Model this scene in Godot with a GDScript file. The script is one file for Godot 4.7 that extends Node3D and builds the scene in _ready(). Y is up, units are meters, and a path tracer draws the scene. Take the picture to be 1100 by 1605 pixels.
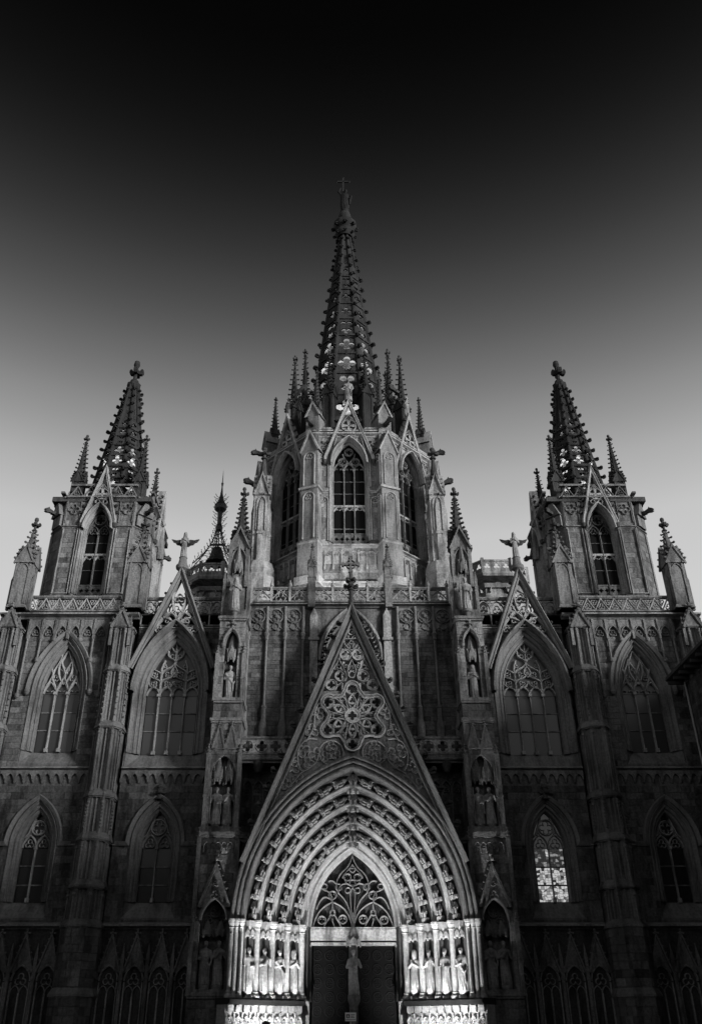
extends Node3D

# ---------------------------------------------------------------- mesh builder
class MB:
	var v := PackedVector3Array()
	var n := PackedVector3Array()
	var c := PackedColorArray()
	var t := Transform3D()
	var col := Color(1, 1, 1)
	func tri(p: Vector3, q: Vector3, r: Vector3) -> void:
		var a := t * p
		var b := t * q
		var d := t * r
		var m := (d - a).cross(b - a).normalized()
		v.push_back(a); v.push_back(b); v.push_back(d)
		n.push_back(m); n.push_back(m); n.push_back(m)
		c.push_back(col); c.push_back(col); c.push_back(col)
	func quad(p: Vector3, q: Vector3, r: Vector3, s: Vector3) -> void:
		tri(p, q, r)
		tri(p, r, s)
	func trin(p: Vector3, q: Vector3, r: Vector3, np: Vector3, nq: Vector3, nr: Vector3) -> void:
		var a := t * p
		var b := t * q
		var d := t * r
		var m := (d - a).cross(b - a)
		var bn := t.basis
		var x := (bn * np).normalized()
		var y := (bn * nq).normalized()
		var z := (bn * nr).normalized()
		if m.dot(x + y + z) < 0:
			v.push_back(a); v.push_back(d); v.push_back(b)
			n.push_back(x); n.push_back(z); n.push_back(y)
		else:
			v.push_back(a); v.push_back(b); v.push_back(d)
			n.push_back(x); n.push_back(y); n.push_back(z)
		c.push_back(col); c.push_back(col); c.push_back(col)
	func box(cx: float, cy: float, cz: float, sx: float, sy: float, sz: float) -> void:
		frustum(cx, cy - sy / 2, cz, sx, sz, cy + sy / 2, sx, sz)
	func span(x0: float, x1: float, y0: float, y1: float, z0: float, z1: float) -> void:
		box((x0 + x1) / 2, (y0 + y1) / 2, (z0 + z1) / 2, x1 - x0, y1 - y0, z1 - z0)
	func frustum(cx: float, y0: float, cz: float, sx: float, sz: float, y1: float, tx: float, tz: float) -> void:
		var p := []
		for i in 8:
			var up := i >= 4
			var k := i % 4
			var hx := (tx if up else sx) / 2 * (1 if k == 1 or k == 2 else -1)
			var hz := (tz if up else sz) / 2 * (1 if k >= 2 else -1)
			p.append(Vector3(cx + hx, y1 if up else y0, cz + hz))
		quad(p[0], p[1], p[2], p[3])
		quad(p[4], p[7], p[6], p[5])
		for k in 4:
			quad(p[k], p[k + 4], p[(k + 1) % 4 + 4], p[(k + 1) % 4])
	func prism(poly: PackedVector2Array, z0: float, z1: float, inset := 0.0, back := false) -> void:
		var top := poly
		if inset > 0.0:
			var o := Geometry2D.offset_polygon(poly, -inset)
			if o.size() == 1 and o[0].size() == poly.size():
				top = _match(poly, o[0])
		var idx := Geometry2D.triangulate_polygon(top)
		for i in range(0, idx.size(), 3):
			tri(Vector3(top[idx[i]].x, top[idx[i]].y, z1), Vector3(top[idx[i + 1]].x, top[idx[i + 1]].y, z1), Vector3(top[idx[i + 2]].x, top[idx[i + 2]].y, z1))
		if back:
			for i in range(0, idx.size(), 3):
				tri(Vector3(poly[idx[i]].x, poly[idx[i]].y, z0), Vector3(poly[idx[i + 1]].x, poly[idx[i + 1]].y, z0), Vector3(poly[idx[i + 2]].x, poly[idx[i + 2]].y, z0))
		for i in poly.size():
			var j := (i + 1) % poly.size()
			quad(Vector3(poly[i].x, poly[i].y, z0), Vector3(poly[j].x, poly[j].y, z0), Vector3(top[j].x, top[j].y, z1), Vector3(top[i].x, top[i].y, z1))
	func _match(a: PackedVector2Array, b: PackedVector2Array) -> PackedVector2Array:
		var best := 0
		for i in b.size():
			if b[i].distance_to(a[0]) < b[best].distance_to(a[0]):
				best = i
		var same := Geometry2D.is_polygon_clockwise(a) == Geometry2D.is_polygon_clockwise(b)
		var r := PackedVector2Array()
		for i in b.size():
			r.append(b[posmod(best + (i if same else -i), b.size())])
		return r
	func vprism(plan: PackedVector2Array, y0: float, y1: float, k1 := 1.0, caps := true) -> void:
		var m := plan.size()
		for i in m:
			var a := plan[i]
			var b := plan[(i + 1) % m]
			quad(Vector3(a.x, y0, a.y), Vector3(b.x, y0, b.y), Vector3(b.x * k1, y1, b.y * k1), Vector3(a.x * k1, y1, a.y * k1))
		if caps:
			for i in range(1, m - 1):
				tri(Vector3(plan[0].x, y1, plan[0].y) * Vector3(k1, 1, k1), Vector3(plan[i].x, y1, plan[i].y) * Vector3(k1, 1, k1), Vector3(plan[i + 1].x, y1, plan[i + 1].y) * Vector3(k1, 1, k1))
				tri(Vector3(plan[0].x, y0, plan[0].y), Vector3(plan[i].x, y0, plan[i].y), Vector3(plan[i + 1].x, y0, plan[i + 1].y))
	# profile of (offset across the path, z) carried along a path in the xy plane
	func sweep(path: PackedVector2Array, prof: PackedVector2Array, closed := false) -> void:
		var m := path.size()
		if m < 2:
			return
		var rows := []
		for i in m:
			var a := path[posmod(i - 1, m)] if closed or i > 0 else path[i]
			var b := path[(i + 1) % m] if closed or i < m - 1 else path[i]
			var d0 := (path[i] - a).normalized()
			var d1 := (b - path[i]).normalized()
			if d0 == Vector2.ZERO: d0 = d1
			if d1 == Vector2.ZERO: d1 = d0
			var tn := (d0 + d1).normalized()
			if tn == Vector2.ZERO: tn = d1
			var nr := Vector2(-tn.y, tn.x)
			var k := 1.0 / maxf(0.35, nr.dot(Vector2(-d1.y, d1.x)))
			var row := PackedVector3Array()
			for q in prof:
				var p := path[i] + nr * (q.x * k)
				row.append(Vector3(p.x, p.y, q.y))
			rows.append(row)
		for i in (m if closed else m - 1):
			var r0: PackedVector3Array = rows[i]
			var r1: PackedVector3Array = rows[(i + 1) % m]
			for j in prof.size() - 1:
				quad(r0[j], r0[j + 1], r1[j + 1], r1[j])
	func bar(path: PackedVector2Array, w: float, z0: float, z1: float, closed := false) -> void:
		sweep(path, PackedVector2Array([Vector2(-w / 2, z0), Vector2(-w / 2, z0 + (z1 - z0) * 0.5), Vector2(-w * 0.2, z1), Vector2(w * 0.2, z1), Vector2(w / 2, z0 + (z1 - z0) * 0.5), Vector2(w / 2, z0)]), closed)
	func lathe(prof: PackedVector2Array, sides: int, at := Vector3.ZERO, smooth := true, phase := 0.0) -> void:
		for i in sides:
			var a0 := TAU * i / sides + phase
			var a1 := TAU * (i + 1) / sides + phase
			var d0 := Vector3(cos(a0), 0, sin(a0))
			var d1 := Vector3(cos(a1), 0, sin(a1))
			for j in prof.size() - 1:
				var p := prof[j]
				var q := prof[j + 1]
				var A := at + d0 * p.x + Vector3(0, p.y, 0)
				var B := at + d1 * p.x + Vector3(0, p.y, 0)
				var C := at + d1 * q.x + Vector3(0, q.y, 0)
				var D := at + d0 * q.x + Vector3(0, q.y, 0)
				if smooth:
					var sl := (p.x - q.x) / maxf(0.0001, absf(q.y - p.y)) * (1.0 if q.y >= p.y else -1.0)
					sl = clampf(sl, -3, 3)
					var n0 := (d0 + Vector3(0, sl, 0)).normalized()
					var n1 := (d1 + Vector3(0, sl, 0)).normalized()
					if p.x > 0.0001:
						trin(A, B, C, n0, n1, n1)
					if q.x > 0.0001:
						trin(A, C, D, n0, n1, n0)
				else:
					if p.x > 0.0001:
						tri(A, B, C)
					if q.x > 0.0001:
						tri(A, C, D)
	func tube(pts: PackedVector3Array, r0: float, r1: float, sides := 6) -> void:
		var m := pts.size()
		var prev := []
		var pn := []
		for i in m:
			var d := (pts[mini(i + 1, m - 1)] - pts[maxi(i - 1, 0)]).normalized()
			var u := d.cross(Vector3(0, 0, 1) if absf(d.z) < 0.9 else Vector3(1, 0, 0)).normalized()
			var w := d.cross(u)
			var r := lerpf(r0, r1, float(i) / maxi(1, m - 1))
			var ring := []
			var nn := []
			for k in sides:
				var a := TAU * k / sides
				var dir := u * cos(a) + w * sin(a)
				ring.append(pts[i] + dir * r)
				nn.append(dir)
			if i > 0:
				for k in sides:
					var k2 := (k + 1) % sides
					trin(prev[k], prev[k2], ring[k2], pn[k], pn[k2], nn[k2])
					trin(prev[k], ring[k2], ring[k], pn[k], nn[k2], nn[k])
			prev = ring
			pn = nn
	# plate with a foiled hole: outline is star-shaped about c
	func foil_plate(outline: PackedVector2Array, ctr: Vector2, hole_r: float, lobes: int, z0: float, z1: float, rot := PI / 2, stretch := 1.0) -> void:
		var angs := []
		for i in 40:
			angs.append(TAU * i / 40.0 - PI)
		for p in outline:
			angs.append((p - ctr).angle())
		angs.sort()
		var o := PackedVector2Array()
		var h := PackedVector2Array()
		for a in angs:
			var d := Vector2(cos(a), sin(a))
			var hit := ctr + d * hole_r
			for i in outline.size():
				var x = Geometry2D.segment_intersects_segment(ctr, ctr + d * 60.0, outline[i], outline[(i + 1) % outline.size()])
				if x != null:
					hit = x
			o.append(hit)
			var q := ctr + d * foil_r(a - rot, lobes, hole_r) * Vector2(1, stretch)
			h.append(q)
		var m := o.size()
		for i in m:
			var j := (i + 1) % m
			quad(Vector3(o[i].x, o[i].y, z1), Vector3(o[j].x, o[j].y, z1), Vector3(h[j].x, h[j].y, z1), Vector3(h[i].x, h[i].y, z1))
			quad(Vector3(o[i].x, o[i].y, z0), Vector3(o[j].x, o[j].y, z0), Vector3(h[j].x, h[j].y, z0), Vector3(h[i].x, h[i].y, z0))
			quad(Vector3(h[i].x, h[i].y, z0), Vector3(h[j].x, h[j].y, z0), Vector3(h[j].x, h[j].y, z1), Vector3(h[i].x, h[i].y, z1))
			quad(Vector3(o[i].x, o[i].y, z0), Vector3(o[j].x, o[j].y, z0), Vector3(o[j].x, o[j].y, z1), Vector3(o[i].x, o[i].y, z1))
	static func foil_r(a: float, lobes: int, R: float) -> float:
		if lobes <= 1:
			return R
		var step := TAU / lobes
		var b := a - step * roundf(a / step)
		var s := sin(step / 2)
		var d := R / (1.0 + s * 1.02)
		var q := d * s * 1.02
		var disc := q * q - d * d * sin(b) * sin(b)
		return d * cos(b) + sqrt(maxf(disc, 0.0))
	func disc(ctr: Vector2, R: float, hole: float, lobes: int, z0: float, z1: float, rot := PI / 2) -> void:
		var o := PackedVector2Array()
		for i in 24:
			o.append(ctr + Vector2(cos(TAU * i / 24.0), sin(TAU * i / 24.0)) * R)
		foil_plate(o, ctr, hole, lobes, z0, z1, rot)
	func mesh() -> ArrayMesh:
		var a := []
		a.resize(Mesh.ARRAY_MAX)
		a[Mesh.ARRAY_VERTEX] = v
		a[Mesh.ARRAY_NORMAL] = n
		a[Mesh.ARRAY_COLOR] = c
		var m := ArrayMesh.new()
		m.add_surface_from_arrays(Mesh.PRIMITIVE_TRIANGLES, a)
		return m

var rng := RandomNumberGenerator.new()
var M := {}
var S := Color(0.2, 0.2, 0.2)      # the facade's stone
var SL := Color(0.36, 0.36, 0.36)     # fresher dressed stone
var SD := Color(0.075, 0.075, 0.075)     # weathered stone; in the portal hollows and splays, painted shade
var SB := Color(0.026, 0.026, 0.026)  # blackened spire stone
var crocket_mesh: ArrayMesh
var finial_mesh: ArrayMesh
var unit_block: ArrayMesh
var taken := {}

func g(x: float) -> Color:
	return Color(x, x, x)

func mb(c := Color(0.27, 0.27, 0.27), t := Transform3D()) -> MB:
	var b := MB.new()
	b.col = c
	b.t = t
	return b

func part(called: String, b, mat: Material, parent: Node, kind := "") -> MeshInstance3D:
	var o := MeshInstance3D.new()
	o.name = called
	o.mesh = b.mesh() if b is MB else b
	o.material_override = mat
	parent.add_child(o, true)
	if kind != "":
		o.set_meta("kind", kind)
	return o

func inst(called: String, m: Mesh, mat: Material, parent: Node, t: Transform3D) -> MeshInstance3D:
	var o := MeshInstance3D.new()
	o.name = called
	o.mesh = m
	o.material_override = mat
	o.transform = t
	parent.add_child(o, true)
	return o

func group(called: String, parent: Node, at := Vector3.ZERO) -> Node3D:
	var o := Node3D.new()
	o.name = called
	o.position = at
	parent.add_child(o, true)
	return o

func numbered(s: String) -> String:
	var k: int = taken.get(s, 0)
	taken[s] = k + 1
	return s if k == 0 else "%s_%03d" % [s, k]

func thing(called: String, label: String, category: String, at := Vector3.ZERO, grp := "") -> Node3D:
	var o := Node3D.new()
	o.name = numbered(called)
	o.position = at
	add_child(o)
	tag(o, label, category, grp)
	return o

func tag(o: Node, label: String, category: String, grp := "") -> void:
	o.set_meta("label", label)
	o.set_meta("category", category)
	if grp != "":
		o.set_meta("group", grp)

func structure(called: String, b: MB, mat: Material) -> void:
	part(called, b, mat, self).set_meta("kind", "structure")

# ---------------------------------------------------------------- scene
func sky_light(elev: float) -> float:
	# dusk: light from the horizon fading into a dark zenith
	var t := [[0.0, 0.72], [15.0, 0.68], [24.0, 0.62], [29.0, 0.56], [33.0, 0.41], [37.0, 0.25], [41.0, 0.13], [45.7, 0.054], [50.0, 0.0205], [55.0, 0.0058], [60.0, 0.0019], [66.0, 0.001], [90.0, 0.0007]]
	for i in t.size() - 1:
		if elev <= t[i + 1][0]:
			var f: float = (elev - t[i][0]) / (t[i + 1][0] - t[i][0])
			return exp(lerpf(log(t[i][1]), log(t[i + 1][1]), f))
	return 0.0007

func _ready() -> void:
	rng.seed = 77
	# camera: low on the square, tilted up, lens shifted a little to the right
	var cam := Camera3D.new()
	cam.name = "camera"
	cam.position = Vector3(-1.0, 1.6, 46.0)
	cam.rotation_degrees = Vector3(31, 0, 0)
	var focal := 1347.0 / 1605.0
	cam.set_frustum(0.1 / focal, Vector2(28.0 / 1605.0 * 0.1 / focal, 0), 0.1, 900)
	cam.current = true
	add_child(cam)
	# sky
	var W := 64
	var Hh := 512
	var im := Image.create_empty(W, Hh, false, Image.FORMAT_RGBF)
	for y in Hh:
		var e := 90.0 - 180.0 * (y + 0.5) / Hh
		var v := sky_light(e) if e > 0 else 0.08
		for x in W:
			im.set_pixel(x, y, Color(v, v, v))
	var pano := PanoramaSkyMaterial.new()
	pano.panorama = ImageTexture.create_from_image(im)
	var sky := Sky.new()
	sky.sky_material = pano
	var env := Environment.new()
	env.background_mode = Environment.BG_SKY
	env.sky = sky
	env.ambient_light_source = Environment.AMBIENT_SOURCE_SKY
	env.tonemap_mode = Environment.TONE_MAPPER_LINEAR
	env.tonemap_exposure = 1.0
	env.sdfgi_enabled = true
	env.ssao_enabled = true
	env.ssil_enabled = true
	var we := WorldEnvironment.new()
	we.name = "environment"
	we.environment = env
	add_child(we)
	# the last low light, from the right behind the camera
	var sun := DirectionalLight3D.new()
	sun.name = "sun"
	sun.light_energy = 1.6
	sun.light_angular_distance = 14
	sun.shadow_enabled = true
	sun.rotation_degrees = Vector3(-10, 51, 0)
	add_child(sun)
	make_materials()
	make_shared()
	var b := mb(g(1))
	b.lathe(PackedVector2Array([Vector2(0, -0.5), Vector2(0.35, -0.35), Vector2(0.42, -0.1), Vector2(0.6, 0.1), Vector2(0.62, 0.3), Vector2(0.5, 0.5), Vector2(0, 0.5)]), 8)
	for k in 3:
		b.t = Transform3D(Basis(Vector3.UP, (k - 1) * PI / 3), Vector3.ZERO)
		b.prism(PackedVector2Array([Vector2(-0.3, -0.45), Vector2(0, 0.1), Vector2(0.3, -0.45), Vector2(0.3, 0.4), Vector2(-0.3, 0.4)]), 0.4, 0.7)
	bracket_mesh = b.mesh()
	# the square and the steps
	b = mb(g(0.16))
	b.quad(Vector3(-400, 0, -400), Vector3(400, 0, -400), Vector3(400, 0, 400), Vector3(-400, 0, 400))
	structure("ground", b, M.ground)
	b = mb(g(0.2))
	for i in 3:
		b.span(-4.2 + i * 0.2, 4.2 - i * 0.2, 0.004 + i * 0.12, 0.124 + i * 0.12, -2.2, 3.8 - i * 0.35)
	structure("steps", b, M.stone)
	cathedral_front()
	var figs := [seated(0), seated(1)]
	portal(figs)
	central_tower(figs)
	bell_tower(Vector3(-16.4, 0, -6.0), "left bell tower with traceried window, gargoyles and crocketed open spire")
	bell_tower(Vector3(16.5, 0, -6.0), "right bell tower with traceried window, gargoyles and crocketed open spire")
	rear_turrets()
	neighbour()
	shading_house(Vector3(-34, 0, 62), PI * 0.94, 24, 23, 12, "added unseen left house of the row behind the square, pale front")
	shading_house(Vector3(-9, 0, 64), PI, 25, 25, 12, "added unseen middle house of the row behind the square, tallest front")
	shading_house(Vector3(17, 0, 64), PI, 25, 21, 12, "added unseen right house of the row behind the square, lower front")
	shading_house(Vector3(-31, 0, 40), PI / 2, 30, 22, 14, "added unseen house along the left side of the square, nearest the photographer")
	shading_house(Vector3(-27, 0, 14), PI / 2, 20, 19, 14, "added unseen house along the left side of the square, nearest the church")
	shading_house(Vector3(30, 0, 46), -PI / 2, 24, 22, 14, "added unseen house along the right side of the square, beyond the deep-eaved one")
	statues()
	lamps()
	sign_and_onlooker()

# ---------------------------------------------------------------- curves
func parch(hw: float, spring: float, rise: float, x0 := 0.0, k := 12) -> PackedVector2Array:
	var e := (rise * rise - hw * hw) / (2 * hw)
	var R := hw + e
	var top := atan2(rise, e)
	var r := PackedVector2Array()
	for i in k + 1:
		var a := top * i / k
		r.append(Vector2(x0 - (-e + R * cos(a)), spring + R * sin(a)))
	for i in range(k - 1, -1, -1):
		var a := top * i / k
		r.append(Vector2(x0 + (-e + R * cos(a)), spring + R * sin(a)))
	return r

func opening(hw: float, bot: float, spring: float, rise: float, x0 := 0.0, k := 12) -> PackedVector2Array:
	var r := PackedVector2Array([Vector2(x0 - hw, bot)])
	r.append_array(parch(hw, spring, rise, x0, k))
	r.append(Vector2(x0 + hw, bot))
	return r

func circle(c: Vector2, r: float, k := 20) -> PackedVector2Array:
	var p := PackedVector2Array()
	for i in k:
		p.append(c + Vector2(cos(TAU * i / k), sin(TAU * i / k)) * r)
	return p

func arc(c: Vector2, r: float, a0: float, a1: float, k := 8) -> PackedVector2Array:
	var p := PackedVector2Array()
	for i in k + 1:
		var a := lerpf(a0, a1, float(i) / k)
		p.append(c + Vector2(cos(a), sin(a)) * r)
	return p

func foil(c: Vector2, R: float, lobes: int, rot := PI / 2, k := 8) -> PackedVector2Array:
	var p := PackedVector2Array()
	for i in lobes * k:
		var a := TAU * i / (lobes * k)
		p.append(c + Vector2(cos(a + rot), sin(a + rot)) * MB.foil_r(a, lobes, R))
	return p

func bez(a: Vector2, b: Vector2, c: Vector2, d: Vector2, k := 10) -> PackedVector2Array:
	var p := PackedVector2Array()
	for i in k + 1:
		p.append(a.bezier_interpolate(b, c, d, float(i) / k))
	return p

func seg(a: Vector2, b: Vector2) -> PackedVector2Array:
	return PackedVector2Array([a, b])

func rect(x0: float, x1: float, y0: float, y1: float) -> PackedVector2Array:
	return PackedVector2Array([Vector2(x0, y0), Vector2(x1, y0), Vector2(x1, y1), Vector2(x0, y1)])

func mirror(p: PackedVector2Array, x0 := 0.0) -> PackedVector2Array:
	var r := PackedVector2Array()
	for q in p:
		r.append(Vector2(2 * x0 - q.x, q.y))
	return r

func clipped(lines: Array, poly: PackedVector2Array) -> Array:
	var out := []
	for l in lines:
		for q in Geometry2D.intersect_polyline_with_polygon(l, poly):
			out.append(q)
	return out

func xf(pos: Vector3, turn := 0.0) -> Transform3D:
	return Transform3D(Basis(Vector3.UP, turn), pos)

# ---------------------------------------------------------------- shared small meshes
func make_shared() -> void:
	var b := mb(g(1))
	var leaf := PackedVector2Array([Vector2(-0.1, -0.16), Vector2(0.3, -0.1), Vector2(0.5, -0.22), Vector2(0.8, -0.2), Vector2(1.0, 0.0), Vector2(0.98, 0.28), Vector2(0.8, 0.4), Vector2(0.62, 0.34), Vector2(0.5, 0.16), Vector2(0.3, 0.24), Vector2(-0.1, 0.2)])
	b.prism(leaf, -0.15, 0.15, 0.03, true)
	b.t = Transform3D(Basis(Vector3(1, 0, 0), -PI / 2), Vector3(0, 0.02, 0))
	b.prism(PackedVector2Array([Vector2(0.1, -0.12), Vector2(0.45, -0.2), Vector2(0.72, -0.42), Vector2(1.0, -0.22), Vector2(0.95, 0.0), Vector2(1.0, 0.22), Vector2(0.72, 0.42), Vector2(0.45, 0.2), Vector2(0.1, 0.12)]), 0.0, 0.17, 0.03, true)
	b.t = Transform3D()
	crocket_mesh = b.mesh()
	b = mb(g(1))
	b.lathe(PackedVector2Array([Vector2(0.2, 0), Vector2(0.26, 0.06), Vector2(0.13, 0.14), Vector2(0.1, 0.42), Vector2(0.14, 0.5), Vector2(0.12, 0.72), Vector2(0.2, 0.82), Vector2(0.16, 0.96), Vector2(0.0, 1.04)]), 8)
	for k in 4:
		b.t = Transform3D(Basis(Vector3.UP, PI / 2 * k), Vector3(0.06, 0.44, 0)).scaled_local(Vector3(0.42, 0.38, 0.4))
		b.prism(leaf, -0.28, 0.28, 0.03, true)
	finial_mesh = b.mesh()
	b = mb(g(1))
	b.frustum(0, -0.5, 0, 1, 1, -0.45, 1, 1)
	b = mb(g(1))
	b.prism(rect(-0.5, 0.5, -0.5, 0.5), 0.0, 1.0, 0.0)
	unit_block = b.mesh()

func add_mesh(b: MB, m: ArrayMesh, t: Transform3D) -> void:
	var a := m.surface_get_arrays(0)
	var vv: PackedVector3Array = a[Mesh.ARRAY_VERTEX]
	var nn: PackedVector3Array = a[Mesh.ARRAY_NORMAL]
	var T := b.t * t
	var nb := T.basis.inverse().transposed()
	for i in vv.size():
		b.v.push_back(T * vv[i])
		b.n.push_back((nb * nn[i]).normalized())
		b.c.push_back(b.col)

# ---------------------------------------------------------------- ashlar
# pieces of stone: [transform of the face, polygon, proud, tone, plain rectangle?]
const STONE_GAIN := 0.52
func ashlar(list: Array, T: Transform3D, x0: float, x1: float, y0: float, y1: float, holes: Array, ch := 0.34, lmin := 0.42, lmax := 0.95, tone := 0.27) -> void:
	var rows := maxi(1, roundi((y1 - y0) / ch))
	var h := (y1 - y0) / rows
	var gap := 0.007
	for r in rows:
		var x := x0
		var yb := y0 + r * h
		var first := true
		while x < x1 - 0.02:
			var w := rng.randf_range(lmin, lmax)
			if first:
				w *= rng.randf_range(0.4, 1.0)
				first = false
			if x1 - x - w < lmin * 0.6:
				w = x1 - x
			var q := rect(x + gap, x + w - gap, yb + gap, yb + h - gap)
			var polys := [q]
			var plain := true
			for hole in holes:
				var next := []
				for p in polys:
					if not Geometry2D.intersect_polygons(p, hole).is_empty():
						plain = false
						for d in Geometry2D.clip_polygons(p, hole):
							if d.size() >= 3:
								next.append(d)
					else:
						next.append(p)
				polys = next
			var k := rng.randf()
			var f := 1.0 + rng.randfn(0, 0.15)
			if k < 0.06:
				f *= 1.35
			elif k < 0.14:
				f *= 0.68
			for p in polys:
				list.append([T, p, rng.randf_range(0.0, 0.018), clampf(tone * f * STONE_GAIN, 0.04, 0.5), plain])
			x += w

func lay(list: Array, parent: Node, most := 300) -> void:
	var plain := []
	for q in list:
		q.append(false)
		if q[4]:
			var s: Vector2 = q[1][2] - q[1][0]
			plain.append([s.x * s.y, q])
	plain.sort_custom(func(a, b): return a[0] > b[0])
	for i in mini(most, plain.size()):
		plain[i][1][5] = true
	var b := mb()
	for q in list:
		var p: PackedVector2Array = q[1]
		if q[5]:
			var s := p[2] - p[0]
			var m := (p[2] + p[0]) / 2
			var t: Transform3D = q[0] * Transform3D(Basis.from_scale(Vector3(s.x, s.y, 0.06 + q[2])), Vector3(m.x, m.y, -0.06))
			inst("stone_block", unit_block, M.tone[clampi(int(q[3] / 0.04), 0, 12)], parent, t)
			continue
		b.t = q[0]
		b.col = g(q[3])
		b.prism(p, -0.06, q[2])
	if b.v.size():
		part("small_stonework", b, M.stone, parent, "stuff")

# rough core behind the facing stones, with the openings left free
func core(b: MB, x0: float, x1: float, y0: float, y1: float, holes: Array, zf: float, depth: float, cuts: Array) -> void:
	var xs := [x0]
	xs.append_array(cuts)
	xs.append(x1)
	var rows := maxi(1, ceili((y1 - y0) / 1.5))
	for i in xs.size() - 1:
		for r in rows:
			var polys := [rect(xs[i], xs[i + 1], lerpf(y0, y1, float(r) / rows), lerpf(y0, y1, float(r + 1) / rows))]
			for hole in holes:
				var next := []
				for p in polys:
					for d in Geometry2D.clip_polygons(p, hole):
						next.append(d)
				polys = next
			for p in polys:
				if p.size() >= 3:
					b.prism(p, zf - depth, zf)

# ---------------------------------------------------------------- tracery
func lights_heads(n: int, hw: float, spring: float, k := 0.75) -> Array:
	var out := []
	var w := 2 * hw / n
	for i in n:
		var cx := -hw + w * (i + 0.5)
		out.append(parch(w / 2, spring, w * k, cx, 6))
	return out

func reticulated(n: int, hw: float, spring: float, rise: float, p: float) -> Array:
	var out := []
	var w := 2 * hw / n
	for j in range(-1, n + 2):
		for s in [-1, 1]:
			var l := PackedVector2Array()
			for i in 33:
				var y := rise * i / 32.0
				l.append(Vector2(-hw + j * w + s * w / 2 * pow(sin(PI * y / (2 * p)), 2), spring + y))
			out.append(l)
	return out

func trefoil_cusps(n: int, hw: float, spring: float) -> Array:
	var out := []
	var w := 2 * hw / n
	for i in n:
		var cx := -hw + w * (i + 0.5)
		for s in [-1.0, 1.0]:
			out.append(arc(Vector2(cx + s * w * 0.27, spring + w * 0.06), w * 0.2, PI / 2 - s * PI / 2 - s * 0.4, PI / 2 + s * 0.9, 5))
	return out

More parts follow.
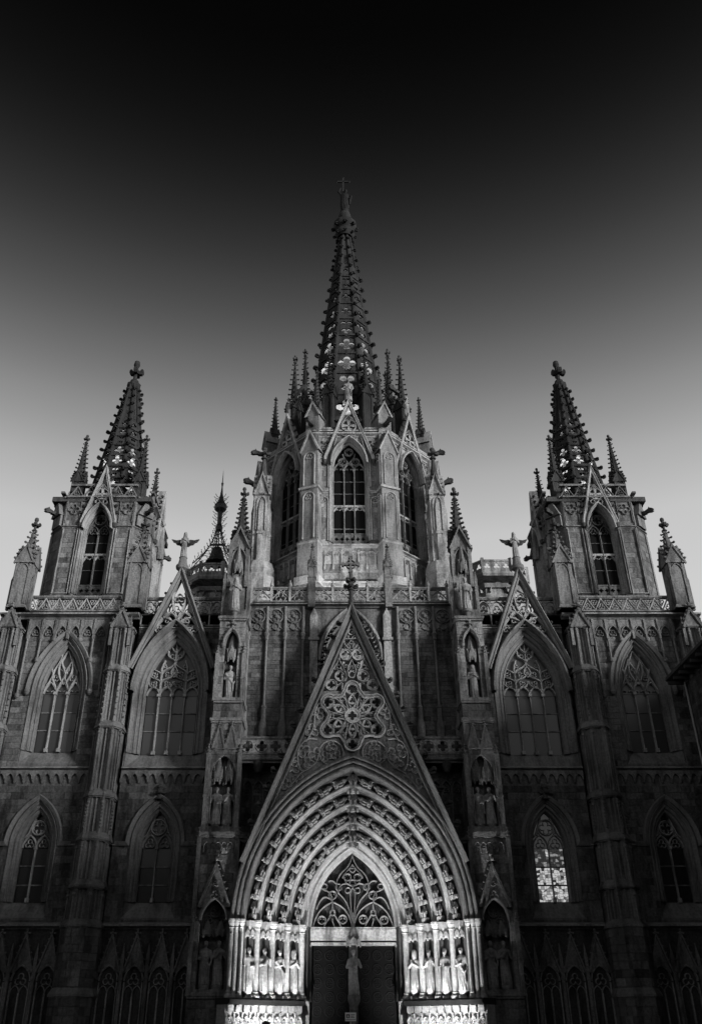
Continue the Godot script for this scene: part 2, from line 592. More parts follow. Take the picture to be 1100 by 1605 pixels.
func tracery_lines(style: String, n: int, hw: float, spring: float, rise: float) -> Array:
	var thick := []
	var thin := []
	var w := 2 * hw / n
	if style == "net":
		thick = reticulated(n, hw, spring, rise, w * 1.05)
		for r in 4:
			for i in range(-1, n + 1):
				var cx := -hw + w * (i + (0.5 if r % 2 == 0 else 0.0))
				var cy := spring + (w * 1.05) * (r + 0.12)
				for s in [-1.0, 1.0]:
					thin.append(arc(Vector2(cx + s * w * 0.2, cy), w * 0.16, PI / 2 - s * PI / 2, PI / 2 + s * 1.2, 5))
	elif style == "fern":
		thick = lights_heads(4, hw, spring, 0.7)
		for s in [-1.0, 1.0]:
			var x0: float = s * w
			thick.append(PackedVector2Array([Vector2(x0, spring), Vector2(x0, spring + w * 1.75)]))
			for h in [0.3, 1.05]:
				for t in [-1.0, 1.0]:
					var y0: float = spring + w * h
					thick.append(bez(Vector2(x0, y0), Vector2(x0 + t * w * 0.08, y0 + w * 0.42), Vector2(x0 + t * w * 0.96, y0 + w * 0.2), Vector2(x0 + t * w * 0.96, y0 + w * 0.86)))
					thin.append(foil(Vector2(x0 + t * w * 0.5, y0 + w * 0.68), w * 0.24, 3, PI / 2 + t * 0.6)); thin[-1].append(thin[-1][0])
			thick.append(bez(Vector2(x0, spring + w * 1.7), Vector2(x0 + s * w * 0.1, spring + w * 2.1), Vector2(x0 + s * w * 0.7, spring + w * 1.9), Vector2(x0 + s * w * 0.8, spring + w * 2.5)))
			thin.append(foil(Vector2(x0 - s * w * 0.15, spring + w * 2.45), w * 0.2, 3)); thin[-1].append(thin[-1][0])
			thick.append(bez(Vector2(x0, spring + w * 1.75), Vector2(x0, spring + w * 2.2), Vector2(s * w * 0.1, spring + w * 2.2), Vector2(0, spring + w * 2.75)))
			thick.append(bez(Vector2(x0, spring + w * 1.8), Vector2(x0 + s * w * 0.1, spring + w * 2.2), Vector2(x0 - s * w * 0.1, spring + w * 2.6), Vector2(x0 - s * w * 0.2, spring + w * 2.9)))
			thick.append(bez(Vector2(0, spring + w * 1.5), Vector2(s * w * 0.36, spring + w * 1.75), Vector2(s * w * 0.3, spring + w * 2.1), Vector2(0, spring + w * 2.35)))
			thick.append(bez(Vector2(0, spring + w * 2.75), Vector2(s * w * 0.1, spring + w * 3.2), Vector2(s * w * 0.7, spring + w * 2.9), Vector2(s * w * 0.62, spring + w * 3.7)))
			thick.append(bez(Vector2(0, spring + w * 3.45), Vector2(s * w * 0.05, spring + w * 3.7), Vector2(s * w * 0.3, spring + w * 3.7), Vector2(s * w * 0.4, spring + w * 4.1)))
			thin.append(arc(Vector2(s * w * 0.3, spring + w * 3.25), w * 0.16, 0, TAU, 10))
		thick.append(PackedVector2Array([Vector2(0, spring + w * 2.3), Vector2(0, spring + rise)]))
		thin.append(foil(Vector2(0, spring + w * 1.95), w * 0.18, 4)); thin[-1].append(thin[-1][0])
	elif style == "flow":
		thick = lights_heads(n, hw, spring, 0.95)
		var p := w * 1.2
		for l in reticulated(n, hw, spring + w * 0.1, rise, p * 1.25):
			thick.append(l)
		thick.append(bez(Vector2(0, spring + rise * 0.2), Vector2(-hw * 0.5, spring + rise * 0.45), Vector2(-hw * 0.5, spring + rise * 0.62), Vector2(0, spring + rise * 0.96)))
		thick.append(mirror(thick[-1]))
		for s in [-1.0, 1.0]:
			thin.append(foil(Vector2(s * hw * 0.5, spring + rise * 0.34), w * 0.3, 3))
		thin.append(foil(Vector2(0, spring + rise * 0.52), w * 0.34, 3, -PI / 2))
		thin += trefoil_cusps(n, hw, spring)
	elif style == "two":
		thick = lights_heads(2, hw, spring - w * 0.15, 0.85)
		var c := Vector2(0, spring + rise * 0.56)
		var R := w * 0.5
		thick.append(circle(c, R)); thick[-1].append(thick[-1][0])
		thin.append(foil(c, R * 0.86, 4)); thin[-1].append(thin[-1][0])
		for s in [-1.0, 1.0]:
			thin.append(foil(Vector2(s * w * 0.5, spring + w * 0.12), w * 0.32, 3)); thin[-1].append(thin[-1][0])
			thick.append(bez(Vector2(s * hw, spring + rise * 0.25), Vector2(s * hw * 0.62, spring + rise * 0.3), Vector2(s * hw * 0.62, spring + rise * 0.6), Vector2(s * hw * 0.3, spring + rise * 0.85)))
			thin.append(foil(Vector2(s * w * 0.62, spring + rise * 0.38), w * 0.16, 3)); thin[-1].append(thin[-1][0])
	elif style == "three":
		thick = lights_heads(3, hw, spring - w * 0.3, 0.9)
		thin += trefoil_cusps(3, hw, spring - w * 0.3)
		for s in [-1.0, 1.0]:
			thick.append(circle(Vector2(s * w * 0.62, spring + w * 0.75), w * 0.42)); thick[-1].append(thick[-1][0])
			thin.append(foil(Vector2(s * w * 0.62, spring + w * 0.75), w * 0.34, 3)); thin[-1].append(thin[-1][0])
			thick.append(bez(Vector2(0, spring + w * 0.45), Vector2(s * w * 0.1, spring + w * 0.9), Vector2(s * w * 0.55, spring + w * 1.1), Vector2(s * w * 0.6, spring + w * 1.7)))
		thick.append(circle(Vector2(0, spring + rise * 0.68), w * 0.4)); thick[-1].append(thick[-1][0])
		thin.append(foil(Vector2(0, spring + rise * 0.68), w * 0.32, 4)); thin[-1].append(thin[-1][0])
	return [thick, thin]

# A pointed window: reveal with mouldings, sill, tracery, mullions, glazing bars and panes, each a part. Local z = 0 is the wall face.
func window(parent: Node, T: Transform3D, hw: float, bot: float, spring: float, rise: float, o: Dictionary) -> Node3D:
	var wn := group("window", parent)
	wn.transform = T
	var depth: float = o.get("depth", 0.55)
	var sp: float = o.get("splay", 0.4)
	var n: int = o.get("n", 2)
	var zt := -depth
	var out := opening(hw, bot, spring, rise)
	var tone: Color = o.get("tone", S)
	var fr := mb(tone)
	var prof := PackedVector2Array()
	# offset outwards is +: the path runs left to right over the top, its left-hand normal points outwards
	var steps := [[1.0, 0.03], [0.93, 0.07], [0.86, 0.03], [0.8, -0.06], [0.7, -0.12], [0.66, -0.26], [0.52, -0.26], [0.45, -0.2], [0.38, -0.26], [0.34, -0.45], [0.2, -0.5], [0.15, -0.42], [0.08, -0.5], [0.02, -0.7], [0.0, -1.1]]
	for s in steps:
		prof.append(Vector2(s[0] * sp, s[1] * depth if s[1] < 0 else s[1]))
	fr.sweep(out, prof)
	part("reveal", fr, M.stone, wn)
	var sl := mb(tone)
	sl.quad(Vector3(-hw - sp * 1.1, bot - sp * 1.5, 0.04), Vector3(hw + sp * 1.1, bot - sp * 1.5, 0.04), Vector3(hw, bot, -depth), Vector3(-hw, bot, -depth))
	sl.quad(Vector3(-hw - sp * 1.1, bot - sp * 1.5, 0.04), Vector3(hw + sp * 1.1, bot - sp * 1.5, 0.04), Vector3(hw + sp * 1.1, bot - sp * 1.5 - 0.1, 0.0), Vector3(-hw - sp * 1.1, bot - sp * 1.5 - 0.1, 0.0))
	for s in [-1.0, 1.0]:
		sl.tri(Vector3(s * (hw + sp * 1.1), bot - sp * 1.5, 0.04), Vector3(s * hw, bot, -depth), Vector3(s * (hw + sp * 1.1), bot, 0.02))
	part("sill", sl, M.stone, wn)
	if o.has("hood"):
		var hd: float = o.hood
		var hp := parch(hw + hd, o.get("hood_y", spring), rise + hd * 1.15 + (spring - float(o.get("hood_y", spring))), 0.0, 14)
		var e := float(o.get("hood_run", 0.0))
		if e > 0:
			hp.insert(0, hp[0] + Vector2(-e, 0))
			hp.append(hp[-1] + Vector2(e, 0))
		var hm := mb(tone)
		hm.sweep(hp, PackedVector2Array([Vector2(-0.11, 0.0), Vector2(-0.11, 0.1), Vector2(-0.03, 0.15), Vector2(0.06, 0.2), Vector2(0.1, 0.12), Vector2(0.12, 0.0)]))
		if e == 0:
			for s in [-1.0, 1.0]:
				hm.lathe(PackedVector2Array([Vector2(0.0, -0.3), Vector2(0.1, -0.22), Vector2(0.17, -0.08), Vector2(0.15, 0.05), Vector2(0.0, 0.1)]), 8, Vector3(s * (hw + hd), spring - 0.02, 0.1))
		part("hood_mould", hm, M.stone, wn)
	var tl := tracery_lines(o.get("style", "two"), n, hw, spring, rise)
	var big := opening(hw + 0.04, bot - 0.1, spring, rise + 0.05)
	var tw: float = o.get("bar", 0.12)
	var tr := mb(o.get("tracery_tone", SL))
	for l in clipped(tl[0], big):
		tr.bar(l, tw, zt - 0.12, zt + 0.12)
	for l in clipped(tl[1], big):
		tr.bar(l, tw * 0.6, zt - 0.08, zt + 0.05)
	part("tracery", tr, M.stone, wn)
	var w := 2 * hw / n
	var head: float = spring + (-w * 0.3 if o.get("style", "") == "three" else (-w * 0.15 if o.get("style", "") == "two" else 0.0))
	for i in range(1, n):
		var ml := mb(o.get("tracery_tone", SL))
		var x := -hw + w * i
		ml.vprism(PackedVector2Array([Vector2(x - tw * 0.5, zt - 0.12), Vector2(x - tw * 0.5, zt), Vector2(x - tw * 0.2, zt + 0.14), Vector2(x + tw * 0.2, zt + 0.14), Vector2(x + tw * 0.5, zt), Vector2(x + tw * 0.5, zt - 0.12)]), bot, head + 0.05)
		ml.box(x, head, zt + 0.02, tw * 1.7, 0.16, 0.34)
		ml.box(x, bot + 0.1, zt + 0.02, tw * 1.7, 0.2, 0.34)
		part("mullion", ml, M.stone, wn)
	var rows: Array = o.get("rows", [])
	for y in rows:
		var gb := mb(o.get("bar_tone", g(0.2)))
		gb.box(0, y, zt - 0.03, 2 * hw, o.get("bar_h", 0.06), 0.07)
		part("glazing_bar", gb, M.stone, wn)
	if o.has("transom"):
		var y: float = o.transom
		var tb := mb(SL)
		tb.box(0, y, zt, 2 * hw, 0.14, 0.22)
		for i in n:
			for l in [parch(w / 2, y - w * 0.62, w * 0.6, -hw + w * (i + 0.5), 5)]:
				tb.bar(l, tw * 0.8, zt - 0.1, zt + 0.08)
			for s in [-1.0, 1.0]:
				tb.bar(arc(Vector2(-hw + w * (i + 0.5) + s * w * 0.22, y - w * 0.5), w * 0.2, PI / 2 - s * PI / 2, PI / 2 + s * 1.2, 5), tw * 0.5, zt - 0.08, zt + 0.04)
		part("transom", tb, M.stone, wn)
	if o.has("foot"):
		var fb := mb(g(0.2))
		var fh: float = o.foot
		fb.box(0, bot + fh, zt, 2 * hw, 0.08, 0.2)
		var m2: int = n * 2
		for i in m2:
			var cx := -hw + 2 * hw * (i + 0.5) / m2
			fb.foil_plate(rect(cx - hw / m2, cx + hw / m2, bot, bot + fh), Vector2(cx, bot + fh / 2), minf(hw / m2, fh / 2) * 0.8, 4, zt - 0.06, zt + 0.06)
		part("foot_panel", fb, M.stone, wn)
	var ys := [bot]
	ys.append_array(rows)
	ys.append(head)
	ys.sort()
	var glass: Array = o.get("glass", [M.glass])
	for i in n:
		for r in ys.size() - 1:
			var x0 := -hw + w * i + tw * 0.4
			var x1 := -hw + w * (i + 1) - tw * 0.4
			var y0: float = ys[r] + 0.03
			var y1: float = ys[r + 1] - 0.03
			if o.has("lit"):
				stained(wn, x0, x1, y0, y1, zt - 0.05, float(r) / (ys.size() - 1))
			else:
				var pn := mb(g(1))
				pn.t = Transform3D(Basis.from_euler(Vector3(rng.randf_range(-0.012, 0.012), rng.randf_range(-0.012, 0.012), 0)), Vector3((x0 + x1) / 2, (y0 + y1) / 2, zt - 0.06))
				pn.box(0, 0, 0, x1 - x0, y1 - y0, 0.02)
				var gl: Material = glass[mini(r, glass.size() - 1)]
				if gl == M.mesh_pane and rng.randf() < 0.4:
					gl = M.mesh_pane_b
				part("pane", pn, gl, wn)
	var tg := mb(g(1))
	tg.prism(PackedVector2Array(parch(hw, spring, rise)), zt - 0.1, zt - 0.07)
	if spring - head > 0.05:
		tg.box(0, (spring + head) / 2, zt - 0.085, 2 * hw, spring - head, 0.03)
	part("tracery_pane", tg, M.dim_window if o.has("lit") else glass[-1], wn)
	return wn

func stained(wn: Node, x0: float, x1: float, y0: float, y1: float, z: float, up: float) -> void:
	# small leaded pieces of glass lit from inside, brightest in the lowest rows
	var nx := 5
	var ny := maxi(3, roundi((y1 - y0) / 0.12))
	var pts := []
	for j in ny + 1:
		for i in nx + 1:
			var jit := Vector2(rng.randf_range(-1, 1) * (x1 - x0) / nx * 0.34 if i > 0 and i < nx else 0.0, rng.randf_range(-1, 1) * (y1 - y0) / ny * 0.34 if j > 0 and j < ny else 0.0)
			pts.append(Vector2(lerpf(x0, x1, float(i) / nx), lerpf(y0, y1, float(j) / ny)) + jit)
	for j in ny:
		for i in nx:
			var q := PackedVector2Array([pts[j * (nx + 1) + i], pts[j * (nx + 1) + i + 1], pts[(j + 1) * (nx + 1) + i + 1], pts[(j + 1) * (nx + 1) + i]])
			var o := Geometry2D.offset_polygon(q, -0.007)
			if o.is_empty():
				continue
			var b := mb(g(1))
			b.prism(o[0], z, z + 0.012)
			var k := rng.randf()
			var inner: bool = i >= 1 and i <= 3
			var lv := 0
			if up < 0.5:
				lv = 3 if k < 0.5 else (2 if k < 0.75 else (1 if k < 0.9 else 0))
			else:
				lv = (3 if k < 0.1 else (2 if k < 0.3 else (1 if k < 0.55 else 0))) if inner == false else (2 if k < 0.12 else (1 if k < 0.35 else 0))
			part("window_pane", b, M.lit[lv], wn)

# ---------------------------------------------------------------- pinnacles, crockets, gablets
func crockets(parent: Node, mat: Material, a: Vector3, b: Vector3, out: Vector3, k: int, size0: float, size1: float) -> void:
	for i in k:
		var f := (i + 0.5) / k
		var s0 := lerpf(size0, size1, f)
		var p := a.lerp(b, f) - out.normalized() * s0 * 0.28
		var s := s0 * rng.randf_range(0.9, 1.1)
		var z := out.cross(Vector3.UP).normalized()
		var bs := Basis(out.normalized() * s, Vector3.UP * s * rng.randf_range(0.85, 1.2), z * s * rng.randf_range(0.85, 1.15)) * Basis.from_euler(Vector3(0, rng.randf_range(-0.2, 0.2), rng.randf_range(-0.2, 0.15)))
		inst("crocket", crocket_mesh, mat, parent, Transform3D(bs, p))

func crockets_in(bb: MB, a: Vector3, b: Vector3, out: Vector3, k: int, size0: float, size1: float) -> void:
	for i in k:
		var f := (i + 0.5) / k
		var s := lerpf(size0, size1, f)
		var z := out.cross(Vector3.UP).normalized()
		add_mesh(bb, crocket_mesh, Transform3D(Basis(out.normalized() * s, Vector3.UP * s, z * s), a.lerp(b, f)))

func gablet(b: MB, x: float, base: float, apex: float, hw: float, z: float, d: float) -> void:
	b.prism(PackedVector2Array([Vector2(x - hw, base), Vector2(x, apex), Vector2(x + hw, base)]), z - d, z, 0.0)
	b.sweep(PackedVector2Array([Vector2(x - hw, base), Vector2(x, apex), Vector2(x + hw, base)]), PackedVector2Array([Vector2(-0.02, z), Vector2(-0.02, z + d * 0.5), Vector2(0.06, z + d * 0.5), Vector2(0.08, z - d)]))

func pinnacle(parent: Node, at: Vector3, w: float, shaft: float, spire: float, tone := Color(0.15, 0.15, 0.15), turn := 0.0, slim := 1.0) -> Node3D:
	var p := group("pinnacle", parent, at)
	p.rotation.y = turn
	var b := mb(tone)
	b.box(0, shaft / 2, 0, w, shaft, w)
	b.frustum(0, 0, 0, w * 1.25, w * 1.25, w * 0.25, w * 1.02, w * 1.02)
	for k in 4:
		b.t = Transform3D(Basis(Vector3.UP, PI / 2 * k), Vector3.ZERO)
		# sunk panel with a pointed head: two edge strips and the arch
		b.span(-w * 0.5, -w * 0.34, w * 0.3, shaft, w * 0.5, w * 0.57)
		b.span(w * 0.34, w * 0.5, w * 0.3, shaft, w * 0.5, w * 0.57)
		b.bar(parch(w * 0.34, shaft - w * 0.55, w * 0.5), w * 0.08, w * 0.5, w * 0.57)
		b.prism(PackedVector2Array([Vector2(-w * 0.6, shaft), Vector2(0, shaft + w * 1.25), Vector2(w * 0.6, shaft)]), 0.0, w * 0.6)
		b.sweep(PackedVector2Array([Vector2(-w * 0.66, shaft - w * 0.05), Vector2(0, shaft + w * 1.35), Vector2(w * 0.66, shaft - w * 0.05)]), PackedVector2Array([Vector2(-w * 0.08, w * 0.58), Vector2(-w * 0.08, w * 0.68), Vector2(w * 0.02, w * 0.68), Vector2(w * 0.04, w * 0.4)]))
		crockets_in(b, Vector3(-w * 0.6, shaft + w * 0.1, w * 0.6), Vector3(0, shaft + w * 1.3, w * 0.6), Vector3(-1, 0, 0.2), 3, w * 0.24, w * 0.2)
		crockets_in(b, Vector3(w * 0.6, shaft + w * 0.1, w * 0.6), Vector3(0, shaft + w * 1.3, w * 0.6), Vector3(1, 0, 0.2), 3, w * 0.24, w * 0.2)
	b.t = Transform3D()
	part("shaft", b, M.stone, p)
	var s := mb(tone * 0.8)
	var r := w * 0.56 * slim
	s.lathe(PackedVector2Array([Vector2(r, shaft), Vector2(r * 0.12, shaft + spire)]), 8, Vector3.ZERO, false, PI / 8)
	var nk := clampi(int(spire / (w * 0.42)), 4, 9)
	for k in 4:
		var d := Vector3(1, 0, 0).rotated(Vector3.UP, PI / 4 + PI / 2 * k)
		crockets_in(s, d * r * 0.92 + Vector3(0, shaft + spire * 0.08, 0), d * r * 0.14 + Vector3(0, shaft + spire * 0.97, 0), d, nk, w * 0.34, w * 0.2)
	part("spirelet", s, M.stone, p)
	inst("finial", finial_mesh, M.stone_dark, p, Transform3D(Basis.from_scale(Vector3(0.75, 1.05, 0.75) * w), Vector3(0, shaft + spire * 0.96, 0)))
	return p

func gargoyle(parent: Node, at: Vector3, dir: Vector3, size := 1.0) -> void:
	var b := mb(SD)
	var z := dir.cross(Vector3.UP).normalized()
	b.t = Transform3D(Basis(dir.normalized() * size, Vector3.UP * size, z * size), at)
	b.prism(PackedVector2Array([Vector2(-0.2, -0.2), Vector2(0.35, -0.14), Vector2(0.7, -0.12), Vector2(1.0, -0.2), Vector2(1.2, -0.12), Vector2(1.05, -0.02), Vector2(1.22, 0.06), Vector2(1.05, 0.2), Vector2(0.92, 0.24), Vector2(0.86, 0.38), Vector2(0.76, 0.22), Vector2(0.4, 0.12), Vector2(-0.2, 0.2)]), -0.13, 0.13, 0.04, true)
	b.box(0.3, -0.04, 0, 0.45, 0.26, 0.34)
	part("gargoyle", b, M.stone, parent)

func corbel_table(parent: Node, x0: float, x1: float, y: float, z: float, step := 0.48) -> void:
	var k := maxi(1, roundi((x1 - x0) / step))
	var s := (x1 - x0) / k
	for i in k:
		var b := mb(S)
		var cx := x0 + (i + 0.5) * s
		var p := PackedVector2Array([Vector2(cx - s / 2, y)])
		p.append_array(parch(s * 0.36, y - 0.42, s * 0.55, cx, 4))
		p.append(Vector2(cx + s / 2, y))
		# arch plate: outline with the arch cut out of its lower edge
		var q := PackedVector2Array([Vector2(cx - s / 2, y), Vector2(cx - s / 2, y - 0.44), Vector2(cx - s * 0.36, y - 0.44)])
		q.append_array(parch(s * 0.36, y - 0.42, s * 0.55, cx, 4))
		q.append_array(PackedVector2Array([Vector2(cx + s * 0.36, y - 0.44), Vector2(cx + s / 2, y - 0.44), Vector2(cx + s / 2, y)]))
		b.prism(q, z - 0.2, z + 0.04, 0.0, true)
		b.lathe(PackedVector2Array([Vector2(0, -0.2), Vector2(0.07, -0.14), Vector2(0.1, 0.0), Vector2(0.11, 0.06)]), 6, Vector3(cx - s / 2, y - 0.46, z - 0.06))
		part("corbel_arch", b, M.stone, parent)

func cornice(b: MB, x0: float, x1: float, y: float, z: float, h: float, d: float) -> void:
	# a string course: weathered top, fillet, hollow underneath
	var prof := [Vector2(z, y + h), Vector2(z + d, y + h * 0.55), Vector2(z + d, y + h * 0.28), Vector2(z + d * 0.75, y + h * 0.2), Vector2(z + d * 0.35, y + h * 0.05), Vector2(z + d * 0.2, y - h * 0.2), Vector2(z, y - h * 0.2)]
	for i in prof.size() - 1:
		b.quad(Vector3(x0, prof[i].y, prof[i].x), Vector3(x1, prof[i].y, prof[i].x), Vector3(x1, prof[i + 1].y, prof[i + 1].x), Vector3(x0, prof[i + 1].y, prof[i + 1].x))
	for x in [x0, x1]:
		for i in range(1, prof.size() - 1):
			b.tri(Vector3(x, prof[0].y, prof[0].x), Vector3(x, prof[i].y, prof[i].x), Vector3(x, prof[i + 1].y, prof[i + 1].x))

func course(parent: Node, T: Transform3D, x0: float, x1: float, y: float, h: float, d: float, tone := Color(0.27, 0.27, 0.27)) -> void:
	var b := mb(tone, T)
	cornice(b, x0, x1, y, 0.0, h, d)
	part("string_course", b, M.stone, parent)

func grown(hw: float, rise: float, d: float) -> float:
	var e := (rise * rise - hw * hw) / (2 * hw)
	return sqrt(pow(hw + e + d, 2) - e * e)

func hole(hw: float, bot: float, spring: float, rise: float, sp: float, x0 := 0.0) -> PackedVector2Array:
	return opening(hw + sp * 0.96, bot - sp * 1.45, spring, grown(hw, rise, sp * 0.96), x0, 8)

func balustrade(parent: Node, x0: float, x1: float, y0: float, y1: float, z: float, style: String, k: int) -> void:
	var bl := group("balustrade", parent)
	var b := mb(S)
	b.span(x0, x1, y1 - 0.11, y1, z - 0.14, z + 0.1)
	b.span(x0, x1, y1 - 0.17, y1 - 0.11, z - 0.1, z + 0.06)
	part("top_rail", b, M.stone, bl)
	b = mb(S)
	b.span(x0, x1, y0, y0 + 0.1, z - 0.12, z + 0.08)
	part("bottom_rail", b, M.stone, bl)
	var w := (x1 - x0) / k
	var ya := y0 + 0.1
	var yb := y1 - 0.17
	for i in k:
		var c := x0 + w * (i + 0.5)
		b = mb(SL)
		if style == "zigzag":
			b.bar(PackedVector2Array([Vector2(c - w / 2, ya), Vector2(c, yb), Vector2(c + w / 2, ya)]), 0.08, z - 0.06, z + 0.07)
			b.bar(foil(Vector2(c, ya + (yb - ya) * 0.3), w * 0.24, 3), 0.05, z - 0.06, z + 0.02, true)
			b.bar(foil(Vector2(c - w / 2, yb - (yb - ya) * 0.3), w * 0.22, 3, -PI / 2), 0.05, z - 0.06, z + 0.02, true)
		elif style == "chevron":
			b.bar(PackedVector2Array([Vector2(c - w / 2, ya + 0.1), Vector2(c, yb - 0.02), Vector2(c + w / 2, ya + 0.1)]), 0.07, z - 0.06, z + 0.06)
			b.bar(foil(Vector2(c, ya + (yb - ya) * 0.33), w * 0.28, 3), 0.06, z - 0.06, z + 0.03, true)
			for s in [-1.0, 1.0]:
				b.bar(arc(Vector2(c + s * w * 0.32, yb - 0.12), w * 0.16, 0, TAU, 10), 0.05, z - 0.06, z + 0.02)
			b.span(c + w / 2 - 0.06, c + w / 2 + 0.06, y0, y1, z - 0.1, z + 0.13)
			b.lathe(PackedVector2Array([Vector2(0.05, y1), Vector2(0.12, y1 + 0.1), Vector2(0.1, y1 + 0.26), Vector2(0.03, y1 + 0.36), Vector2(0.06, y1 + 0.42), Vector2(0, y1 + 0.5)]), 6, Vector3(c + w / 2, 0, z))
		elif style == "arcade":
			b.bar(parch(w * 0.5, y0 + (yb - y0) * 0.62, w * 0.7, c, 6), 0.07, z - 0.07, z + 0.07)
			b.span(c - w / 2 - 0.035, c - w / 2 + 0.035, ya, y0 + (yb - y0) * 0.62, z - 0.06, z + 0.06)
			b.bar(foil(Vector2(c, y0 + (yb - y0) * 0.62), w * 0.34, 3), 0.05, z - 0.05, z + 0.03, true)
			b.bar(foil(Vector2(c + w / 2, yb - w * 0.32), w * 0.26, 4), 0.05, z - 0.05, z + 0.03, true)
		else:
			b.foil_plate(rect(c - w / 2, c + w / 2, ya, yb), Vector2(c, (ya + yb) / 2), minf(w, yb - ya) * 0.42, 4, z - 0.05, z + 0.03)
			b.bar(circle(Vector2(c, (ya + yb) / 2), minf(w, yb - ya) * 0.45), 0.05, z, z + 0.07, true)
		part("tracery_panel", b, M.stone, bl)

func facet_plan(w: float, d: float) -> PackedVector2Array:
	return PackedVector2Array([Vector2(-w / 2, -0.3), Vector2(-w / 2, d * 0.55), Vector2(-w * 0.24, d), Vector2(w * 0.24, d), Vector2(w / 2, d * 0.55), Vector2(w / 2, -0.3)])

func grooved(pl: PackedVector2Array, d: float) -> PackedVector2Array:
	var r := PackedVector2Array()
	for k in pl.size() - 1:
		var dir := (pl[k + 1] - pl[k]).normalized()
		var nin := Vector2(-dir.y, dir.x)
		if nin.dot(Vector2(0, 0.3) - pl[k]) < 0:
			nin = -nin
		r.append(pl[k])
		for q in [[0.2, 0.0], [0.26, 1.0], [0.42, 1.0], [0.5, 0.15], [0.58, 1.0], [0.74, 1.0], [0.8, 0.0]]:
			r.append(pl[k].lerp(pl[k + 1], q[0]) + nin * d * q[1])
	r.append(pl[-1])
	return r

func buttress(parent: Node, x: float) -> void:
	var bt := group("buttress", parent, Vector3(x, 0, 0))
	var st := [[0.0, 2.9, 1.95, 1.62], [2.9, 5.75, 1.85, 1.5], [5.75, 7.5, 1.62, 1.34], [7.5, 9.7, 1.52, 1.26], [9.7, 11.8, 1.48, 1.18], [11.8, 15.4, 1.4, 1.1], [15.4, 18.6, 1.3, 1.0], [18.6, 21.2, 1.2, 0.9]]
	var stones := []
	for i in st.size():
		var q: Array = st[i]
		var pl := facet_plan(q[2], q[3])
		var b := mb(S * rng.randf_range(0.8, 1.05))
		if i < 2:
			b.vprism(facet_plan(q[2] - 0.09, q[3] - 0.045), q[0], q[1])
		else:
			b.vprism(grooved(facet_plan(q[2] - 0.05, q[3] - 0.02), 0.11), q[0], q[1], 1.0, false)
		# drip moulding and slope to the next stage
		var big := facet_plan(q[2] + 0.16, q[3] + 0.08)
		b.vprism(big, q[1] - 0.07, q[1] + 0.03)
		b.vprism(facet_plan(q[2] + 0.04, q[3] + 0.02), q[1] - 0.13, q[1] - 0.07)
		if i < st.size() - 1:
			var nx := facet_plan(st[i + 1][2], st[i + 1][3])
			for k in pl.size() - 1:
				b.quad(Vector3(big[k].x, q[1] + 0.03, big[k].y), Vector3(big[k + 1].x, q[1] + 0.03, big[k + 1].y), Vector3(nx[k + 1].x, q[1] + 0.3, nx[k + 1].y), Vector3(nx[k].x, q[1] + 0.3, nx[k].y))
		if i >= 2:
			# clustered shafts along the corners, with caps
			for k in range(1, 5):
				var c := pl[k]
				b.lathe(PackedVector2Array([Vector2(0.1, q[0] + 0.2), Vector2(0.075, q[0] + 0.42), Vector2(0.055, q[0] + 0.5), Vector2(0.055, q[1] - 0.5), Vector2(0.1, q[1] - 0.42), Vector2(0.06, q[1] - 0.3), Vector2(0.11, q[1] - 0.2)]), 6, Vector3(c.x, 0, c.y + 0.02))
			if i == 4 or i == 6:
				for k in range(1, 5):
					var c2 := pl[k]
					crockets_in(b, Vector3(c2.x, q[0] + 0.4, c2.y), Vector3(c2.x, q[1] - 0.5, c2.y), Vector3(c2.x, 0, 0.6), 7, 0.17, 0.15)
		part("stage", b, M.stone, bt)
		for k in (range(0, 5) if i < 2 else []):
			var a := pl[k]
			var c := pl[k + 1]
			var dir := Vector3(c.x - a.x, 0, c.y - a.y).normalized()
			var T := Transform3D(Basis(dir, Vector3.UP, dir.cross(Vector3.UP)), Vector3(a.x, 0, a.y))
			ashlar(stones, T, 0.0, a.distance_to(c), q[0], q[1] - 0.12, [], 0.36, 0.3, 0.6, 0.25)
	lay(stones, bt, 120)
	var b := mb(S)
	b.prism(PackedVector2Array([Vector2(-0.5, 21.1), Vector2(0, 22.1), Vector2(0.5, 21.1)]), -0.2, 0.95)
	b.sweep(PackedVector2Array([Vector2(-0.56, 21.05), Vector2(0, 22.2), Vector2(0.56, 21.05)]), PackedVector2Array([Vector2(-0.07, 0.9), Vector2(-0.07, 1.05), Vector2(0.05, 1.05), Vector2(0.05, -0.2)]))
	for sd in [-1.0, 1.0]:
		crockets_in(b, Vector3(sd * 0.55, 21.15, 1.0), Vector3(0, 22.2, 1.0), Vector3(sd, 0, 0), 4, 0.18, 0.15)
		b.box(sd * 0.52, 20.6, 0.85, 0.16, 1.2, 0.16)
		b.frustum(sd * 0.52, 21.2, 0.85, 0.18, 0.18, 21.8, 0.02, 0.02)
	add_mesh(b, finial_mesh, Transform3D(Basis.from_scale(Vector3.ONE * 0.5), Vector3(0, 22.1, 0.98)))
	part("gabled_cap", b, M.stone, bt)

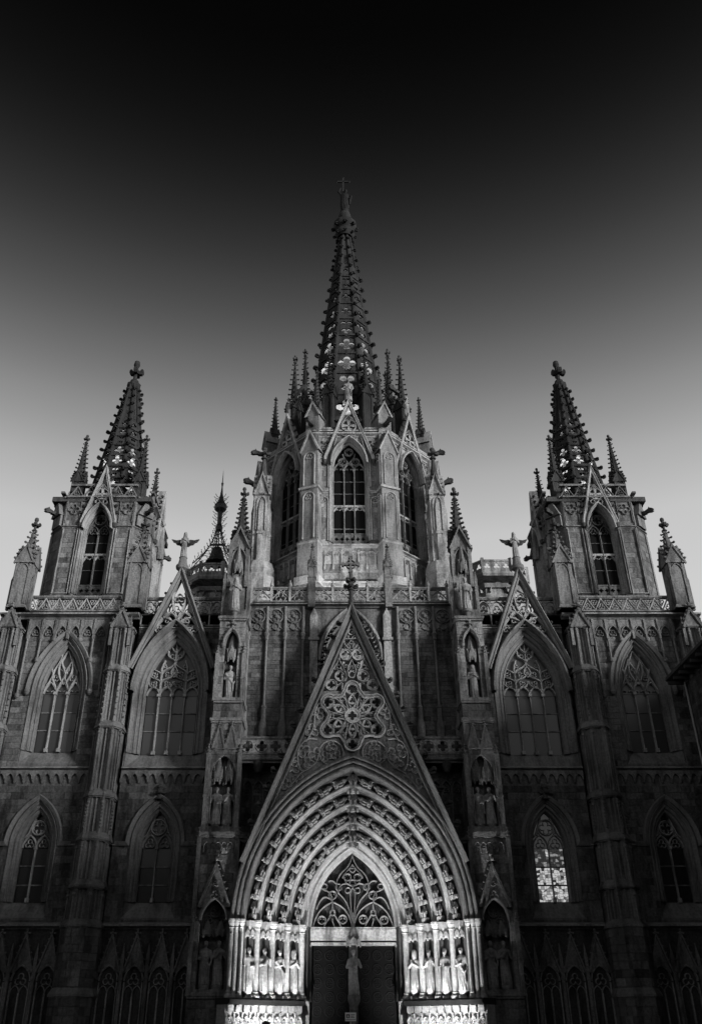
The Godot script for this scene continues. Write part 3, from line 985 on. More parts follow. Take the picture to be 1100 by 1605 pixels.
func canopy(b: MB, x: float, y0: float, y1: float, z: float, w: float) -> void:
	# a hanging canopy: three little gables below, a crocketed spirelet above
	var h := y1 - y0
	b.lathe(PackedVector2Array([Vector2(w * 0.42, y0 + h * 0.1), Vector2(w * 0.5, y0 + h * 0.16), Vector2(w * 0.5, y0 + h * 0.34), Vector2(w * 0.56, y0 + h * 0.37), Vector2(w * 0.4, y0 + h * 0.44), Vector2(w * 0.3, y0 + h * 0.62), Vector2(w * 0.16, y0 + h * 0.9), Vector2(0.03, y1)]), 6, Vector3(x, 0, z), false, PI / 6)
	for k in 3:
		var t := b.t
		b.t = t * Transform3D(Basis(Vector3.UP, (k - 1) * PI / 3), Vector3(x, 0, z))
		b.prism(PackedVector2Array([Vector2(-w * 0.29, y0 + h * 0.12), Vector2(-w * 0.2, y0 + h * 0.12), Vector2(0, y0 + h * 0.24), Vector2(w * 0.2, y0 + h * 0.12), Vector2(w * 0.29, y0 + h * 0.12), Vector2(w * 0.27, y0 + h * 0.3), Vector2(0, y0 + h * 0.5), Vector2(-w * 0.27, y0 + h * 0.3)]), w * 0.4, w * 0.52)
		for s in [-1.0, 1.0]:
			b.lathe(PackedVector2Array([Vector2(0, y0), Vector2(0.04, y0 + h * 0.05), Vector2(0.05, y0 + h * 0.14)]), 5, Vector3(s * w * 0.29, 0, w * 0.46))
		b.t = t

func pier(parent: Node, s: float) -> void:
	# the big piers beside the portal, with niches for statues one above the other
	var p := group("pier", parent, Vector3(6.55 * s, 0, 0))
	var stones := []
	var b := mb(S * 0.9)
	b.span(-0.98, 0.98, 0, 2.9, -0.3, 1.95)
	b.span(-0.9, 0.9, 2.9, 9.73, -0.3, 1.35)
	b.span(-0.78, 0.78, 9.73, 15.4, -0.3, 1.35)
	b.span(-0.72, 0.72, 15.4, 21.2, -0.3, 1.35)
	part("body", b, M.stone, p)
	for q in [[2.9, 0.98, 2.05], [9.73, 0.92, 2.0], [15.42, 0.8, 1.95], [16.5, 0.76, 1.95], [21.2, 0.76, 1.95]]:
		b = mb(S)
		b.span(-q[1] - 0.06, q[1] + 0.06, q[0] - 0.06, q[0] + 0.09, 0, q[2] + 0.09)
		b.span(-q[1], q[1], q[0] - 0.16, q[0] - 0.06, 0, q[2] + 0.03)
		part("string_course", b, M.stone, p)
	# front skins with niche openings: [y0, y1, half width, z, niche half width, niche bottom, spring, rise]
	for q in [[2.98, 9.6, 0.9, 1.95, 0.64, 3.1, 5.9, 0.95], [9.82, 15.3, 0.78, 1.88, 0.6, 10.1, 12.6, 1.0], [16.6, 21.05, 0.72, 1.85, 0.36, 16.6, 19.7, 0.75]]:
		var nh := opening(q[4], q[5], q[6], q[7])
		var sk := mb(S)
		core(sk, -q[2], q[2], q[0], q[1], [nh], q[3] - 0.03, q[3] - 1.35, [0.0])
		ashlar(stones, xf(Vector3(0, 0, q[3])), -q[2], q[2], q[0], q[1], [nh], 0.42, 0.35, 0.8, 0.4)
		part("niche", sk, M.stone, p)
		for sd in [-1.0, 1.0]:
			ashlar(stones, xf(Vector3(sd * q[2], 0, q[3] / 2), sd * PI / 2), -q[3] / 2, q[3] / 2, q[0], q[1], [], 0.42, 0.35, 0.8, 0.4)
	ashlar(stones, xf(Vector3(0, 0, 1.86)), -0.76, 0.76, 15.5, 16.34, [], 0.4, 0.35, 0.6, 0.27)
	ashlar(stones, xf(Vector3(0, 0, 1.98)), -0.98, 0.98, 0.0, 2.74, [], 0.42, 0.4, 0.9, 0.25)
	b = mb(S)
	b.span(-0.74, 0.74, 15.5, 16.34, 1.3, 1.83)
	part("plain_block", b, M.stone, p)
	lay(stones, p, 150)
	# lower niche: gablet with crockets, tracery head, canopies, flanking shafts
	b = mb(S * 0.95)
	var tri := PackedVector2Array([Vector2(-0.72, 6.45), Vector2(0, 8.3), Vector2(0.72, 6.45)])
	for pp in Geometry2D.clip_polygons(tri, opening(0.6, 5.0, 5.95, 0.95)):
		b.prism(pp, 1.95, 2.16)
	b.sweep(tri, PackedVector2Array([Vector2(-0.05, 2.1), Vector2(-0.05, 2.26), Vector2(0.06, 2.26), Vector2(0.08, 1.95)]))
	b.bar(parch(0.62, 5.9, 0.97), 0.14, 1.95, 2.2)
	b.bar(foil(Vector2(0, 6.95), 0.2, 3), 0.07, 2.1, 2.22, true)
	b.bar(foil(Vector2(0, 7.45), 0.12, 3), 0.05, 2.1, 2.22, true)
	for sd in [-1.0, 1.0]:
		crockets_in(b, Vector3(sd * 0.72, 6.55, 2.1), Vector3(0, 8.25, 2.1), Vector3(sd, 0, 0), 6, 0.2, 0.16)
	add_mesh(b, finial_mesh, Transform3D(Basis.from_scale(Vector3.ONE * 0.6), Vector3(0, 8.25, 2.1)))
	part("gablet", b, M.stone, p)
	b = mb(S)
	b.bar(circle(Vector2(0, 6.32), 0.24), 0.07, 1.36, 1.5, true)
	b.bar(foil(Vector2(0, 6.32), 0.2, 4), 0.05, 1.36, 1.46, true)
	for sd in [-1.0, 1.0]:
		b.bar(foil(Vector2(sd * 0.3, 5.98), 0.17, 3), 0.06, 1.36, 1.48, true)
	part("blind_tracery", b, M.stone, p)
	for sd in [-1.0, 1.0]:
		b = mb(S * 0.9)
		canopy(b, sd * 0.31, 5.2, 5.95, 1.6, 0.5)
		part("canopy", b, M.stone, p)
		b = mb(S)
		canopy(b, sd * 0.29, 12.1, 14.0, 1.62, 0.5)
		part("canopy", b, M.stone, p)
		var gb := mb(S)
		gablet(gb, sd * 0.32, 13.9, 15.1, 0.3, 1.98, 0.12)
		crockets_in(gb, Vector3(sd * 0.32 - 0.3, 13.95, 2), Vector3(sd * 0.32, 15.05, 2), Vector3(-1, 0, 0), 4, 0.13, 0.11)
		crockets_in(gb, Vector3(sd * 0.32 + 0.3, 13.95, 2), Vector3(sd * 0.32, 15.05, 2), Vector3(1, 0, 0), 4, 0.13, 0.11)
		add_mesh(gb, finial_mesh, Transform3D(Basis.from_scale(Vector3.ONE * 0.34), Vector3(sd * 0.32, 15.0, 1.98)))
		part("gablet", gb, M.stone, p)
		b = mb(S)
		b.lathe(PackedVector2Array([Vector2(0.0, 9.95), Vector2(0.14, 10.05), Vector2(0.22, 10.16), Vector2(0.22, 10.24)]), 8, Vector3(sd * 0.29, 0, 1.62))
		part("corbel", b, M.stone, p)
		b = mb(S)
		b.lathe(PackedVector2Array([Vector2(0.0, 2.95), Vector2(0.24, 3.02), Vector2(0.27, 3.2), Vector2(0.25, 3.28), Vector2(0, 3.28)]), 8, Vector3(sd * 0.31, 0, 1.62))
		part("corbel", b, M.stone, p)
		b = mb(S)
		# corner shafts with crocketed caps beside the niches
		for y in [[2.98, 5.7, 0.93, 2.02], [5.8, 9.5, 0.93, 1.98], [9.82, 13.6, 0.8, 1.92], [16.6, 19.0, 0.72, 1.9]]:
			b.box(sd * y[2], (y[0] + y[1]) / 2, y[3], 0.2, y[1] - y[0], 0.2)
			b.frustum(sd * y[2], y[1], y[3], 0.22, 0.22, y[1] + 0.6, 0.02, 0.02)
			b.box(sd * y[2], lerpf(y[0], y[1], 0.45), y[3], 0.26, 0.1, 0.26)
			for d in [Vector3(sd, 0, 0), Vector3(0, 0, 1), Vector3(-sd, 0, 0)]:
				crockets_in(b, Vector3(sd * y[2], y[1] + 0.05, y[3]) + d * 0.09, Vector3(sd * y[2], y[1] + 0.6, y[3]), d, 3, 0.13, 0.1)
		part("corner_shaft", b, M.stone, p)
	b = mb(S)
	for i in 5:
		var c := -0.56 + i * 0.28
		b.bar(parch(0.14, 9.15, 0.2, c, 5), 0.05, 1.95, 2.04)
		b.bar(foil(Vector2(c, 9.1), 0.07, 3), 0.03, 1.95, 2.0, true)
	for i in 6:
		b.lathe(PackedVector2Array([Vector2(0, 8.85), Vector2(0.05, 8.9), Vector2(0.05, 9.16)]), 5, Vector3(-0.7 + i * 0.28, 0, 1.98))
	part("blind_arcade", b, M.stone, p)
	# single niche at the top
	b = mb(S)
	b.bar(parch(0.44, 19.7, 0.88), 0.12, 1.85, 2.05)
	for sd in [-1.0, 1.0]:
		crockets_in(b, Vector3(sd * 0.5, 19.8, 1.95), Vector3(sd * 0.08, 20.65, 1.95), Vector3(sd, 0.2, 0), 5, 0.14, 0.12)
		b.lathe(PackedVector2Array([Vector2(0, 19.45), Vector2(0.1, 19.52), Vector2(0.12, 19.7)]), 6, Vector3(sd * 0.46, 0, 1.92))
	add_mesh(b, finial_mesh, Transform3D(Basis.from_scale(Vector3.ONE * 0.5), Vector3(0, 20.6, 1.92)))
	part("niche_hood", b, M.stone, p)
	b = mb(S)
	canopy(b, 0, 18.6, 20.3, 1.62, 0.56)
	part("canopy", b, M.stone, p)
	b = mb(S)
	b.lathe(PackedVector2Array([Vector2(0.03, 15.7), Vector2(0.05, 16.3), Vector2(0.16, 16.45), Vector2(0.3, 16.58), Vector2(0.3, 16.66), Vector2(0, 16.66)]), 8, Vector3(0, 0, 1.62))
	part("corbel", b, M.stone, p)
	b = mb(S)
	b.lathe(PackedVector2Array([Vector2(0.03, 21.0), Vector2(0.06, 21.4), Vector2(0.2, 21.65), Vector2(0.3, 21.72), Vector2(0.3, 21.86), Vector2(0, 21.86)]), 8, Vector3(0, 0, 1.55))
	part("corbel", b, M.stone, p)
	# tabernacle and pinnacle on top
	b = mb(S)
	b.span(-0.55, 0.55, 21.2, 26.0, 0.0, 1.05)
	b.span(-0.62, 0.62, 21.2, 22.0, -0.1, 1.3)
	for sd in [-1.0, 1.0]:
		b.span(sd * 0.5 - 0.1, sd * 0.5 + 0.1, 23.5, 26.1, 1.05, 1.2)
		b.box(sd * 0.72, 22.7, 1.1, 0.18, 2.4, 0.18)
		b.frustum(sd * 0.72, 23.9, 1.1, 0.2, 0.2, 24.5, 0.03, 0.03)
	b.bar(parch(0.42, 25.3, 0.8), 0.1, 1.04, 1.2)
	gablet(b, 0, 25.95, 27.4, 0.64, 1.1, 0.4)
	for sd in [-1.0, 1.0]:
		crockets_in(b, Vector3(sd * 0.62, 26.05, 1.1), Vector3(0, 27.4, 1.1), Vector3(sd, 0, 0), 4, 0.18, 0.14)
	part("tabernacle", b, M.stone, p)
	b = mb(S)
	canopy(b, 0, 24.2, 26.2, 1.2, 0.5)
	part("canopy", b, M.stone, p)
	pinnacle(p, Vector3(0, 25.0, 0.45), 0.86, 1.5, 3.5, SD)

func blind_gablets(parent: Node, x0: float, x1: float, k: int) -> void:
	var w := (x1 - x0) / k
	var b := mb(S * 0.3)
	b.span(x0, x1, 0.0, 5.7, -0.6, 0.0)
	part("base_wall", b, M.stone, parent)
	for i in k + 1:
		b = mb(S * 0.9)
		var x := x0 + i * w
		b.box(x, 2.2, 0.12, 0.16, 4.4, 0.22)
		b.frustum(x, 4.4, 0.12, 0.18, 0.22, 5.1, 0.02, 0.02)
		b.box(x, 3.6, 0.12, 0.24, 0.12, 0.3)
		part("shaft", b, M.stone, parent)
	for i in k:
		var c := x0 + (i + 0.5) * w
		var u := group("blind_panel", parent)
		b = mb(S * 0.9)
		var tri := PackedVector2Array([Vector2(c - w * 0.42, 3.85), Vector2(c, 5.45), Vector2(c + w * 0.42, 3.85)])
		for pp in Geometry2D.clip_polygons(tri, opening(w * 0.34, 2.5, 3.5, 0.62, c, 6)):
			b.prism(pp, -0.02, 0.16)
		b.sweep(tri, PackedVector2Array([Vector2(-0.03, 0.14), Vector2(-0.03, 0.26), Vector2(0.05, 0.26), Vector2(0.06, 0.0)]))
		for sd in [-1.0, 1.0]:
			crockets_in(b, Vector3(c + sd * w * 0.4, 3.95, 0.2), Vector3(c, 5.4, 0.2), Vector3(sd, 0, 0), 5, 0.15, 0.12)
		add_mesh(b, finial_mesh, Transform3D(Basis.from_scale(Vector3.ONE * 0.36), Vector3(c, 5.36, 0.18)))
		part("gablet", b, M.stone, u)
		b = mb(SL * 0.9)
		b.bar(parch(w * 0.37, 3.5, 0.68, c), 0.08, 0.0, 0.16)
		b.bar(foil(Vector2(c, 3.55), w * 0.22, 3), 0.05, 0.0, 0.1, true)
		for sd in [-1.0, 1.0]:
			b.bar(parch(w * 0.17, 3.0, w * 0.26, c + sd * w * 0.17, 5), 0.05, 0.0, 0.1)
			b.box(c + sd * w * 0.36, 1.7, 0.05, 0.06, 3.5, 0.12)
		b.box(c, 1.5, 0.05, 0.07, 3.0, 0.12)
		part("blind_tracery", b, M.stone, u)

func bay_inner(parent: Node, s: float, stones: Array, stones_up: Array) -> void:
	var cx := 10.0 * s
	var lo := minf(7.4 * s, 12.15 * s)
	var hi := maxf(7.4 * s, 12.15 * s)
	var b := mb(S * 0.75)
	var hl := hole(0.76, 6.95, 9.62, 1.6, 0.5, cx)
	var hu := hole(1.44, 14.25, 17.56, 3.1, 0.66, cx)
	core(b, lo, hi, 5.7, 13.4, [hl], -0.03, 1.3, [cx])
	core(b, lo, hi, 13.4, 21.5, [hu], -0.03, 1.3, [cx])
	part("wall", b, M.stone, parent)
	ashlar(stones, Transform3D(), lo, hi, 5.95, 12.5, [hl], 0.34, 0.45, 1.0, 0.22)
	ashlar(stones_up, Transform3D(), lo, hi, 13.5, 21.4, [hu], 0.32, 0.4, 0.9, 0.25)
	window(parent, xf(Vector3(cx, 0, 0)), 0.76, 6.95, 9.62, 1.6, {"splay": 0.5, "depth": 0.6, "n": 2, "style": "two", "bar": 0.085, "hood": 0.66, "hood_y": 9.62, "hood_run": 0.6, "rows": [7.75, 8.6], "glass": [M.glass, M.glass, M.glass_mid]} if s < 0 else {"splay": 0.5, "depth": 0.6, "n": 2, "style": "two", "bar": 0.085, "hood": 0.66, "hood_y": 9.62, "hood_run": 0.6, "rows": [7.75, 8.6], "lit": true, "glass": [M.glass]})
	var bb := mb(SD)
	add_mesh(bb, finial_mesh, Transform3D(Basis.from_scale(Vector3(0.9, 0.75, 0.5)), Vector3(cx, 11.78, 0.2)))
	part("hood_finial", bb, M.stone, parent)
	window(parent, xf(Vector3(cx, 0, 0)), 1.44, 14.25, 17.56, 3.1, {"splay": 0.66, "depth": 0.6, "n": 4, "style": "fern", "rows": [15.55, 16.55], "bar": 0.11, "glass": [M.mesh_pane], "tone": S, "tracery_tone": SL})
	var I := Transform3D()
	course(parent, I, lo, hi, 13.3, 0.22, 0.24)
	course(parent, I, lo, hi, 5.75, 0.26, 0.34)
	course(parent, I, lo, cx - 1.95, 9.5, 0.14, 0.12)
	course(parent, I, cx + 1.95, hi, 9.5, 0.14, 0.12)
	course(parent, I, lo, hi, 21.3, 0.2, 0.16)
	corbel_table(parent, lo, hi, 13.26, 0.06)
	blind_gablets(parent, lo, hi, 4)
	balustrade(parent, lo, hi, 21.55, 23.4, -0.1, "arcade", 6)
	# gable over the window
	var gt := group("gable", parent, Vector3(cx, 0, 0))
	b = mb(S)
	var rk := PackedVector2Array([Vector2(-2.42, 18.9), Vector2(0, 25.1), Vector2(2.42, 18.9)])
	b.sweep(rk, PackedVector2Array([Vector2(-0.26, -0.1), Vector2(-0.26, 0.36), Vector2(-0.18, 0.42), Vector2(-0.13, 0.36), Vector2(-0.06, 0.42), Vector2(0.0, 0.55), Vector2(0.06, 0.5), Vector2(0.1, 0.0), Vector2(0.1, -0.1)]))
	b.lathe(PackedVector2Array([Vector2(0.16, 24.75), Vector2(0.2, 25.0), Vector2(0.36, 25.1), Vector2(0.4, 25.28), Vector2(0.28, 25.42), Vector2(0.22, 25.8), Vector2(0.26, 25.86), Vector2(0, 25.86)]), 10, Vector3(0, 0, 0.25))
	part("rake", b, M.stone, gt)
	for sd in [-1.0, 1.0]:
		crockets(gt, M.stone_dark, Vector3(sd * 2.3, 19.4, 0.2), Vector3(sd * 0.3, 24.5, 0.2), Vector3(sd, 0, 0), 8, 0.3, 0.28)
	b = mb(S)
	b.bar(parch(2.1, 17.56, grown(1.44, 3.1, 0.9), 0, 14), 0.24, 0.0, 0.5)
	part("arch_mould", b, M.stone, gt)
	b = mb(SL)
	var inner := PackedVector2Array([Vector2(-2.2, 19.0), Vector2(0, 24.6), Vector2(2.2, 19.0)])
	var ap := 17.56 + grown(1.44, 3.1, 0.9)
	var lines := [bez(Vector2(-0.02, ap), Vector2(0.1, ap + 0.7), Vector2(0.75, ap + 1.0), Vector2(0.1, ap + 2.9)), bez(Vector2(-1.9, ap - 1.6), Vector2(-1.2, ap - 0.2), Vector2(-0.7, ap + 0.7), Vector2(0.0, ap + 0.55)), bez(Vector2(-0.95, ap + 0.2), Vector2(-0.3, ap + 0.2), Vector2(-0.2, ap - 0.1), Vector2(0, ap - 0.3)), bez(Vector2(-0.75, ap + 0.3), Vector2(-0.5, ap + 0.7), Vector2(-0.2, ap + 0.5), Vector2(0.0, ap + 0.1))]
	for i in 4:
		lines.append(mirror(lines[i]))
	for l in clipped(lines, inner):
		b.bar(l, 0.15, -0.02, 0.28)
	var foils := [foil(Vector2(0, ap + 1.45), 0.3, 3)]
	for sd in [-1.0, 1.0]:
		foils.append(foil(Vector2(sd * 0.5, ap + 0.05), 0.2, 3))
		foils.append(foil(Vector2(sd * 1.0, ap - 0.5), 0.22, 3))
	for f in foils:
		b.bar(f, 0.07, 0.0, 0.2, true)
	part("tracery", b, M.stone, gt)
	# dark wall of the stair loft behind the gable
	b = mb(S * 0.7)
	for pp in Geometry2D.clip_polygons(PackedVector2Array([Vector2(-2.3, 18.9), Vector2(-1.25, 21.5), Vector2(1.25, 21.5), Vector2(2.3, 18.9)]), opening(2.0, 10, 17.56, grown(1.44, 3.1, 0.62))):
		b.prism(pp, -0.1, 0.02)
	part("spandrel", b, M.stone, gt)

func bay_outer(parent: Node, s: float, stones: Array, stones_up: Array) -> void:
	var cx := 16.2 * s
	var lo := minf(13.85 * s, 18.7 * s)
	var hi := maxf(13.85 * s, 18.7 * s)
	var b := mb(S * 0.75)
	var hl := hole(0.68, 6.95, 9.62, 1.5, 0.5, cx)
	var hu := hole(1.03, 14.39, 17.68, 2.66, 0.5, cx)
	core(b, lo, hi, 5.7, 13.4, [hl], -0.03, 1.3, [cx])
	core(b, lo, hi, 13.4, 22.3, [hu], -0.03, 1.3, [cx])
	part("wall", b, M.stone, parent)
	ashlar(stones, Transform3D(), lo, hi, 5.95, 12.5, [hl], 0.34, 0.45, 1.0, 0.22)
	ashlar(stones_up, Transform3D(), lo, hi, 13.5, 21.9, [hu], 0.32, 0.4, 0.9, 0.27)
	window(parent, xf(Vector3(cx, 0, 0)), 0.7, 6.95, 9.62, 1.55, {"splay": 0.5, "depth": 0.6, "n": 2, "style": "two", "bar": 0.085, "hood": 0.66, "hood_y": 9.62, "hood_run": 0.6, "rows": [7.75, 8.65], "glass": [M.glass]})
	window(parent, xf(Vector3(cx, 0, 0)), 1.03, 14.39, 17.68, 2.66, {"splay": 0.5, "depth": 0.6, "n": 3, "style": "flow", "hood": 0.72, "rows": [15.6, 16.6], "bar": 0.1, "glass": [M.glass_mid, M.mesh_pane, M.mesh_pane] if s > 0 else [M.mesh_pane]})
	var I := Transform3D()
	course(parent, I, lo, hi, 13.3, 0.22, 0.24)
	course(parent, I, lo, hi, 5.75, 0.26, 0.34)
	course(parent, I, lo, cx - 1.95, 9.5, 0.14, 0.12)
	course(parent, I, cx + 1.95, hi, 9.5, 0.14, 0.12)
	course(parent, I, minf(12.2 * s, 20.2 * s), maxf(12.2 * s, 20.2 * s), 22.0, 0.34, 0.5)
	corbel_table(parent, lo, hi, 13.26, 0.06)
	blind_gablets(parent, lo, hi, 4)
	balustrade(parent, cx - 2.75, cx + 2.75, 22.36, 23.35, 0.2, "zigzag", 7)
	# hanging blind arcade under the cornice
	var hood := parch(1.03 + 0.78, 17.68, 2.66 + 0.85, cx, 14)
	var k := 6
	var w := 4.5 / k
	for i in k + 1:
		var x := cx - 2.25 + i * w
		var y := 17.5
		for j in hood.size() - 1:
			if (x - hood[j].x) * (x - hood[j + 1].x) <= 0 and absf(hood[j].x - hood[j + 1].x) > 0.001:
				y = maxf(y, lerpf(hood[j].y, hood[j + 1].y, (x - hood[j].x) / (hood[j + 1].x - hood[j].x)) + 0.3)
		b = mb(S)
		b.lathe(PackedVector2Array([Vector2(0.0, y - 0.35), Vector2(0.12, y - 0.25), Vector2(0.15, y - 0.08), Vector2(0.08, y), Vector2(0.065, y + 0.05), Vector2(0.065, 20.9)]), 6, Vector3(x, 0, 0.12))
		b.box(x, 21.3, 0.1, 0.12, 1.2, 0.2)
		part("shaft", b, M.stone, parent)
	for i in k:
		var c := cx - 2.25 + (i + 0.5) * w
		b = mb(S)
		var outl := rect(c - w / 2, c + w / 2, 20.75, 21.9)
		for pp in Geometry2D.clip_polygons(outl, opening(w * 0.4, 20.5, 21.0, 0.5, c, 6)):
			b.prism(pp, 0.0, 0.12)
		b.bar(parch(w * 0.4, 21.0, 0.5, c, 6), 0.07, 0.1, 0.2)
		b.bar(foil(Vector2(c, 21.05), w * 0.26, 3), 0.05, 0.0, 0.1, true)
		part("blind_arch", b, M.stone, parent)
	for q in [[12.55, 0.9], [19.25, 0.9]]:
		pinnacle(parent, Vector3(q[0] * s, 22.36, 0.3), 0.92, 2.9, 2.5, S)
		for sd in [-1.0, 1.0]:
			b = mb(S)
			b.box(q[0] * s + sd * 0.6, 23.3, 0.4, 0.2, 1.9, 0.2)
			b.frustum(q[0] * s + sd * 0.6, 24.2, 0.4, 0.22, 0.22, 24.75, 0.02, 0.02)
			part("buttresslet", b, M.stone, parent)

func central_wall(parent: Node, stones: Array) -> void:
	var b := mb(S * 0.75)
	var hb := hole(1.5, 15.0, 19.4, 2.75, 0.35)
	core(b, -6.0, 6.0, 0.0, 22.95, [hb, opening(4.6, -1, 5.9, 6.6)], -0.03, 1.3, [0.0])
	part("wall", b, M.stone, parent)
	ashlar(stones, Transform3D(), -5.85, 5.85, 14.7, 21.2, [hb], 0.25, 0.3, 0.62, 0.24)
	ashlar(stones, Transform3D(), -5.85, -2.6, 6.0, 13.8, [opening(4.6, -1, 5.9, 6.6)], 0.3, 0.4, 0.7, 0.22)
	ashlar(stones, Transform3D(), 2.6, 5.85, 6.0, 13.8, [opening(4.6, -1, 5.9, 6.6)], 0.3, 0.4, 0.7, 0.22)
	window(parent, Transform3D(), 1.5, 15.2, 19.4, 2.75, {"splay": 0.36, "depth": 0.5, "n": 3, "style": "three", "glass": [M.glass]})
	b = mb(SL)
	b.bar(parch(1.78, 19.4, 3.25), 0.22, 0.0, 0.26)
	for i in 9:
		for sd in [-1.0, 1.0]:
			var hp := parch(1.5, 19.4, 2.75)
			add_mesh(b, crocket_mesh, Transform3D(Basis(Vector3.FORWARD, -0.6) * Basis.from_scale(Vector3(0.22 * sd, 0.22, 0.22)), Vector3(hp[i].x * -sd, hp[i].y, 0.1)))
	part("arch_mould", b, M.stone, parent)
	b = mb(S)
	cornice(b, -5.8, 5.8, 22.72, 0.0, 0.26, 0.34)
	part("string_course", b, M.stone, parent)
	for q in [[-5.7, -2.45, 3], [-2.05, 2.05, 4], [2.45, 5.7, 3]]:
		balustrade(parent, q[0], q[1], 22.99, 23.95, 0.12, "chevron", q[2])
	for s in [-1.0, 1.0]:
		# pilasters with gabled tops that run up into little pinnacles on the parapet
		b = mb(SL)
		b.span(2.1 * s - 0.22, 2.1 * s + 0.22, 14.8, 20.6, 0, 0.34)
		b.prism(PackedVector2Array([Vector2(2.1 * s - 0.22, 20.6), Vector2(2.1 * s - 0.22, 22.1), Vector2(2.1 * s, 22.6), Vector2(2.1 * s + 0.22, 22.1), Vector2(2.1 * s + 0.22, 20.6)]), 0, 0.28)
		b.box(2.1 * s, 20.6, 0.2, 0.6, 0.16, 0.5)
		part("pilaster", b, M.stone, parent)
		b = mb(S)
		b.box(2.25 * s, 23.6, 0.2, 0.4, 2.0, 0.4)
		part("parapet_post", b, M.stone, parent)
		pinnacle(parent, Vector3(2.25 * s, 24.5, 0.2), 0.4, 0.7, 1.3, S)
		# blind tracery band and hanging shafts
		for i in 3:
			var c: float = s * (2.75 + 0.52 + i * 1.04)
			b = mb(S)
			for pp in Geometry2D.clip_polygons(rect(c - 0.5, c + 0.5, 21.25, 22.7), PackedVector2Array(circle(Vector2(c, 22.1), 0.42))):
				if not Geometry2D.is_polygon_clockwise(pp) and pp.size() < 8:
					b.prism(pp, 0.0, 0.04)
			b.bar(circle(Vector2(c, 22.12), 0.42), 0.09, 0.0, 0.17, true)
			b.bar(foil(Vector2(c, 22.12), 0.34, 4), 0.06, 0.0, 0.12, true)
			b.bar(circle(Vector2(c, 21.48), 0.2, 12), 0.06, 0.0, 0.12, true)
			b.bar(PackedVector2Array([Vector2(c - 0.5, 21.22), Vector2(c - 0.22, 21.45)]), 0.07, 0.0, 0.12)
			b.bar(PackedVector2Array([Vector2(c + 0.5, 21.22), Vector2(c + 0.22, 21.45)]), 0.07, 0.0, 0.12)
			b.lathe(PackedVector2Array([Vector2(0, 22.0), Vector2(0.1, 22.04), Vector2(0.13, 22.16), Vector2(0.07, 22.27), Vector2(0, 22.28)]), 6, Vector3(c, 0, 0.06))
			part("blind_tracery", b, M.stone, parent)
		for i in 4:
			var x: float = s * (2.72 + i * 1.04)
			b = mb(S)
			b.lathe(PackedVector2Array([Vector2(0.24, 14.8), Vector2(0.24, 15.6), Vector2(0.14, 16.0), Vector2(0.13, 16.6), Vector2(0.17, 16.66), Vector2(0.09, 16.8), Vector2(0.07, 17.0), Vector2(0.07, 20.6), Vector2(0.12, 20.66), Vector2(0.1, 20.8), Vector2(0.17, 21.0), Vector2(0.1, 21.1), Vector2(0.09, 22.7)]), 8, Vector3(x, 0, 0.14))
			part("shaft", b, M.stone, parent)
		# gallery below the wall, between pier and gable
		b = mb(S * 0.9)
		var x0 := minf(2.9 * s, 5.85 * s)
		var x1 := maxf(2.9 * s, 5.85 * s)
		b.span(x0, x1, 13.6, 13.86, 0, 1.0)
		cornice(b, x0, x1, 13.5, 0.9, 0.3, 0.2)
		part("gallery_floor", b, M.stone, parent)
		balustrade(parent, x0, x1, 13.86, 14.8, 0.95, "rings", 4)
		b = mb(SD)
		b.lathe(PackedVector2Array([Vector2(0, 12.9), Vector2(0.16, 13.0), Vector2(0.26, 13.3), Vector2(0.3, 13.6)]), 8, Vector3(4.9 * s, 0, 0.8))
		part("corbel", b, M.stone, parent)
		for i in 3:
			b = mb(S * 0.85)
			var c: float = s * (4.35 + i * 0.55)
			b.bar(parch(0.26, 12.3, 0.42, c, 6), 0.08, 0.0, 0.16)
			b.bar(foil(Vector2(c, 12.25), 0.14, 3), 0.05, 0.0, 0.1, true)
			b.lathe(PackedVector2Array([Vector2(0.05, 9.0), Vector2(0.05, 12.1), Vector2(0.09, 12.3)]), 6, Vector3(c + 0.27, 0, 0.06))
			part("blind_arch", b, M.stone, parent)

func cathedral_front() -> void:
	var c := thing("cathedral_front", "wide weathered Gothic stone church front with tall traceried windows, piers and pierced parapets", "church")
	var lower := []
	var upper := []
	for s in [-1.0, 1.0]:
		bay_inner(c, s, lower, upper)
		bay_outer(c, s, lower, upper)
		buttress(c, 13.0 * s)
		buttress(c, 19.35 * s)
		pier(c, s)
	central_wall(c, upper)
	lay(lower, c, 150)
	lay(upper, c, 150)
	var b := mb(S * 0.7)
	b.span(-20.3, 20.3, 0, 22.25, -38, -2.3)
	part("nave_body", b, M.stone, c)
	b = mb(SD)
	b.span(-20.3, 20.3, 22.25, 22.34, -38, -0.04)
	part("terrace", b, M.stone, c)

# ---------------------------------------------------------------- portal
func rise_of(a: float) -> float:
	return 1.12 * a + 1.2

const SPRING := 5.92

func arch_loft(b: MB, pts: Array, k := 14) -> void:
	for i in pts.size() - 1:
		var p0 := parch(pts[i].x, SPRING, rise_of(pts[i].x), 0, k)
		var p1 := parch(pts[i + 1].x, SPRING, rise_of(pts[i + 1].x), 0, k)
		for j in p0.size() - 1:
			b.quad(Vector3(p0[j].x, p0[j].y, pts[i].y), Vector3(p0[j + 1].x, p0[j + 1].y, pts[i].y), Vector3(p1[j + 1].x, p1[j + 1].y, pts[i + 1].y), Vector3(p1[j].x, p1[j].y, pts[i + 1].y))

func jamb_loft(b: MB, pts: Array, y0: float, y1: float, s: float) -> void:
	for i in pts.size() - 1:
		b.quad(Vector3(s * pts[i].x, y0, pts[i].y), Vector3(s * pts[i + 1].x, y0, pts[i + 1].y), Vector3(s * pts[i + 1].x, y1, pts[i + 1].y), Vector3(s * pts[i].x, y1, pts[i].y))

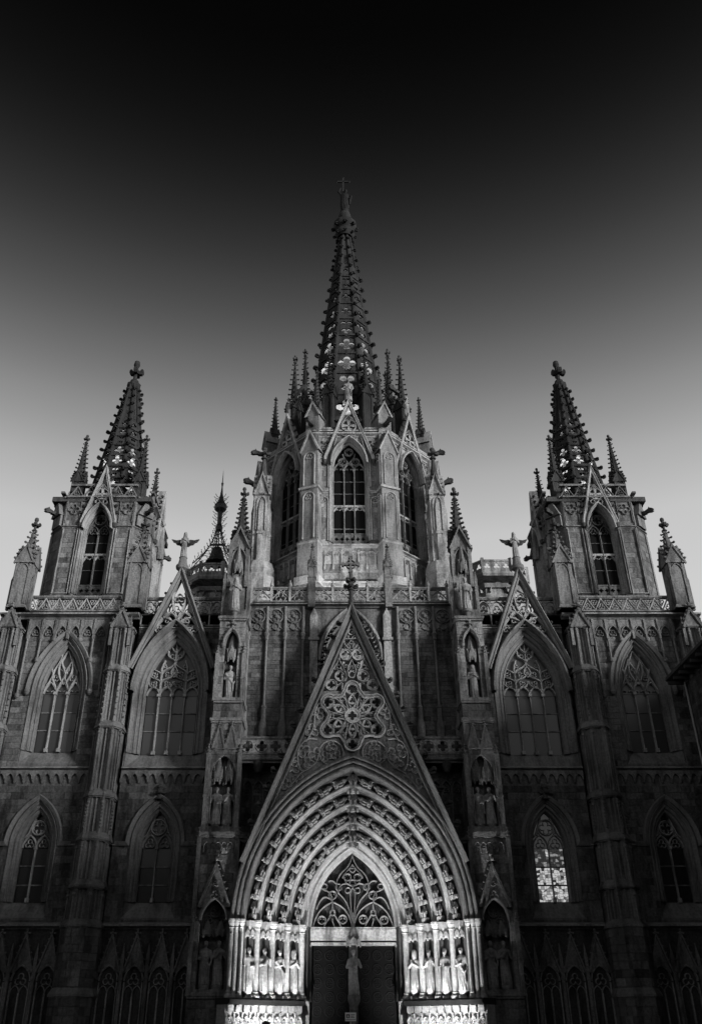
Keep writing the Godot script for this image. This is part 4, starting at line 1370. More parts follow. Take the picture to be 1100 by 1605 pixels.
func roll(a: float, z: float, r: float) -> Array:
	# a bowtell: half round moulding, from outer to inner
	var o := []
	for i in 6:
		var t := PI * (1.0 - i / 5.0)
		o.append(Vector2(a - r * cos(t) * 1.0 * -1.0, z + r * sin(t)))
	o.reverse()
	return o

func portal(figs: Array) -> void:
	var P := thing("church_portal", "deep pointed church portal with floodlit archivolts, splayed jambs and steep pierced gable", "portal")
	var ar := group("archivolt", P)
	var b := mb(SL)
	var outer := [Vector2(5.78, 2.2)] + roll(5.66, 2.26, 0.1) + [Vector2(5.54, 2.2)] + roll(5.44, 2.24, 0.08) + [Vector2(5.34, 2.18)] + roll(5.22, 2.14, 0.1) + [Vector2(5.1, 2.06), Vector2(5.05, 2.0)]
	b.col = S * 0.8  # darker colour makes the outer rolls look less lit
	arch_loft(b, outer, 18)
	part("outer_moulding", b, M.stone, ar)
	var prof_all: Array = outer.duplicate()
	for i in 4:
		var da := 0.66 * i
		var dz := 0.7 * i
		var hol := [Vector2(5.05 - da, 2.0 - dz), Vector2(5.03 - da, 1.82 - dz), Vector2(4.96 - da, 1.64 - dz), Vector2(4.84 - da, 1.52 - dz), Vector2(4.7 - da, 1.47 - dz), Vector2(4.62 - da, 1.5 - dz)]
		b = mb(SD)  # dark tone paints the shade inside the hollow
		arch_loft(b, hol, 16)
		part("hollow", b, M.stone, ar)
		prof_all += hol
		var mo := [Vector2(4.62 - da, 1.5 - dz)] + roll(4.56 - da, 1.53 - dz, 0.06) + [Vector2(4.5 - da, 1.5 - dz), Vector2(4.47 - da, 1.36 - dz), Vector2(4.43 - da, 1.33 - dz)]
		if i < 3:
			mo += [Vector2(4.4 - da, 1.31 - dz), Vector2(4.39 - da, 1.3 - dz)]
		else:
			mo = [Vector2(4.62 - da, 1.5 - dz)] + roll(4.54 - da, 1.52 - dz, 0.08) + [Vector2(2.46, -0.66), Vector2(2.4, -0.95), Vector2(2.34, -0.98)] + roll(2.28, -1.02, 0.06) + [Vector2(2.2, -1.1), Vector2(2.14, -1.4), Vector2(2.06, -1.5), Vector2(2.04, -1.75)]
		b = mb(SL)
		arch_loft(b, mo, 18)
		part("moulding", b, M.stone, ar)
		prof_all += mo
		# carved figures and their canopies, following the curve of the arch
		var a := 4.8 - da
		var path := parch(a, SPRING, rise_of(a), 0, 40)
		var half := path.slice(0, 41)
		var cnt: int = [10, 9, 8, 7][i]
		var lens := [0.0]
		for j in 40:
			lens.append(lens[j] + half[j].distance_to(half[j + 1]))
		for s in [-1.0, 1.0]:
			for q in cnt:
				var want: float = lens[40] * (q + 0.55) / (cnt + 0.35)
				var j := 0
				while lens[j + 1] < want:
					j += 1
				var f: float = (want - lens[j]) / (lens[j + 1] - lens[j])
				var pos := half[j].lerp(half[j + 1], f)
				var tn := (half[j + 1] - half[j]).normalized()
				var up := Vector3(-s * tn.x, tn.y, 0)
				var inward := Vector3(up.y, -up.x, 0) * (1.0 if s < 0 else -1.0)
				var face := (Vector3(0, 0, 0.8) + inward * 0.75).normalized()
				var side := up.cross(face).normalized()
				var B := Basis(side, up, face)
				var at := Vector3(-s * pos.x * -1.0 * -1.0, pos.y, 1.66 - dz)
				at.x = pos.x * (1.0 if s < 0 else -1.0)
				inst("carved_figure", figs[(q + i) % figs.size()], M.carved, ar, Transform3D(B * Basis.from_scale(Vector3.ONE * 0.45), at - up * 0.12))
				inst("carved_canopy", bracket_mesh, M.carved, ar, Transform3D(B * Basis.from_scale(Vector3(0.3, 0.22, 0.3)), at - up * 0.28))
		var tp := SPRING + rise_of(a)
		inst("carved_figure", figs[i % figs.size()], M.carved, ar, Transform3D(Basis.from_scale(Vector3.ONE * 0.62), Vector3(0, tp - 0.5, 1.72 - dz)))
		inst("carved_canopy", bracket_mesh, M.carved, ar, Transform3D(Basis.from_scale(Vector3(0.4, 0.28, 0.4)), Vector3(0, tp - 0.68, 1.7 - dz)))
	# splayed jambs
	for s in [-1.0, 1.0]:
		var jb := group("jamb", P)
		b = mb(SD)  # shade between columns and statues put into the wall colour
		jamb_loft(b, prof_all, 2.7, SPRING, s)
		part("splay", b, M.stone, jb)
		for q in [[5.66, 2.28, 0.1], [5.44, 2.26, 0.085], [4.53, 1.5, 0.13], [3.87, 0.8, 0.14], [3.21, 0.1, 0.15], [2.53, -0.6, 0.15], [5.2, 2.14, 0.09]]:
			b = mb(SL * 1.1)
			var r: float = q[2]
			b.lathe(PackedVector2Array([Vector2(r * 1.7, 2.76), Vector2(r * 1.7, 2.86), Vector2(r * 1.15, 2.95), Vector2(r * 1.3, 3.0), Vector2(r, 3.05), Vector2(r, 5.55), Vector2(r * 1.25, 5.58), Vector2(r * 1.05, 5.63), Vector2(r * 1.55, 5.78), Vector2(r * 1.3, 5.8), Vector2(r * 1.75, 5.84), Vector2(r * 1.75, 5.94), Vector2(0, 5.94)]), 12, Vector3(s * q[0], 0, q[1]))
			part("column", b, M.stone, jb)
		for i in 4:
			var at := Vector3(s * (4.86 - 0.66 * i), 0, 1.78 - 0.7 * i)
			b = mb(SL * 1.15)
			b.t = xf(at, -s * 0.75)
			canopy(b, 0, 5.15, 5.95, 0, 0.46)
			b.lathe(PackedVector2Array([Vector2(0.2, 5.25), Vector2(0.24, 5.9)]), 6, Vector3.ZERO, false)
			part("canopy", b, M.carved, jb)
			b = mb(SL * 1.1)
			b.lathe(PackedVector2Array([Vector2(0.2, 2.76), Vector2(0.13, 2.84), Vector2(0.12, 2.9), Vector2(0.2, 2.98), Vector2(0.22, 3.03), Vector2(0, 3.03)]), 8, at)
			part("corbel", b, M.stone, jb)
		# base: ledge and blind arcade, in the splay's own axes
		var A := Vector3(s * 5.72, 0, 2.62)
		var E := Vector3(s * 2.5, 0, -0.55)
		var ln := A.distance_to(E)
		var dx := (E - A).normalized()
		var nz := dx.cross(Vector3.UP).normalized()
		if nz.z < 0:
			nz = -nz
		var T := Transform3D(Basis(dx, Vector3.UP, nz), A)
		b = mb(g(0.03))  # unlit look of the ledge put into a near-black colour
		b.t = T
		b.span(0, ln, 2.56, 2.7, -0.7, 0.3)
		b.span(0, ln, 2.7, 2.76, -0.7, 0.24)
		b.span(0, ln, 2.5, 2.56, -0.7, 0.22)
		part("ledge", b, M.stone, jb)
		b = mb(SL)
		b.t = T
		b.span(0, ln, 0, 2.5, -0.6, 0.0)
		b.span(0, ln, 0, 0.45, 0.0, 0.16)
		part("base_wall", b, M.stone, jb)
		var nb := 10
		var w := ln / nb
		for i in nb:
			var c := w * (i + 0.5)
			b = mb(SL * 1.15)
			b.t = T
			b.span(c - w * 0.36, c + w * 0.36, 2.22, 2.48, 0.0, 0.13)
			b.bar(parch(w * 0.42, 1.78, w * 0.62, c, 6), 0.07, 0.0, 0.14)
			b.bar(foil(Vector2(c, 1.8), w * 0.27, 3), 0.05, 0.0, 0.09, true)
			b.lathe(PackedVector2Array([Vector2(0.1, 0.45), Vector2(0.055, 0.6), Vector2(0.055, 1.68), Vector2(0.09, 1.74), Vector2(0.1, 1.82), Vector2(0.05, 1.84), Vector2(0.045, 2.2)]), 8, Vector3(c - w * 0.5, 0, 0.09))
			b.box(c, 1.2, 0.03, 0.05, 1.2, 0.07)
			part("blind_arch", b, M.stone, jb)
		# inner door shaft
		b = mb(SL)
		b.lathe(PackedVector2Array([Vector2(0.13, 0.6), Vector2(0.08, 0.8), Vector2(0.08, 4.85), Vector2(0.13, 4.9), Vector2(0.1, 4.98), Vector2(0.15, 5.08), Vector2(0.15, 5.14)]), 10, Vector3(s * 2.2, 0, -1.52))
		b.span(s * 2.3 - 0.08, s * 2.3 + 0.35 * s + 0.0, 0, 5.2, -2.0, -1.5) if s > 0 else b.span(-2.65, -2.22, 0, 5.2, -2.0, -1.5)
		part("door_shaft", b, M.stone, jb)
	# tympanum, lintel, doors and the middle post
	var ty := group("tympanum", P)
	b = mb(g(0.06))
	b.prism(parch(2.1, SPRING, rise_of(2.1)), -1.95, -1.72)
	part("panel", b, M.stone, ty)
	b = mb(g(0.2))
	var op := parch(2.06, SPRING - 0.02, rise_of(2.06))
	var H := 2.05
	var L := []
	var q2 := func(x: float, y: float) -> Vector2: return Vector2(x * H, SPRING + y * 3.45)
	var rings := []
	for s in [-1.0, 1.0]:
		# sub-arch with two small lights and a ring above
		L.append(bez(q2.call(0.98 * s, 0.0), q2.call(0.92 * s, 0.2), q2.call(0.72 * s, 0.3), q2.call(0.5 * s, 0.34)))
		L.append(bez(q2.call(0.02 * s, 0.0), q2.call(0.06 * s, 0.2), q2.call(0.26 * s, 0.3), q2.call(0.5 * s, 0.34)))
		L.append(bez(q2.call(0.04 * s, 0.1), q2.call(0.08 * s, 0.32), q2.call(0.22 * s, 0.4), q2.call(0.36 * s, 0.47)))
		L.append(bez(q2.call(0.03 * s, 0.06), q2.call(0.03 * s, 0.36), q2.call(0.12 * s, 0.44), q2.call(0.0, 0.54)))
		L.append(bez(q2.call(0.5 * s, 0.34), q2.call(0.5 * s, 0.18), q2.call(0.62 * s, 0.12), q2.call(0.72 * s, 0.0)))
		L.append(bez(q2.call(0.5 * s, 0.34), q2.call(0.5 * s, 0.18), q2.call(0.38 * s, 0.12), q2.call(0.28 * s, 0.0)))
		L.append(bez(q2.call(0.5 * s, 0.12), q2.call(0.5 * s, 0.06), q2.call(0.46 * s, 0.03), q2.call(0.44 * s, 0.0)))
		L.append(bez(q2.call(0.9 * s, 0.24), q2.call(0.8 * s, 0.42), q2.call(0.66 * s, 0.46), q2.call(0.5 * s, 0.34)))
		L.append(bez(q2.call(0.7 * s, 0.5), q2.call(0.6 * s, 0.5), q2.call(0.5 * s, 0.44), q2.call(0.5 * s, 0.34)))
		L.append(bez(q2.call(0.36 * s, 0.47), q2.call(0.34 * s, 0.6), q2.call(0.2 * s, 0.62), q2.call(0.0, 0.56)))
		L.append(bez(q2.call(0.36 * s, 0.47), q2.call(0.46 * s, 0.6), q2.call(0.34 * s, 0.74), q2.call(0.2 * s, 0.78)))
		L.append(bez(q2.call(0.2 * s, 0.78), q2.call(0.1 * s, 0.82), q2.call(0.04 * s, 0.88), q2.call(0.0, 1.0)))
		L.append(bez(q2.call(0.6 * s, 0.62), q2.call(0.5 * s, 0.66), q2.call(0.42 * s, 0.6), q2.call(0.38 * s, 0.56)))
		L.append(bez(q2.call(0.26 * s, 0.66), q2.call(0.2 * s, 0.76), q2.call(0.08 * s, 0.78), q2.call(0.0, 0.86)))
		for q in [[0.5, 0.435, 0.19], [0.7, 0.55, 0.14], [0.35, 0.545, 0.15], [0.12, 0.5, 0.13], [0.25, 0.11, 0.2], [0.76, 0.1, 0.19], [0.5, 0.2, 0.13], [0.12, 0.68, 0.17]]:
			rings.append([q2.call(q[0] * s, q[1]), q[2]])
	rings.append([q2.call(0, 0.6), 0.15])
	rings.append([q2.call(0, 0.79), 0.14])
	L.append(circle(q2.call(0, 0.68), 0.42)); L[-1].append(L[-1][0])
	L.append(seg(q2.call(0, 0), q2.call(0, 0.2)))
	for r in rings:
		L.append(circle(r[0], r[1])); L[-1].append(L[-1][0])
	for l in clipped(L, op):
		b.bar(l, 0.065, -1.75, -1.5)
	part("tracery", b, M.stone, ty)
	b = mb(g(0.3))
	for r in rings:
		b.bar(foil(r[0], r[1] * 0.85, 3), 0.035, -1.73, -1.6, true)
	part("cusping", b, M.stone, ty)
	b = mb(SL * 1.2)
	b.span(-2.45, 2.45, 5.32, 5.84, -1.9, -1.42)
	b.span(-2.45, 2.45, 5.84, 5.93, -1.9, -1.45)
	b.span(-2.1, 2.1, 5.12, 5.24, -1.85, -1.36)
	part("lintel", b, M.stone, P)
	for s in [-1.0, 1.0]:
		var dl := group("door", P)
		b = mb(g(0.012))
		var x0 := minf(0.22 * s, 2.12 * s)
		b.span(x0, x0 + 1.9, 0.0, 5.2, -2.0, -1.86)
		part("leaf", b, M.wood, dl)
		for r in 8:
			for cx in 3:
				var pb := mb(g(0.02))
				pb.bar(circle(Vector2(x0 + 0.35 + cx * 0.6, 0.5 + r * 0.6), 0.22, 16), 0.07, -1.86, -1.8, true)
				pb.bar(foil(Vector2(x0 + 0.35 + cx * 0.6, 0.5 + r * 0.6), 0.14, 4), 0.04, -1.86, -1.82, true)
				part("carved_ring", pb, M.wood, dl)
		b = mb(g(0.3))
		b.tube(PackedVector3Array([Vector3(0.4 * s, 1.05, -1.8), Vector3(0.4 * s, 1.35, -1.74), Vector3(0.4 * s, 1.65, -1.8)]), 0.025, 0.025)
		part("handle", b, M.iron, dl)
	b = mb(S)
	b.span(-0.2, 0.2, 0, 5.3, -1.95, -1.6)
	b.lathe(PackedVector2Array([Vector2(0.3, 0), Vector2(0.3, 0.5), Vector2(0.2, 0.7), Vector2(0.17, 0.8), Vector2(0.17, 2.3), Vector2(0.22, 2.36), Vector2(0.18, 2.45), Vector2(0.3, 2.75), Vector2(0.3, 2.98), Vector2(0, 2.98)]), 10, Vector3(0, 0, -1.38))
	part("middle_post", b, M.stone, P)
	b = mb(S)
	canopy(b, 0, 5.0, 6.0, -1.32, 0.62)
	part("canopy", b, M.stone, P)
	# the gable
	var gt := group("gable", P)
	var apex := 21.75
	var foot := 8.4
	var slope := 0.405
	var rake := PackedVector2Array([Vector2(-(apex - foot) * slope, foot), Vector2(0, apex), Vector2((apex - foot) * slope, foot)])
	b = mb(S * 0.75)
	b.sweep(rake, PackedVector2Array([Vector2(-0.4, 1.75), Vector2(-0.4, 2.24), Vector2(-0.35, 2.34), Vector2(-0.31, 2.34), Vector2(-0.27, 2.22), Vector2(-0.2, 2.22), Vector2(-0.17, 2.36), Vector2(-0.1, 2.4), Vector2(-0.06, 2.56), Vector2(0.02, 2.62), Vector2(0.07, 2.5), Vector2(0.07, 1.4)]))
	part("rake", b, M.stone, gt)
	for s in [-1.0, 1.0]:
		crockets(gt, M.stone_dark, Vector3(s * (apex - 9.0) * slope, 9.0, 2.1) + Vector3(s * 0.1, 0, 0), Vector3(s * 0.35, apex - 0.6, 2.1), Vector3(s, 0.1, 0), 15, 0.62, 0.42)
	var sc := Vector2(0, 15.55)
	var star := circle(sc, 1.3, 48)
	for i in 6:
		var a := PI / 2 + TAU * i / 6.0
		star = Geometry2D.merge_polygons(star, circle(sc + Vector2(cos(a), sin(a)) * 1.44, 0.44, 24))[0]
	star = Geometry2D.offset_polygon(star, 0.3, Geometry2D.JOIN_ROUND)[0]
	star = Geometry2D.offset_polygon(star, -0.3, Geometry2D.JOIN_ROUND)[0]
	var even := PackedVector2Array()
	for q in star:
		if even.is_empty() or q.distance_to(even[-1]) > 0.05:
			even.append(q)
	star = even
	if Geometry2D.is_polygon_clockwise(star):
		star.reverse()
	b = mb(S)
	var archp := parch(5.8, SPRING, rise_of(5.8), 0, 16)
	for s in [-1.0, 1.0]:
		var half := PackedVector2Array([Vector2(0, 16.9), Vector2(s * (apex - 16.9) * slope * 0.98, 16.9), Vector2(s * (apex - foot) * slope * 0.99, foot), Vector2(s * 5.73, 6.0), Vector2(0, 6.0)])
		for p1 in Geometry2D.clip_polygons(half, star):
			var arch_poly := archp.duplicate()
			for p2 in Geometry2D.clip_polygons(p1, arch_poly):
				b.prism(p2, 1.85, 2.14, 0.0, true)
	part("gable_wall", b, M.stone, gt)
	b = mb(SL)
	b.sweep(star, PackedVector2Array([Vector2(-0.02, 1.9), Vector2(-0.02, 2.3), Vector2(0.04, 2.36), Vector2(0.1, 2.28), Vector2(0.14, 2.34), Vector2(0.18, 2.2), Vector2(0.2, 2.0), Vector2(0.2, 1.85)]), true)
	part("star_frame", b, M.stone, gt)
	# rose inside the star
	var rose := group("rose_tracery", P)
	b = mb(g(0.48))
	b.disc(sc, 0.36, 0.24, 4, 1.95, 2.2)
	b.bar(circle(sc, 0.38), 0.07, 1.95, 2.26, true)
	part("hub", b, M.stone, rose)
	for i in 6:
		var a := PI / 2 + TAU * i / 6
		var R := func(rho: float, off: float) -> Vector2: return sc + Vector2(rho, off).rotated(a)
		b = mb(g(0.48))
		for s in [-1.0, 1.0]:
			b.bar(bez(R.call(0.38, 0.0), R.call(0.55, 0.06 * s), R.call(0.72, 0.42 * s), R.call(1.16, 0.0)), 0.075, 1.95, 2.22)
			b.bar(bez(R.call(0.36, 0.1 * s), R.call(0.7, 0.14 * s), R.call(0.9, 0.45 * s), R.call(1.3, 0.36 * s)), 0.06, 1.95, 2.2)
			var V := func(rho: float, off: float) -> Vector2: return sc + Vector2(rho, off).rotated(a + PI / 6 * s)
			b.bar(bez(V.call(0.36, 0.0), V.call(0.7, -0.02 * s), V.call(0.85, -0.28 * s), V.call(1.32, 0.0)), 0.06, 1.95, 2.18)
			b.bar(foil(V.call(0.98, -0.12 * s), 0.085, 3, a), 0.04, 1.95, 2.12, true)
		b.disc(R.call(0.83, 0.0), 0.21, 0.15, 3, 1.95, 2.16, a)
		part("petal", b, M.stone, rose)
		b = mb(SL)
		b.disc(R.call(1.5, 0.0), 0.36, 0.27, 4, 1.95, 2.16)
		b.bar(circle(R.call(1.5, 0.0), 0.35), 0.06, 1.95, 2.2, true)
		part("lobe", b, M.stone, rose)
	# open tracery in the point of the gable
	var pt := group("point_tracery", P)
	for q in [[0.33, 18.93, 0.31, 4], [0.59, 17.72, 0.31, 4], [1.09, 17.22, 0.3, 4]]:
		for s in [-1.0, 1.0]:
			b = mb(SL)
			b.disc(Vector2(q[0] * s, q[1]), q[2], q[2] * 0.74, q[3], 1.95, 2.16)
			b.bar(circle(Vector2(q[0] * s, q[1]), q[2]), 0.06, 1.95, 2.22, true)
			part("quatrefoil", b, M.stone, pt)
	b = mb(SL)
	b.disc(Vector2(0, 20.28), 0.19, 0.13, 1, 1.95, 2.14)
	for s in [-1.0, 1.0]:
		b.bar(bez(Vector2(0, 21.0), Vector2(s * 0.05, 20.8), Vector2(s * 0.24, 20.5), Vector2(s * 0.2, 20.2)), 0.06, 1.95, 2.16)
		b.bar(bez(Vector2(s * 0.4, 19.85), Vector2(s * 0.44, 19.5), Vector2(s * 0.25, 19.35), Vector2(0, 19.2)), 0.07, 1.95, 2.18)
		b.bar(foil(Vector2(s * 0.18, 19.45), 0.12, 3), 0.05, 1.95, 2.14, true)
		b.bar(bez(Vector2(s * 0.64, 18.9), Vector2(s * 0.7, 18.4), Vector2(s * 0.4, 18.3), Vector2(s * 0.28, 17.75)), 0.07, 1.95, 2.2)
		b.bar(bez(Vector2(0, 18.7), Vector2(s * 0.04, 18.4), Vector2(s * 0.32, 18.2), Vector2(s * 0.2, 17.85)), 0.07, 1.95, 2.2)
		b.bar(bez(Vector2(s * 0.64, 18.9), Vector2(s * 0.72, 18.4), Vector2(s * 0.95, 18.35), Vector2(s * 1.25, 17.6)), 0.06, 1.95, 2.18)
		b.bar(bez(Vector2(s * 0.28, 17.7), Vector2(s * 0.4, 18.1), Vector2(s * 0.6, 18.2), Vector2(s * 0.95, 18.1)), 0.06, 1.95, 2.18)
		b.bar(foil(Vector2(s * 0.85, 18.2), 0.14, 3), 0.05, 1.95, 2.14, true)
		b.bar(foil(Vector2(s * 0.4, 18.3), 0.13, 3), 0.05, 1.95, 2.14, true)
		b.bar(seg(Vector2(s * 0.9, 17.45), Vector2(s * 0.35, 17.45)), 0.06, 1.95, 2.14)
		b.bar(seg(Vector2(s * 1.35, 16.9), Vector2(s * 0.5, 17.4)), 0.07, 1.95, 2.14)
	b.bar(seg(Vector2(-0.4, 19.86), Vector2(0.4, 19.86)), 0.06, 1.95, 2.14)
	b.bar(foil(Vector2(0, 19.66), 0.13, 3), 0.05, 1.95, 2.14, true)
	b.disc(Vector2(0, 17.82), 0.2, 0.14, 1, 1.95, 2.14)
	b.bar(foil(Vector2(0, 18.15), 0.16, 3), 0.05, 1.95, 2.14, true)
	part("curved_bars", b, M.stone, pt)
	# blind tracery on the solid lower part
	for s in [-1.0, 1.0]:
		for q in [[1.75, 15.7, 0.34], [2.1, 14.75, 0.36], [2.55, 13.75, 0.36], [1.9, 13.55, 0.36], [1.1, 13.95, 0.3], [0.85, 13.45, 0.28], [1.35, 13.42, 0.28], [2.25, 13.1, 0.32], [3.0, 12.9, 0.34], [3.35, 12.05, 0.3], [2.75, 12.3, 0.28]]:
			b = mb(SL)
			b.bar(foil(Vector2(s * q[0], q[1]), q[2], 3, PI / 2 + q[0] * 2.0), 0.06, 2.14, 2.24, true)
			b.bar(foil(Vector2(s * q[0], q[1]), q[2] * 0.75, 3, PI / 2 + q[0] * 2.0), 0.05, 2.14, 2.19, true)
			part("blind_trefoil", b, M.stone, gt)
		b = mb(SL)
		b.bar(circle(Vector2(s * 1.1, 13.62), 0.62), 0.07, 2.14, 2.26, true)
		b.bar(bez(Vector2(s * 1.6, 16.4), Vector2(s * 2.3, 15.6), Vector2(s * 1.6, 15.2), Vector2(s * 2.4, 14.2)), 0.07, 2.14, 2.26)
		b.bar(bez(Vector2(s * 1.8, 14.3), Vector2(s * 2.6, 14.6), Vector2(s * 3.1, 13.6), Vector2(s * 2.6, 12.7)), 0.07, 2.14, 2.26)
		b.bar(bez(Vector2(s * 1.75, 13.9), Vector2(s * 1.6, 13.2), Vector2(s * 2.0, 12.9), Vector2(s * 2.6, 12.6)), 0.07, 2.14, 2.26)
		b.bar(bez(Vector2(s * 2.6, 12.6), Vector2(s * 3.0, 12.2), Vector2(s * 3.4, 11.6), Vector2(s * 3.9, 10.6)), 0.07, 2.14, 2.26)
		b.bar(bez(Vector2(s * 2.9, 13.4), Vector2(s * 3.4, 13.0), Vector2(s * 3.6, 12.0), Vector2(s * 4.2, 10.9)), 0.07, 2.14, 2.26)
		part("blind_rib", b, M.stone, gt)
	b = mb(SD)
	b.lathe(PackedVector2Array([Vector2(0.2, 21.2), Vector2(0.22, 21.7), Vector2(0.13, 21.9), Vector2(0.11, 22.7), Vector2(0.18, 22.75), Vector2(0.1, 22.9), Vector2(0.1, 24.1)]), 8, Vector3(0, 0, 2.25))
	for k in 4:
		for j in 2:
			var B := Basis(Vector3.UP, PI / 2 * k + (PI / 4 if j == 1 else 0.0))
			add_mesh(b, crocket_mesh, Transform3D(B * Basis.from_scale(Vector3.ONE * (0.42 - 0.08 * j)), Vector3(0, 22.95 + j * 0.4, 2.25)))
	part("finial_stem", b, M.stone, gt)
	b = mb(S * 0.7)
	var cc := Vector2(0, 24.38)
	for k in 4:
		var p := PackedVector2Array()
		for v in [Vector2(0.03, -0.055), Vector2(0.36, -0.06), Vector2(0.42, -0.13), Vector2(0.5, -0.12), Vector2(0.53, 0.0), Vector2(0.5, 0.12), Vector2(0.42, 0.13), Vector2(0.36, 0.06), Vector2(0.03, 0.055)]:
			p.append(cc + v.rotated(PI / 2 * k))
		b.prism(p, 2.15, 2.35, 0.015, true)
	b.bar(circle(cc, 0.26, 20), 0.07, 2.17, 2.33, true)
	b.prism(circle(cc, 0.1, 10), 2.12, 2.38, 0.02, true)
	part("finial_cross", b, M.stone, gt)

# ---------------------------------------------------------------- towers
func octagon_ring(b: MB, apo: float, y0: float, y1: float, apo1: float) -> void:
	var k := 1.0 / cos(PI / 8)
	b.lathe(PackedVector2Array([Vector2(0, y0), Vector2(apo * k, y0), Vector2(apo1 * k, y1), Vector2(0, y1)]), 8, Vector3.ZERO, false, PI / 8)

func spire(parent: Node, apo: Callable, levels: Array, top: float, rib0: float, rib1: float, ck: int, cs0: float, cs1: float) -> void:
	var kv := 1.0 / cos(PI / 8)
	var y0: float = levels[0]
	for k in 8:
		var a := PI / 8 + PI / 4 * k
		var d := Vector3(sin(a), 0, cos(a))
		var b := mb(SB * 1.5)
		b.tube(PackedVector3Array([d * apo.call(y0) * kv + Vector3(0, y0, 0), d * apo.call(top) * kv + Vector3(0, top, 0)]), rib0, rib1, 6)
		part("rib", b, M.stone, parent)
		crockets(parent, M.stone_black, d * (apo.call(y0) * kv + rib0 * 0.6) + Vector3(0, y0 + 0.6, 0), d * (apo.call(top) * kv + rib1 * 0.6) + Vector3(0, top - 0.3, 0), d, ck, cs0, cs1)
		var T := Basis(Vector3.UP, PI / 4 * k)
		for i in levels.size():
			var ya: float = levels[i]
			var yb: float = levels[i + 1] if i < levels.size() - 1 else top
			var ra: float = apo.call(ya)
			var rb: float = apo.call(yb)
			var wa := ra * tan(PI / 8)
			var wb := rb * tan(PI / 8)
			var up := Vector3(0, yb - ya, rb - ra)
			var h := up.length()
			up /= h
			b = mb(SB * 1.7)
			b.t = Transform3D(T, Vector3.ZERO) * Transform3D(Basis(Vector3.RIGHT, up, Vector3.RIGHT.cross(up)), Vector3(0, ya, ra))
			if i < levels.size() - 1:
				var o := PackedVector2Array([Vector2(-wa, 0), Vector2(wa, 0), Vector2(wb, h), Vector2(-wb, h)])
				var hr := minf((wa + wb) * 0.5 - rib0 * 0.75, h * 0.5 - 0.12)
				if i % 3 == 1 and i < levels.size() - 2:
					# two smaller foils one above the other
					var r2 := minf(hr, h * 0.25 - 0.05)
					b.foil_plate(PackedVector2Array([Vector2(-wa, 0), Vector2(wa, 0), Vector2((wa + wb) / 2, h / 2), Vector2(-(wa + wb) / 2, h / 2)]), Vector2(0, h * 0.25), r2, 3, -0.16, 0.06, -PI / 2)
					b.foil_plate(PackedVector2Array([Vector2(-(wa + wb) / 2, h / 2), Vector2((wa + wb) / 2, h / 2), Vector2(wb, h), Vector2(-wb, h)]), Vector2(0, h * 0.74), r2 * 1.1, 2, -0.16, 0.06, 0.0)
				else:
					b.foil_plate(o, Vector2(0, h * 0.5), hr, 4, -0.16, 0.06)
				b.span(-wa, wa, -0.1, 0.1, -0.1, 0.16)
				part("openwork_panel", b, M.stone, parent)
			else:
				b.quad(Vector3(-wa, 0, 0), Vector3(-0.05, 0, 0), Vector3(-0.03, h, 0), Vector3(-wb, h, 0))
				b.quad(Vector3(wa, 0, 0), Vector3(0.05, 0, 0), Vector3(0.03, h, 0), Vector3(wb, h, 0))
				b.quad(Vector3(-0.05, h * 0.3, 0), Vector3(0.05, h * 0.3, 0), Vector3(0.03, h, 0), Vector3(-0.03, h, 0))
				part("slit_panel", b, M.stone, parent)

func face_gable(p: Node, T: Transform3D, hw: float, foot: float, apex: float, z: float, spring: float, whw: float, wrise: float, cross_y: float, rad: float) -> void:
	var gt := group("gable", p)
	gt.transform = T
	var b := mb(SL)
	var rk := PackedVector2Array([Vector2(-hw, foot - 0.2), Vector2(-hw, foot), Vector2(0, apex), Vector2(hw, foot), Vector2(hw, foot - 0.2)])
	b.sweep(rk, PackedVector2Array([Vector2(-0.14, -0.1), Vector2(-0.14, z * 0.8), Vector2(-0.05, z * 0.85), Vector2(0.02, z), Vector2(0.08, z * 0.85), Vector2(0.08, -0.25)]))
	part("rake", b, M.stone, gt)
	b = mb(SL)
	b.bar(parch(whw + 0.18, spring, grown(whw, wrise, 0.18)), 0.2, 0, z + 0.06)
	part("arch_mould", b, M.stone, gt)
	b = mb(SL)
	var c := Vector2(0, cross_y)
	b.bar(circle(c, rad, 24), 0.09, 0, z * 0.8, true)
	for k in 4:
		var q := PackedVector2Array()
		for v in [Vector2(0.03, -0.05), Vector2(rad * 0.9, -rad * 0.24), Vector2(rad * 0.9, rad * 0.24), Vector2(0.03, 0.05)]:
			q.append(c + v.rotated(PI / 2 * k))
		b.prism(q, z * 0.2, z * 0.7, 0.0, true)
	var inner := PackedVector2Array([Vector2(-hw * 0.95, foot), Vector2(0, apex - 0.3), Vector2(hw * 0.95, foot)])
	for s in [-1.0, 1.0]:
		for l in clipped([bez(Vector2(s * hw * 0.7, foot + 0.2), Vector2(s * rad * 1.5, cross_y - rad * 0.6), Vector2(s * rad * 1.3, cross_y + rad * 0.3), Vector2(0, cross_y + rad * 1.9)), arc(Vector2(s * rad * 0.6, cross_y - rad * 1.35), rad * 0.35, 0, TAU, 12)], inner):
			b.bar(l, 0.07, 0, z * 0.6)
	b.bar(foil(c + Vector2(0, rad * 1.55), rad * 0.33, 3), 0.06, 0, z * 0.6, true)
	part("tracery", b, M.stone, gt)
	b = mb(SD)
	for s in [-1.0, 1.0]:
		crockets_in(b, Vector3(s * hw * 0.95, foot + 0.4, z * 0.4), Vector3(s * 0.12, apex - 0.2, z * 0.4), Vector3(s, 0, 0), 7, 0.32, 0.26)
		b.lathe(PackedVector2Array([Vector2(0, foot - 0.55), Vector2(0.14, foot - 0.45), Vector2(0.18, foot - 0.2)]), 6, Vector3(s * hw, 0, z * 0.5))
	part("crocket_row", b, M.stone, gt)

